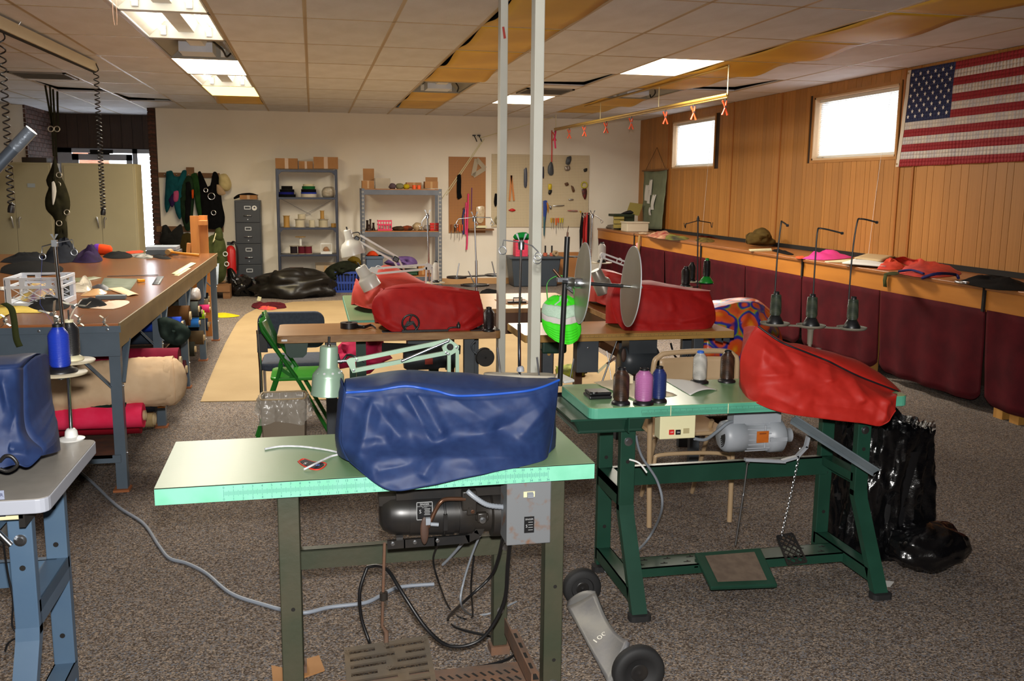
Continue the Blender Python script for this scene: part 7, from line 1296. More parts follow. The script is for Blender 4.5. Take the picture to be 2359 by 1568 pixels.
# ================================================================ dark steel shelf unit
blue_st=mat('gunmetal','#2c3140',.4,metal=.3,col2='#333848',scale=6);SX0,SX1,SY0,SY1=-.545,.385,14.95,15.3
sh=stdthing('shelf_unit','dark gunmetal steel shelf unit with boxes on top','shelf',((SX0+SX1)/2,15.12,0))
for x in(SX0,SX1-.035):
 for y in(SY0,SY1-.035):
  m=MB();m.bb(x,x+.035,y,y+.004,0,1.845);xx=x if x==SX0 else x+.031;m.bb(xx,xx+.004,y,y+.035,0,1.845);p=m.obj('upright',blue_st,sh)
shz=[1.83,1.415,.95,.535,.06]
for z in shz:m=MB();m.bb(SX0+.004,SX1-.004,SY0+.004,SY1-.005,z-.03,z);m.obj('shelf',blue_st,sh)
for s in(1,-1):m=MB();xm=(SX0+SX1)/2;m.beam((xm+s*.4,SY1-.002,1.38),(xm-s*.05,SY1-.002,1.14),.004,.025,(0,1,0));m.obj('brace',blue_st,sh)
for k in(0,2):
 for s,x in((1,SX0+.03),(-1,SX1-.03)):m=MB();z=shz[k]-.03;m.prism([(0,0),(s*.06,0),(0,-.06)],(x,SY0+.002,z),(1,0,0),(0,0,1),s*.004);m.obj('gusset',blue_st,sh)
carton((634,364),(686,389),15.0,.25,'wide flat carton at the left of the dark shelf top');carton((688,371),(721,389),15.02,.2,'smallest carton in the middle of the dark shelf top');carton((722,361),(779,389),15.0,.28,'largest carton at the right end of the dark shelf top')
def reel(c,r_,h,mt,label,fl=None,name='webbing_reel',lay=True):
 t=stdthing(name,label,'reel',c,'reels on the dark shelf');m=MB();m.lathe([(0,0),(r_,0),(r_,h),(r_*.5,h),(0,h)],c,n=22);m.obj('wound_material',mt,t)
 if fl:
  for z in(0,h):m=MB();m.lathe([(0,0),(r_*1.25,0),(r_*1.25,.008),(0,.008)],Vector(c)+Vector((0,0,z)),n=22);m.obj('flange',fl,t)
 return t
def onsh(p,k,dy=.12):q=at(p,400,y=SY0+dy);return Vector((q.x,SY0+dy,shz[k]+.002))
c=onsh(660,1);reel(c,.13,.04,black_c,'wide black webbing coil at the bottom of the left stack');reel(c+Vector((-.01,0,.041)),.115,.035,cl('ultramarine_web','#1a1c6a'),'ultramarine webbing coil in the left stack');reel(c+Vector((.0,0,.077)),.11,.04,black_c,'black webbing coil above the ultramarine one');reel(c+Vector((0,0,.118)),.085,.05,cl('jet_web','#0e0e10'),'topmost jet black coil of the left stack')
c=onsh(710,1);reel(c,.12,.05,cl('white_web','#bdb6a8'),'cream webbing coil at the bottom of the right stack');reel(c+Vector((0,.0,.051)),.12,.025,cl('blue_web','#2a3a9a'),'thin blue coil over the cream one');reel(c+Vector((0,0,.077)),.115,.045,black_c,'black coil in the middle of the right stack');reel(c+Vector((0,0,.123)),.1,.045,cl('kelly_web','#1c5a30'),'kelly green coil near the top of the right stack');reel(c+Vector((0,0,.169)),.085,.03,cl('ivory_web','#c4bb9c'),'ivory coil on top of the right stack')
puffy('plastic_bag',[(741,440),(748,431),(770,432),(770,454),(744,454)],15.07,.08,mat('clear_bag_c','#b0a898',.25,col2='#94897a',scale=12),None,'clear bag of white reels at the end of the upper shelf','plastic bag',wob=.01)
kraft=mat('kraft_yellow','#a9803c',.6);wth=cl('white_spool','#c9c0a8','#bcb198')
def twinespool(p,k,r_,h,mt,label,fl=None,dy=.1):return reel(onsh(p,k,dy),r_,h,mt,label,fl)
twinespool(657,2,.045,.17,kraft,'tall yellow kraft spool at the left of the middle shelf',kraft);twinespool(688,2,.07,.12,wth,'white thread spool in plastic on the middle shelf',mat('clear_flange','#a59a86',.3));twinespool(716,2,.045,.11,wth,'slim white spool between two wrapped ones',None);twinespool(742,2,.07,.12,mat('pale_spool','#b3a98e',.6),'wrapped pale spool right of the slim white one',MATS['clear_flange']);twinespool(766,2,.04,.06,kraft,'short yellow spool at the end of the middle shelf',None);c=onsh(740,2,.1)+Vector((0,0,.13));reel(c,.03,.12,kraft,'yellow spool standing on the wrapped pale one',kraft);c=onsh(697,2,.1)+Vector((-.03,0,.13));reel(c,.06,.07,wth,'small white spool lying on the wrapped white one')
for k,(p,cc_)in enumerate(((672,'#2a2226'),(690,'#5c1c28'),(706,'#6a2630'))):twinespool(p,3,.055,.12,cl('ribbon_%d'%k,cc_),('dark brown','wine red','rust red')[k]+' ribbon reel on the lower shelf',MATS['clear_flange'])
c=onsh(688,3,.1)+Vector((0,0,.13));reel(c,.02,.13,white,'white plastic spool with wide top on the ribbon reels',None);m=MB();m.lathe([(0,0),(.08,0),(.08,.008),(0,.008)],c+Vector((0,0,.131)),n=20);tag(m.obj('spool_flange',kraft),'flat tan spool flange topping the white plastic spool','flange')
wc=stdthing('tool_caddy','small white open caddy on the lower shelf','caddy',onsh(752,3));a,b=at(739,586,y=15.02),at(765,588,y=15.02);z0=shz[3];m=MB();m.bb(a.x,b.x,15.02,15.14,z0+.001,z0+.04);m.obj('tray',white,wc)
for x in(a.x,b.x-.008):m=MB();m.bb(x,x+.008,15.02,15.14,z0+.04,z0+.17);m.obj('side',white,wc)
m=MB();m.bb(a.x,b.x,15.07,15.085,z0+.15,z0+.17);m.obj('handle',white,wc);m=MB();m.ball(((a.x+b.x)/2,15.08,z0+.06),(.05,.04,.05),10,8,lambda d:1+.3*nz(d*3));m.obj('contents',cl('orange_bits','#8a5a3c','#b09a80'),wc)
carton((666,618),(699,632),15.0,.2,'open red brown carton on the bottom shelf',mat('red_brown_card','#6a3c24',.8));carton((728,612),(772,650),14.93,.3,'white carton with brown flaps at the end of the bottom shelf',mat('pale_card','#a5937c',.8),((726,604),(772,618)));puffy('purple_cloth',[(658,630),(672,622),(690,625),(698,632),(680,636)],14.97,.04,cl('violet_scrap','#6a3a6e'),None,'violet cloth scrap on the bottom shelf','cloth')
# blue laundry basket
lbk=stdthing('laundry_basket','blue slotted laundry basket full of dark cloth','basket',at(797,668,y=14.4));by=14.3;a,b=at(768,628,y=by),at(830,628,y=by);lb_=mat('basket_blue','#1c3a8c',.4);lbk.location.z=0;ROOT[lbk.name]=Matrix.Translation(lbk.location);zt_=a.z
for k in range(9):
 x=a.x+(b.x-a.x)*k/8;xb=a.x+.04+(b.x-a.x-.08)*k/8;m=MB();m.beam((xb,by+.02,.02),(x,by,zt_),.022,.006,(0,1,0));m.obj('slat',lb_,lbk)
for z,f_ in((zt_,0),(zt_*.5,.5),(.02,1)):m=MB();o_=.04*f_;m.bb(a.x+o_,b.x-o_,by+.02*f_-.004,by+.02*f_+.006,z-.02,z+.015);m.obj('rail',lb_,lbk)
m=MB();m.bb(a.x+.05,b.x-.05,by+.05,by+.4,.002,.02);m.bb(a.x,a.x+.01,by,by+.42,.02,zt_);m.bb(b.x-.01,b.x,by,by+.42,.02,zt_);m.bb(a.x,b.x,by+.41,by+.42,.02,zt_);m.obj('tub',lb_,lbk)
puffy('cloth_heap',[(740,640),(752,618),(775,605),(800,600),(825,608),(832,625),(820,634),(780,634),(760,660),(742,655)],14.45,.2,cl('black_green_cloth','#15170f','#22261a'),None,'heap of dark green black cloth piled on the blue basket','cloth',wob=.04);puffy('cloth_heap',[(800,598),(812,590),(828,595),(832,610),(815,612)],14.5,.1,cl('mustard_cloth','#5c4a14'),None,'mustard brown cloth above the dark heap','cloth',wob=.02)
# ================================================================ grey slotted shelf unit
gsm=mat('slotted_grey','#5c6068',.4,metal=.4,col2='#666a72',scale=6);GX0,GX1,GY0,GY1=.735,1.985,14.75,15.25;chip=mat('particle_board','#a9703a',.7,col2='#98622f',scale=30)
gs=stdthing('shelf_unit','grey slotted-angle shelf unit with orange boards','shelf',((GX0+GX1)/2,15,0))
for x in(GX0,GX1-.05):
 for y in(GY0,GY1-.05):
  m=MB();m.bb(x,x+.05,y,y+.004,0,1.56);xx=x if x==GX0 else x+.046;m.bb(xx,xx+.004,y,y+.05,0,1.56);m.obj('upright',gsm,gs)
  if y==GY0:
   sm0=None
   for k in range(24):
    for q in(.014,.032):
     if sm0 is None:ms=MB();ms.bb(-.004,.004,-.001,0,-.012,.012);sm0=ms.obj('slot',mat('slot_pale','#b9b2a4',.6),gs,world=False,loc=Vector((x+q,y-.0005,.08+k*.062))-gs.location)
     else:clone(sm0,Vector((x+q,y-.0005,.08+k*.062))-gs.location,parent=gs)
gz=[1.555,.905,.2]
for z in gz:m=MB();m.bb(GX0+.05,GX1-.05,GY0+.001,GY0+.02,z-.09,z-.012);m.obj('beam',gsm,gs);m=MB();m.bb(GX0+.005,GX1-.005,GY0+.005,GY1-.005,z-.012,z);m.obj('shelf_board',chip,gs)
carton((834,416),(862,434),14.85,.2,'carton with tall open flap at the left of the grey shelf top',None,((836,388),(862,416)));carton((979,418),(1009,434),14.85,.2,'carton with dark open flap at the right of the grey shelf top',None,((980,408),(1008,419)));carton((937,420),(971,434),14.9,.2,'low opened carton in the middle of the grey shelf top')
pb=stdthing('plastic_bin','clear plastic bin on the grey shelf top','bin',at(882,434,y=14.9));a,b=at(864,410,y=14.88),at(899,434,y=14.88);clr=mat('clear_plastic','#c2b7a4',.15,alpha=.5)
m=MB();m.bb(a.x,b.x,14.88,14.884,gz[0]+.001,a.z);m.bb(a.x,b.x,15.08,15.084,gz[0]+.001,a.z);m.bb(a.x,a.x+.004,14.88,15.084,gz[0]+.001,a.z);m.bb(b.x-.004,b.x,14.88,15.084,gz[0]+.001,a.z);m.bb(a.x,b.x,14.88,15.08,gz[0]+.001,gz[0]+.005);m.obj('walls',clr,pb);m=MB();m.bb(a.x+.01,b.x-.01,14.89,15.07,gz[0]+.006,gz[0]+.07);m.obj('contents',mat('pale_bits','#b5ab98',.7),pb)
def bits(items,y,z):
 for p,w_,h_,d_,mt,nm,lb,cat_ in items:
  c=at(p,450,y=y);blob(nm,lb,cat_,(c.x,y,z+h_*.45),(w_/2,d_/2,h_/2),mt,.25,3,p,16,flat=z+.001)
bits(((904,.11,.09,.12,cl('grey_purple_bits','#5a4a50'),'cloth_scrap','grey purple bundle on the grey shelf top','cloth'),(921,.13,.09,.12,cl('dull_green_bits','#7d7a5c'),'cloth_scrap','dull green bundle on the grey shelf top','cloth'),(936,.1,.08,.1,cl('yellow_bits','#b9a01c'),'yellow_pouch','yellow pouch on the grey shelf top','pouch')),14.9,gz[0])
for p in(954,965):c=at(p,430,y=14.8);m=MB();m.lathe([(0,0),(.03,0),(.03,.06),(.02,.062),(0,.062)],(c.x,14.8,gz[0]+.001),n=14);tag(m.obj('orange_spool',mat('neon_orange','#e0561c',.5)),'neon orange spool, %s of the pair on the shelf top'%('left one' if p<960 else 'right one'),'spool')
pc=stdthing('plastic_crate','small hot pink slotted crate on the middle grey shelf','crate',at(886,527,y=14.9));a,b=at(870,504,y=14.9),at(903,527,y=14.9);hp_=mat('hot_pink_plastic','#d8305c',.45);z0=gz[1];z1=z0+.165
for z in(z0+.001,z1-.025,(z0+z1)/2):m=MB();m.bb(a.x,b.x,14.9,14.91,z,z+.024);m.bb(a.x,a.x+.01,14.9,15.05,z,z+.024);m.bb(b.x-.01,b.x,14.9,15.05,z,z+.024);m.obj('rail',hp_,pc)
for k in range(6):x=a.x+(b.x-a.x-.014)*k/5;m=MB();m.bb(x,x+.014,14.899,14.909,z0,z1);m.obj('slat',hp_,pc)
m=MB();m.bb(a.x+.012,b.x-.012,14.912,15.04,z0+.002,z0+.1);m.obj('contents',cl('pale_contents','#b9a9a0','#4a3a38'),pc)
for p,r_,h_,y_ in((846,.022,.16,14.95),(853,.018,.18,14.9),(860,.02,.12,15.0),(849,.025,.1,14.83)):c=at(p,500,y=y_);m=MB();m.lathe([(0,0),(r_*1.4,0),(r_*1.4,.03),(r_,.035),(r_*.8,h_*.8),(r_,h_),(0,h_)],(c.x,y_,z0+.001),n=12);tag(m.obj('metal_die',mat('dark_bronze','#3a2a22',.45,metal=.5)),{846:'thin dark bronze die at the shelf end',853:'tallest dark bronze die at the shelf end',860:'dark bronze die nearest the pink crate',849:'short stout bronze die in front of the others'}[p],'tool')
bits(((918,.2,.07,.15,cl('dark_tools','#2c2018','#4a3626'),'tool_heap','dark tools heaped right of the pink crate','tools'),(938,.18,.08,.12,cl('orange_tools','#8a3a1c','#3a2a20'),'tool_heap','orange handled tools in the middle of the grey shelf','tools'),(962,.16,.13,.14,mat('clear_jars','#b09a78',.25,col2='#8d7a5c',scale=14),'jar_bag','clear bag of fittings on the grey shelf','plastic bag'),(985,.14,.09,.12,cl('grey_fittings','#8a8078'),'fitting_heap','grey fittings near the red boxes','parts')),14.95,z0)
for k in range(6):
 c=at(996+(k%2)*12,500,y=14.88);m=MB();m.bb(c.x-.04,c.x+.03,14.85,14.93,z0+.002+(k//2)*.042,z0+.04+(k//2)*.042);tag(m.obj('red_box',mat('glossy_red','#b81c14',.3),bevel=.004),'small glossy red box in the stack at the grey shelf end, %s row %s'%(('bottom','middle','top')[k//2],('left','right')[k%2]),'box','red boxes')
tb=stdthing('storage_tote','grey blue tote with orange cloth under the grey shelf','tote',at(862,640,y=14.9));a,b=at(843,590,y=14.8),at(882,590,y=14.8);tbm=mat('tote_grey_blue','#4f5f74',.5);m=MB();m.bb(a.x,b.x,14.8,15.1,.21,a.z);m.obj('body',tbm,tb,bevel=.01);m=MB();m.bb(a.x-.015,b.x+.015,14.785,15.1,a.z-.04,a.z);m.obj('rim',tbm,tb);puffy('orange_cloth',[(843,590),(850,580),(862,578),(872,588),(870,592)],14.95,.06,cl('orange_red_cloth','#c8401c'),None,'orange red cloth poking from the grey blue tote','cloth')
gt_=stdthing('storage_tote','dark green tote with purple cloth under the grey shelf','tote',at(938,650,y=14.8));a,b=at(910,622,y=14.8),at(962,622,y=14.8);gtm=mat('tote_green','#14472c',.5);m=MB();m.bb(a.x,b.x,14.8,15.1,.21,a.z);m.obj('body',gtm,gt_,bevel=.01);m=MB();m.bb(a.x-.015,b.x+.015,14.785,15.1,a.z-.03,a.z);m.obj('rim',gtm,gt_);puffy('purple_cloth',[(884,605),(900,595),(925,590),(950,592),(962,605),(950,615),(900,612)],14.95,.12,cl('lavender_cloth','#5c4478','#6e5688'),None,'lavender purple cloth heaped in the dark green tote','cloth',wob=.03)
carton((964,612),(985,633),14.85,.25,'brown carton right of the dark green tote',mat('orange_card','#9a6430',.8))
# ================================================================ pegboards with tools
def peg_mat(name,c1,c2):
 m=bpy.data.materials.new(name);m.use_nodes=True;N=m.node_tree.nodes;L=m.node_tree.links;b=N['Principled BSDF'];tc=N.new('ShaderNodeTexCoord');vm=N.new('ShaderNodeVectorMath');vm.operation='MULTIPLY';vm.inputs[1].default_value=(1/.0254,0,1/.0254)
 fr=N.new('ShaderNodeVectorMath');fr.operation='FRACTION';sb_=N.new('ShaderNodeVectorMath');sb_.operation='SUBTRACT';sb_.inputs[1].default_value=(.5,0,.5);ln=N.new('ShaderNodeVectorMath');ln.operation='LENGTH';lt=N.new('ShaderNodeMath');lt.operation='LESS_THAN';lt.inputs[1].default_value=.17
 mx=N.new('ShaderNodeMix');mx.data_type='RGBA';mx.inputs[6].default_value=lin(c1);mx.inputs[7].default_value=lin(c2);b.inputs['Roughness'].default_value=.6
 L.new(tc.outputs['Object'],vm.inputs[0]);L.new(vm.outputs[0],fr.inputs[0]);L.new(fr.outputs[0],sb_.inputs[0]);L.new(sb_.outputs[0],ln.inputs[0]);L.new(ln.outputs['Value'],lt.inputs[0]);L.new(lt.outputs[0],mx.inputs[0]);L.new(mx.outputs[2],b.inputs['Base Color']);return m
PY=YB-.02
m=MB();m.bb(2.18,2.79,PY,YB-.001,.85,2.08);tag(m.obj('pegboard',peg_mat('brown_pegboard','#a06a32','#4a2c12')),'brown pegboard panel on the back wall','pegboard');m=MB();m.bb(2.89,4.555,PY,YB-.001,.945,2.135);tag(m.obj('pegboard',peg_mat('cream_pegboard','#c4b494','#5f5138')),'wide cream pegboard panel behind the white posts','pegboard')
TY=PY-.025
def flat(name,ol,mt,label,cat_='tool',th=.018,grp='tools on the pegboards',dy=0):return puffy(name,ol,TY-dy,th,mt,None,label,cat_,rings=3,wob=.001,group=grp)
flat('hacksaw_sleeve',[(1053,404),(1062,403),(1062,450),(1064,453),(1062,456),(1053,455)],black_c,'long black sleeve on the brown pegboard')
clrt=mat('clear_triangle','#c4b8a0',.15,alpha=.55)
tg=stdthing('set_square','clear plastic triangle on the brown pegboard','set square',at(1100,405,y=TY));tv=[at(1098,366,y=TY),at(1117,388,y=TY),at(1090,405,y=TY)]
for k in range(3):m=MB();m.beam(tv[k],tv[(k+1)%3],.07,.004,(0,1,0));m.obj('side',clrt,tg)
def rodtool(name,pts,r_,mt,label,cat_='tool'):m=MB();m.tube([at(a,b,y=TY)for a,b in pts],r_,6);return tag(m.obj(name,mt),label,cat_,'tools on the pegboards')
rodtool('pink_strip',[(1079,446),(1077,500),(1076,560),(1075,575)],.014,mat('neon_pink','#e0306a',.6),'long neon pink strip on the brown pegboard','strip');rodtool('pink_strip',[(1074,466),(1072,500),(1073,540)],.012,mat('neon_pink_b','#e84a80',.6),'shorter pink strip beside the long one','strip');rodtool('blue_strip',[(1069,482),(1066,500),(1068,540)],.013,mat('deep_blue','#1c2a6a',.6),'dark blue strip left of the pink ones','strip');rodtool('green_strip',[(1076,500),(1077,548)],.008,mat('strip_green','#5a8a1c',.6),'thin green strip under the pink ones','strip');rodtool('violet_wand',[(1087,432),(1086,484)],.006,mat('violet','#6a2a7a',.5),'thin violet wand on the brown pegboard','wand');rodtool('black_cord_hook',[(1066,481),(1069,478),(1072,482),(1071,492)],.008,steel,'chrome snap hook above the blue strip','hook')
flat('plastic_pouch',[(1097,477),(1116,476),(1113,510),(1099,510)],mat('clear_pouch','#b59b7a',.2,col2='#cdbb9c',scale=20),'clear plastic pouch on the brown pegboard','pouch')
def driver(p,y0,y1,hc,label):
 t=stdthing('screwdriver',label,'screwdriver',at(p,y1,y=TY),'screwdrivers on the pegboards');m=MB();a,b=at(p,y0,y=TY),at(p,y0+(y1-y0)*.45,y=TY);m.tube([a,b],[.014,.011],8);m.obj('handle',mat('handle_'+hc[1:],hc,.4),t);m=MB();m.tube([b,at(p,y1,y=TY)],.004,6);m.obj('shaft',steel,t)
for k,p in enumerate((1040,1048,1054,1059,1065)):driver(p,517,548+k%2*5,('#8a4a1c','#3a2416','#c8501c','#e0641c','#d8581c')[k],'screwdriver in the brown pegboard rack, %s from the wall side'%ordn(k))
for k,p in enumerate((1270,1275,1281,1286,1291,1296)):driver(p,502,526+(12 if k==2 else 0),('#c8a01c','#a0701c','#d8641c','#e0561c','#c8b41c','#b9a818')[k],'screwdriver in the cream pegboard rack, %s from the wide post'%ordn(k))
tsf=stdthing('tool_ledge','wooden ledge with pale block at the foot of the brown pegboard','ledge',at(1105,532,y=PY));a,b=at(1078,526,y=PY),at(1135,530,y=PY);m=MB();m.bb(a.x,b.x,PY-.12,PY-.001,b.z,a.z);m.obj('ledge',oldp,tsf);a,b=at(1095,519,y=PY),at(1119,524,y=PY);m=MB();m.bb(a.x,b.x,PY-.1,PY-.02,b.z,a.z);m.obj('pale_block',cream,tsf)
flat('black_pouch',[(1140,446),(1145,447),(1145,470),(1141,476),(1138,465)],black_c,'small black bundle at the left of the cream pegboard');m=MB();m.tube([at(1147,507,y=TY)+Vector((.045*math.cos(R(t)),0,.055*math.sin(R(t))))for t in range(0,360,20)],.015,8,closed=True);tag(m.obj('tape_ring',mat('tape_olive','#8a8060',.6)),'olive tape ring on the cream pegboard','tape')
cpz=stdthing('wooden_caliper','pair of orange wooden compass legs on the cream pegboard','compass',at(1179,464,y=TY));wdo=mat('orange_wood','#c07838',.5)
for e in(1174,1184):m=MB();m.beam(at(1178,404,y=TY),at(e,462,y=TY),.03,.012,(0,1,0));m.obj('leg',wdo,cpz)
flat('red_clip',[(1171,484),(1180,480),(1188,484),(1180,487)],redp,'small red clip below the wooden compass');flat('card_pack',[(1207,390),(1214,388),(1214,428),(1207,428)],mat('grey_blue_pack','#4a4e5c',.4),'grey blue blister pack half hidden by the wide post');flat('dark_tool',[(1250,385),(1253,385),(1253,409),(1250,409)],mat('navy_pack','#1c1c30',.5),'dark pack just right of the wide post')
flat('grey_grip',[(1266,376),(1270,372),(1274,380),(1275,400),(1268,404),(1262,398),(1262,385)],dkgrey,'grey shackle tool below the pink ribbon');flat('frame_tool',[(1306,362),(1316,360),(1313,378),(1303,377)],dkgrey,'small black frame tool at the top of the cream pegboard');flat('silver_bundle',[(1300,384),(1312,381),(1313,392),(1302,393)],mat('silver_foil','#8f8478',.3,metal=.5),'silver bundle under the black frame tool');flat('black_knob',[(1344,390),(1352,387),(1352,394),(1346,396)],blackm,'small black knob at the right of the cream pegboard')  # last piece is a small black knob
flat('yellow_tool',[(1263,424),(1271,424),(1270,436),(1263,436)],mat('yellow_tool','#c9b01c',.4),'yellow tape tool on the cream pegboard');flat('black_hook',[(1264,438),(1272,438),(1268,448),(1263,446)],blackm,'black hook below the yellow tape tool');flat('brown_blob',[(1300,422),(1308,420),(1310,426),(1303,428)],brownleg,'small brown leather piece on the cream pegboard');flat('brown_strap',[(1315,427),(1321,430),(1324,440),(1319,442)],brownleg,'dark brown strap piece on the cream pegboard')
m=MB();m.tube([at(1346,426,y=TY)+Vector((.05*math.cos(R(t)),0,.05*math.sin(R(t))))for t in range(0,360,20)],.01,6,closed=True);tag(m.obj('yellow_cable_loop',mat('cable_yellow','#b9ae2c',.5)),'yellow cable loop at the pegboard edge','cable');flat('red_pliers',[(1340,436),(1350,433),(1352,446),(1348,460),(1342,450)],mat('red_black_grip','#6a1414',.5,col2='#1c1416',scale=20),'red and black gripper below the yellow loop');flat('steel_awl',[(1275,473),(1298,472),(1298,474),(1275,475)],steel,'steel awl lying level on the cream pegboard');flat('red_knife',[(1308,484),(1329,484),(1329,487),(1308,486)],mat('red_knife','#a82c20',.4,col2='#8d8d8d',scale=8),'red handled knife level on the cream pegboard');flat('steel_clip',[(1310,458),(1320,458),(1320,461),(1310,461)],steel,'small steel clip right of the middle of the cream pegboard');flat('yellow_tag',[(1335,485),(1339,486),(1337,491)],mat('tag_yellow','#c9a01c',.5),'tiny yellow tag on the cream pegboard');flat('steel_loop',[(1265,473),(1271,475),(1270,482),(1266,480)],steel,'steel carabiner beside the blue strap bundle')
flat('blue_strap',[(1251,463),(1260,462),(1260,480),(1256,520),(1254,545),(1252,520)],mat('strap_blue','#1c3a8c',.6),'hanging blue strap bundle beside the wide post','strap');flat('orange_strap',[(1258,464),(1264,472),(1263,492),(1260,478)],mat('strap_amber','#b87a1c',.6),'amber strap end beside the blue bundle','strap');flat('teal_strap',[(1252,500),(1256,500),(1255,540),(1252,540)],mat('strap_teal','#2c5a64',.6),'teal strap tail under the blue bundle','strap',dy=.02)
hb=stdthing('strap_bundle','bundle of red and black straps hanging at the wall corner','straps',at(1348,575,y=15.2))
for k,(x0_,c_)in enumerate(((1339,'#1a1416'),(1345,'#8a1c1c'),(1350,'#c23a3a'),(1354,'#241a1c'))):m=MB();m.tube([at(x0_+3,490,y=15.2),at(x0_,530,y=15.15),at(x0_-2+k,575,y=15.2)],[.012,.03,.012],6);m.obj('strap',cl('bundle_%d'%k,c_),hb)
rb3=[at(1270,300,y=TY),at(1270,345,y=TY),at(1269,395,y=TY)];m=MB();m.grid(3,2,lambda u,v:rb3[round(u*2)]+Vector((.02*v,0,0)));tag(m.obj('pink_ribbon',mat('salmon_ribbon','#d8504a',.6),solid=.001),'salmon ribbon hanging to the cream pegboard','ribbon')
# grey tote with pink basket, leaning board
tt=stdthing('storage_tote','large slate grey tote behind the white posts','tote',at(1240,655,y=15.0));a,b=at(1178,592,y=14.75),at(1294,592,y=14.75);tm3=mat('tote_slate','#39424c',.5);tt.location.z=0;ROOT[tt.name]=Matrix.Translation(tt.location)
m=MB();t_=.06;vs_=[(a.x+t_,14.8,.002),(b.x-t_,14.8,.002),(b.x-t_,15.2,.002),(a.x+t_,15.2,.002),(a.x+.01,14.76,a.z-.03),(b.x-.01,14.76,a.z-.03),(b.x-.01,15.24,a.z-.03),(a.x+.01,15.24,a.z-.03)];m.add(vs_,[(3,2,1,0),(0,1,5,4),(1,2,6,5),(2,3,7,6),(3,0,4,7)]);m.obj('body',tm3,tt,bevel=.015);m=MB();m.bb(a.x-.03,b.x+.03,14.73,15.26,a.z-.035,a.z);m.obj('lid',tm3,tt,bevel=.008);zt_=a.z
pbk=stdthing('pink_basket','neon pink basket with green bag on the slate tote','basket',(at(1200,590,y=14.95).x,14.95,zt_));a,b=at(1188,553,y=14.9),at(1216,590,y=14.9);m=MB();m.bb(a.x,b.x,14.9,15.1,zt_+.001,a.z);m.obj('basket',mat('pink_net','#e0405c',.6,col2='#c92c50',scale=40),pbk);puffy('green_bag',[(1182,545),(1190,537),(1212,535),(1222,545),(1215,553),(1188,552)],15.0,.1,cl('kelly_bag','#0f7a34'),None,'kelly green bag stuffed on the neon pink basket','bag',wob=.02)
for p,lb in((1256,'black handled brush standing on the slate tote, left one'),(1271,'black handled brush standing on the slate tote, right one')):c=at(p,590,y=14.95);t=stdthing('brush',lb,'brush',(c.x,14.95,zt_));m=MB();m.tube([(c.x,14.95,zt_+.05),(c.x,14.95,zt_+.17)],.014,8);m.obj('handle',blackm,t);m=MB();m.lathe([(0,0),(.035,0),(.035,.05),(0,.055)],(c.x,14.95,zt_+.001),n=14);m.obj('head',cl('salmon_head','#b8604a'),t)
c=at(1279,588,y=14.9);m=MB();m.lathe([(.02,-.03),(.045,-.03),(.045,.03),(.02,.03),(.02,-.03)],(c.x,14.9,zt_+.047),(.4,-1,0),20);tag(m.obj('tape_roll',mat('tape_tan','#b39a78',.5)),'roll of tan tape on the slate tote lid','tape')
m=MB();a,b=at(1272,581,y=15.28),at(1336,650,y=15.28);m.add([(a.x,15.31,a.z),(b.x,15.31,a.z),(b.x,15.2,.002),(a.x,15.2,.002),(a.x,15.335,a.z),(b.x,15.335,a.z),(b.x,15.225,.002),(a.x,15.225,.002)],[(3,2,1,0),(4,5,6,7),(0,1,5,4),(1,2,6,5),(2,3,7,6),(3,0,4,7)]);tag(m.obj('leaning_board',mat('plain_board','#a9713a',.6,col2='#9c6531',scale=4)),'plain brown board leaning on the back wall beside the tote','board')
# small hooks and slanting rods on the wall
for k,p in enumerate((1092,1103)):c=at(p,312,y=YB-.02);t=stdthing('wall_clip','black binder clip on the white wall, %s of the pair'%('left one' if k==0 else 'right one'),'clip',c);m=MB();m.box(c,(.05,.03,.02));m.obj('clip',blackm,t);m=MB();m.tube([c,c+Vector((.03,-.02,-.06)),c+Vector((.045,-.02,-.1))],.008,6);m.obj('lever',blackm,t)
for k,(p0,p1)in enumerate((((1112,322),(1020,455)),((1116,320),(1030,448)))):m=MB();m.tube([at(*p0,y=YB-.04),at(*p1,y=YB-.04)],.006,6);tag(m.obj('thin_rod',cream),'thin pale rod slanting down the white wall, %s one'%('upper' if k else 'lower'),'rod')
m=MB();m.tube([at(1105,318,y=YB-.04),at(1275,270,y=14.8)],.006,6);tag(m.obj('guy_line',cream),'pale line running from the wall clips up to the ceiling','line')
drape('strap_harness',[(1104,680),(1112,668),(1145,668),(1150,678),(1135,683)],.009,.05,black_c,'black strap harness lying on the tan mat beyond the tan table','straps',61)
# ================================================================ things along the bench
bz=BZ+.001
def onb(p,x=5.1):return at(p[0],p[1],z=BZ)
tbx=stdthing('tool_box','green tool box with raised tan lid on the bench corner','tool box',at(1445,528,y=14.9));y_=14.6;a,b=at(1414,493,y=y_),at(1462,530,y=y_);dgb=mat('box_dark_green','#1f2c14',.5);tanb=mat('box_tan','#9c8c4a',.5)
m=MB();m.bb(a.x+.1,b.x,y_+.02,y_+.3,bz,a.z);m.obj('body',dgb,tbx,bevel=.006)
for k in range(3):m=MB();m.bb(a.x,a.x+.17,y_-.03,y_+.02,bz+.03+k*.07,bz+.09+k*.07);m.obj('drawer',tanb,tbx,bevel=.004)
m=MB();m.bb(a.x,a.x+.3,y_-.03,y_+.28,a.z-.04,a.z);m.obj('tray',dgb,tbx)
lv=[at(1443,492,y=y_+.2),at(1472,497,y=y_+.2),at(1481,470,y=y_+.3),at(1452,466,y=y_+.3)];m=MB();m.add(lv+[p+Vector((0,.02,0))for p in lv],[(3,2,1,0),(4,5,6,7),(0,1,5,4),(1,2,6,5),(2,3,7,6),(3,0,4,7)]);m.obj('lid',tanb,tbx);puffy('black_tool',[(1430,492),(1440,487),(1452,484),(1460,490),(1450,494)],y_+.08,.05,blackm,tbx)
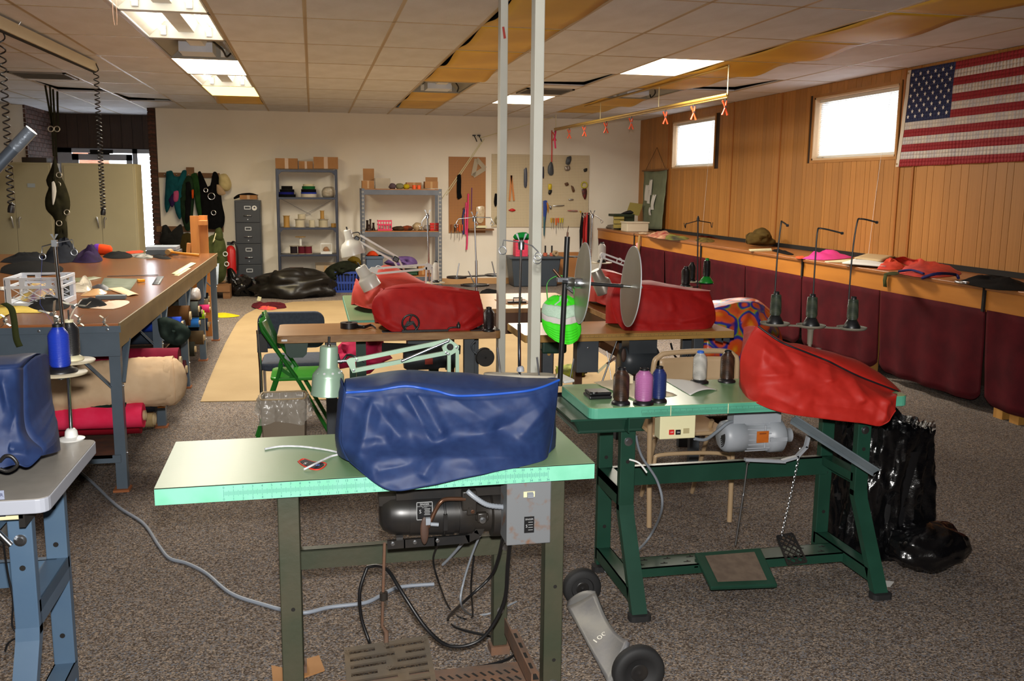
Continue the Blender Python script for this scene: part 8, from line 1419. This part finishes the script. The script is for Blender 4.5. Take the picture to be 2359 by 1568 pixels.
wbx=stdthing('storage_bin','off-white plastic bin on the bench before the tool box','bin',at(1470,531,y=13.9));y_=13.95;a,b=at(1445,512,y=y_),at(1494,531,y=y_);wpb=mat('ivory_plastic','#c9bfa8',.5);m=MB();m.bb(a.x,b.x,y_,y_+.3,bz,a.z);m.obj('body',wpb,wbx,bevel=.01);m=MB();m.bb(a.x-.01,b.x+.01,y_-.01,y_+.31,a.z-.012,a.z+.006);m.obj('rim',wpb,wbx)
m=MB();c=onb((1429,528));m.bb(c.x-.05,c.x+.05,c.y,c.y+.06,bz,bz+.09);tag(m.obj('small_carton',mat('white_blue_box','#b9b4a8',.5,col2='#2c3448',scale=9,stretch=(.1,.1,3)),bevel=.002),'small white carton with dark band beside the off-white bin','box')
bits2=((1388,522,.3,.05,cl('grey_bench_bits','#6a6054','#8d8478'),'grey odds and ends at the far bench end','parts'),(1405,520,.2,.05,cl('khaki_bits','#8a7a3c'),'khaki parts tray near the tool box','parts'),(1480,539,.2,.02,cl('pale_bits_b','#b9a488','#8a6a4a'),'pale scraps on the bench before the off-white bin','scraps'))
for p,q,w_,h_,mt,lb,ct in bits2:c=onb((p,q));blob('bench_heap',lb,ct,(max(c.x,BX+w_*.5),min(c.y,15.1),bz+h_*.3),(w_/2,w_*.4,h_),mt,.3,4,p,18,flat=bz)
drape('fabric_heap',[(1488,543),(1500,538),(1530,537),(1548,543),(1555,550),(1520,550)],bz,.07,mat('red_print_cloth','#8a1a1c',.7,col2='#c9a47a',scale=7),'red and tan fabric scraps on the bench near the tan lidded box','fabric',71);drape('strap_piece',[(1520,548),(1535,543),(1560,546),(1588,549),(1575,553),(1545,553)],bz,.05,mat('black_yellow_strap','#1c1812',.7,col2='#8a8a1c',scale=5),'black strap with yellow green end on the bench','strap',72);drape('strap_piece',[(1600,552),(1620,549),(1645,553),(1640,558),(1610,557)],bz,.04,cl('olive_tan_strap','#3a341c','#8a7438'),'olive buckled strap by the black thread stand','strap',73);drape('strap_piece',[(1642,547),(1670,546),(1682,544),(1684,549),(1660,551)],bz,.025,cl('coral_strap','#3c1612','#c8442c'),'dark strap with coral end at the back of the bench','strap',74)
puffy('canvas_bag',[(1722,562),(1721,545),(1730,535),(1738,537),(1745,528),(1757,524),(1768,530),(1775,548),(1785,555),(1783,564),(1750,566)],10.3,.16,cl('brown_canvas','#4a3a1c','#5c4a24'),None,'crumpled brown canvas bag on the bench against the wall','bag',wob=.03)
drape('pink_fabric',[(1848,596),(1870,590),(1905,585),(1962,584),(1965,593),(1900,599)],bz,.07,mat('magenta_cloth','#d0247c',.6,col2='#e0358c',scale=9),'magenta pink fabric on the bench','fabric',76);drape('orange_strip',[(1832,592),(1850,590),(1852,595),(1838,596)],bz,.01,cl('orange_cloth_b','#d8502c'),'orange strip at the tip of the magenta fabric','fabric',77)
for k,(q,mt,lb)in enumerate((([(1900,603),(1990,606),(2030,612),(1960,598)],cream,'cream spiral notebook lowest in the paper pile'),([(1940,606),(2040,614),(2060,602),(1980,594)],whitep,'grey sheet in the middle of the paper pile'),([(1968,594),(2000,584),(2068,590),(2030,602)],mat('manila','#b39a72',.7),'manila envelope on top of the paper pile'))):sheet(q,bz+.002+.02*k,mt,'paper_sheet',lb+' on the bench','paper',8,.012,th=.012)
m=MB();c=onb((1748,577));q=[at(a,b,z=bz)for a,b in((1725,576),(1776,574),(1778,578),(1730,579))];m.add(q+[p+Vector((0,0,.012))for p in q],[(3,2,1,0),(4,5,6,7),(0,1,5,4),(1,2,6,5),(2,3,7,6),(3,0,4,7)]);tag(m.obj('knife_blade',cream),'long cream strip lying on the bench near the brown bag','strip');drape('strap_piece',[(1778,578),(1790,574),(1828,585),(1815,587)],bz,.02,black_c,'thin black strap beside the cream strip','strap',79)
nyr=mat('red_mesh_nylon','#c22a12',.65,col2='#d8401c',scale=12);drape('red_harness',[(2020,620),(2040,602),(2065,604),(2085,616),(2060,622)],bz,.07,nyr,'orange red mesh pouch on the bench beside the papers','pouch',81);drape('red_harness',[(2070,630),(2108,606),(2150,602),(2205,622),(2208,634),(2130,640)],bz,.1,mat('red_blue_harness','#9c1a10',.65,col2='#c83018',scale=8),'red harness with blue webbing on the bench','harness',82);m=MB();m.tube(spl([at(2125,640,z=bz+.02),at(2160,630,z=bz+.07),at(2200,632,z=bz+.03),at(2208,640,z=bz+.02)],5),.012,6);m.tube(spl([at(2070,625,z=bz+.02),at(2100,622,z=bz+.04),at(2128,630,z=bz+.03)],5),.01,6);tag(m.obj('blue_webbing',cl('indigo_web','#2c2a5c')),'indigo webbing loops lying over the red harness','webbing')
drape('army_strap',[(2035,632),(2048,627),(2075,628),(2060,634)],bz,.012,cl('army_web','#3f4426'),'army green strap end lying on the bench edge','strap',83);pts=[at(2037,629,x=BX-.025),at(2034,645,x=BX-.025),at(2035,660,x=BX-.025)];m=MB();m.grid(3,2,lambda u,v:pts[round(u*2)]+Vector((0,-.05*v,0)));tag(m.obj('army_strap',cl('army_web','#3f4426'),solid=.002),'army green strap hanging over the bench apron','strap')
drape('black_harness',[(2200,650),(2240,640),(2280,640),(2359,652),(2380,668),(2300,668),(2230,656)],bz,.06,black_c,'black webbing harness with steel ring at the near bench end','harness',84);m=MB();m.tube([at(2216,650,z=bz+.02)+Vector((.03*math.cos(R(t)),.06*math.sin(R(t)),0))for t in range(0,360,24)],.008,6,closed=True);tag(m.obj('steel_ring',steel),'steel ring at the tip of the black harness','ring')
pl3=at(1474,542,x=BX-.03);m=MB();m.tube(spl([pl3,pl3+Vector((-.01,0,-.15)),pl3+Vector((0,.02,-.3))],4),[.02]*9,7);tag(m.obj('rope_loop',cl('tan_rope','#a08458')),'tan rope hanging over the far bench edge','rope');puffy('pink_cloth',[(1465,560),(1475,558),(1480,575),(1482,610),(1474,620),(1468,590)],13.2,.03,mat('pink_white_cloth','#d8405c',.7,col2='#d8b4a8',scale=10),None,'pink and white cloth hanging at the far bench front','fabric',wob=.01)
# hanging green garment bag with pinned papers
gb=stdthing('garment_bag','grey green canvas bag with pinned notes hanging at the wall corner','garment bag',(5.4,14.4,.95));gbm=mat('sage_canvas','#70775f',.8,col2='#646b54',scale=5,bump=.1)
def gpos(u,v):y=15.05+(13.98-15.05)*u;return Vector((XR-.03-.03*math.sin(math.pi*u)*v-.015*nz((u*5,v*4,1),1.5)-.06*v*u,y,1.89-.92*v-.02*math.sin(math.pi*u)))
m=MB();m.grid(24,20,gpos);m.obj('canvas',gbm,gb,solid=.004);m=MB();m.cyl((XR-.04,15.1,1.89),(XR-.04,13.95,1.9),.012,8);m.obj('hanger_rod',oldp,gb);m=MB();m.tube([(XR-.035,14.95,1.9),(XR-.02,14.5,2.25),(XR-.035,14.05,1.9)],.004,5);m.obj('hang_cord',brownleg,gb)
for k,(u0,v0,wd,hg)in enumerate(((.3,.14,.16,.27),(.14,.24,.17,.28),(.3,.32,.12,.24),(.52,.4,.13,.26),(.42,.62,.13,.14))):
 t=stdthing('pinned_note','%s white paper note pinned on the grey green canvas bag'%('highest','leftmost','middle','rightmost','lowest')[k],'paper',gpos(u0,v0+hg),'pinned notes');m=MB();m.grid(5,8,lambda u,v,u0=u0,v0=v0,wd=wd,hg=hg:gpos(u0+wd*u+.02*math.sin(v*3+k),v0+hg*v)-Vector((.012+.01*math.sin(math.pi*v),0,0)));m.obj('sheet',whitep,t);m=MB();m.ball(gpos(u0+wd*.5,v0+.01)-Vector((.02,0,0)),.008,8,6);m.obj('pin',steel,t)
# clothes rail hung from the ceiling with orange clamps
rl=stdthing('hanging_rail','long brass coloured rail hung from the ceiling by cords','rail',(3.72,11.5,2.47));RXc=3.75;brs=mat('brass_tube','#a8873c',.35,metal=.5)
ra,rb3=at(1676,218,x=RXc),at(1278,297,x=RXc);rb3.y=min(rb3.y,15.2);m=MB();m.tube([ra,rb3],.016,10);m.obj('tube',brs,rl);m=MB();m.tube([ra+Vector((0,0,-.025)),rb3+Vector((0,0,-.025))],.006,6);m.obj('slide_wire',brs,rl)
for p in(.0,.28,.62,.99):q=ra.lerp(rb3,p);m=MB();m.tube([q,(q.x,q.y,ZC-.004)],.005,6);m.obj('hang_cord',cream,rl)
q=ra.copy();m=MB();m.tube([(q.x,q.y,ZC-.02),(q.x-.05,q.y+4.5,ZC-.02)],.012,8);m.obj('ceiling_tube',brs,rl)
orm=mat('clamp_orange','#d0481c',.45)
ordp=['first','second','third','fourth','fifth','sixth','seventh','eighth','ninth']
for k,p in enumerate((1672,1599,1534,1455,1397,1347,1312,1278)):
 u=(1676-p)/(1676-1278);d0,d1=ra,rb3
 lo,hi=0,1
 for _ in range(30):
  mid=(lo+hi)/2
  if px(d0.lerp(d1,mid))[0]>p:lo=mid
  else:hi=mid
 c=d0.lerp(d1,lo)-Vector((0,0,.03));t=stdthing('orange_clamp','orange spring clamp on the hanging rail, %s from the window end'%ordp[k],'clamp',c-Vector((0,0,.12)),'orange clamps on the rail')
 m=MB();m.tube([c,c-Vector((0,0,.03))],.006,6);m.obj('hook',blackm,t)
 for s in(1,-1):m=MB();m.tube([c+Vector((-.02*s-.01,.0,-.02)),c+Vector((-.006*s,0,-.07)),c+Vector((.012*s,0,-.115)),c+Vector((.026*s,0,-.15))],[.009,.008,.008,.01],6);m.obj('jaw',orm,t)
 m=MB();m.lathe([(0,-.012),(.01,-.012),(.01,.012),(0,.012)],c-Vector((0,0,.075)),(0,1,0),10);m.obj('spring',steel,t)
q=rb3;pts=[q+Vector((0,-.02,-.02)),q+Vector((-.02,-.03,-.15)),q+Vector((.0,-.02,-.3))];m=MB();m.grid(3,2,lambda u,v:pts[round(u*2)]+Vector((.025*v,0,0)));tag(m.obj('pink_ribbon',mat('neon_pink','#e0306a',.6),solid=.001),'neon pink ribbon tied at the far end of the hanging rail','ribbon')
# items on top of the left cabinet and loose wires
m=MB();a,b=at(52,362,y=13.2),at(110,375,y=13.2);m.bb(a.x,b.x,13.15,13.4,1.852,a.z);tag(m.obj('flat_case',mat('dark_brown_case','#2c211a',.6),bevel=.006),'dark flat case lying on the left beige cabinet','case')
for k,p in enumerate((262,267)):a=at(p,8,y=5.9);m=MB();m.tube(spl([(a.x,a.y,ZC-.002),at(p-2+4*k,30,y=5.9),at(p+2,58,y=5.9)],3),.0018,4);tag(m.obj('dangling_wire',brownleg),'thin wire dangling from the ceiling light, %s one'%('left','right')[k],'wire')
# ---------------------------------------------------------------- pieces of parts hang under their part
NEST={'plate_lettering':('name_plate',),'plate_emblem':('name_plate',),'plate_border':('name_plate',),'plate_line':('name_plate',),'button_lettering':('push_button',),'label_lettering':('maker_label',),'label_line':('motor_label',),'treadle_pad':('treadle',),'toggle':('switch_plate',),'guide_ring':('guide_arm',),'guide_eye':('guide_wire',),'disc_rim':('disc',),'stitch_row':('brim',),'drawer_lip':('drawer',),'vent_hole':('shade',),'elbow_hole':('elbow',),'cooling_rib':('motor',),'vent_slot':('motor',),'sticker_mark':('round_sticker',),'disc_hole':('bobbin_disc',),'patch_lettering':('patch_field',),'red_border':('patch_field',),'hole':('leg','front_leg','rear_leg'),'slot':('foot_rail','side_rail','upright'),'tape':('carton',),'flap':('carton',),'hub':('wheel',),'pedal_lattice':('pedal_rim',),'silver_tape':('pole',),'raised_lettering':('deck',),'pin':('sheet',),'reflective_tape':('crown_top',)}
def cen(o):
 b=o.bound_box;return o.location+sum((Vector(c)for c in b),Vector())/8
for root in[o for o in C.objects if o.parent is None and o.type=='EMPTY']:
 kids=list(root.children)
 for o in kids:
  want=NEST.get(o.name.split('.')[0])
  if not want or o.type!='MESH':continue
  cand=[k for k in kids if k.name.split('.')[0]in want and k.location.length==0 and k is not o]
  if cand:o.parent=min(cand,key=lambda k:(cen(k)-cen(o)).length)
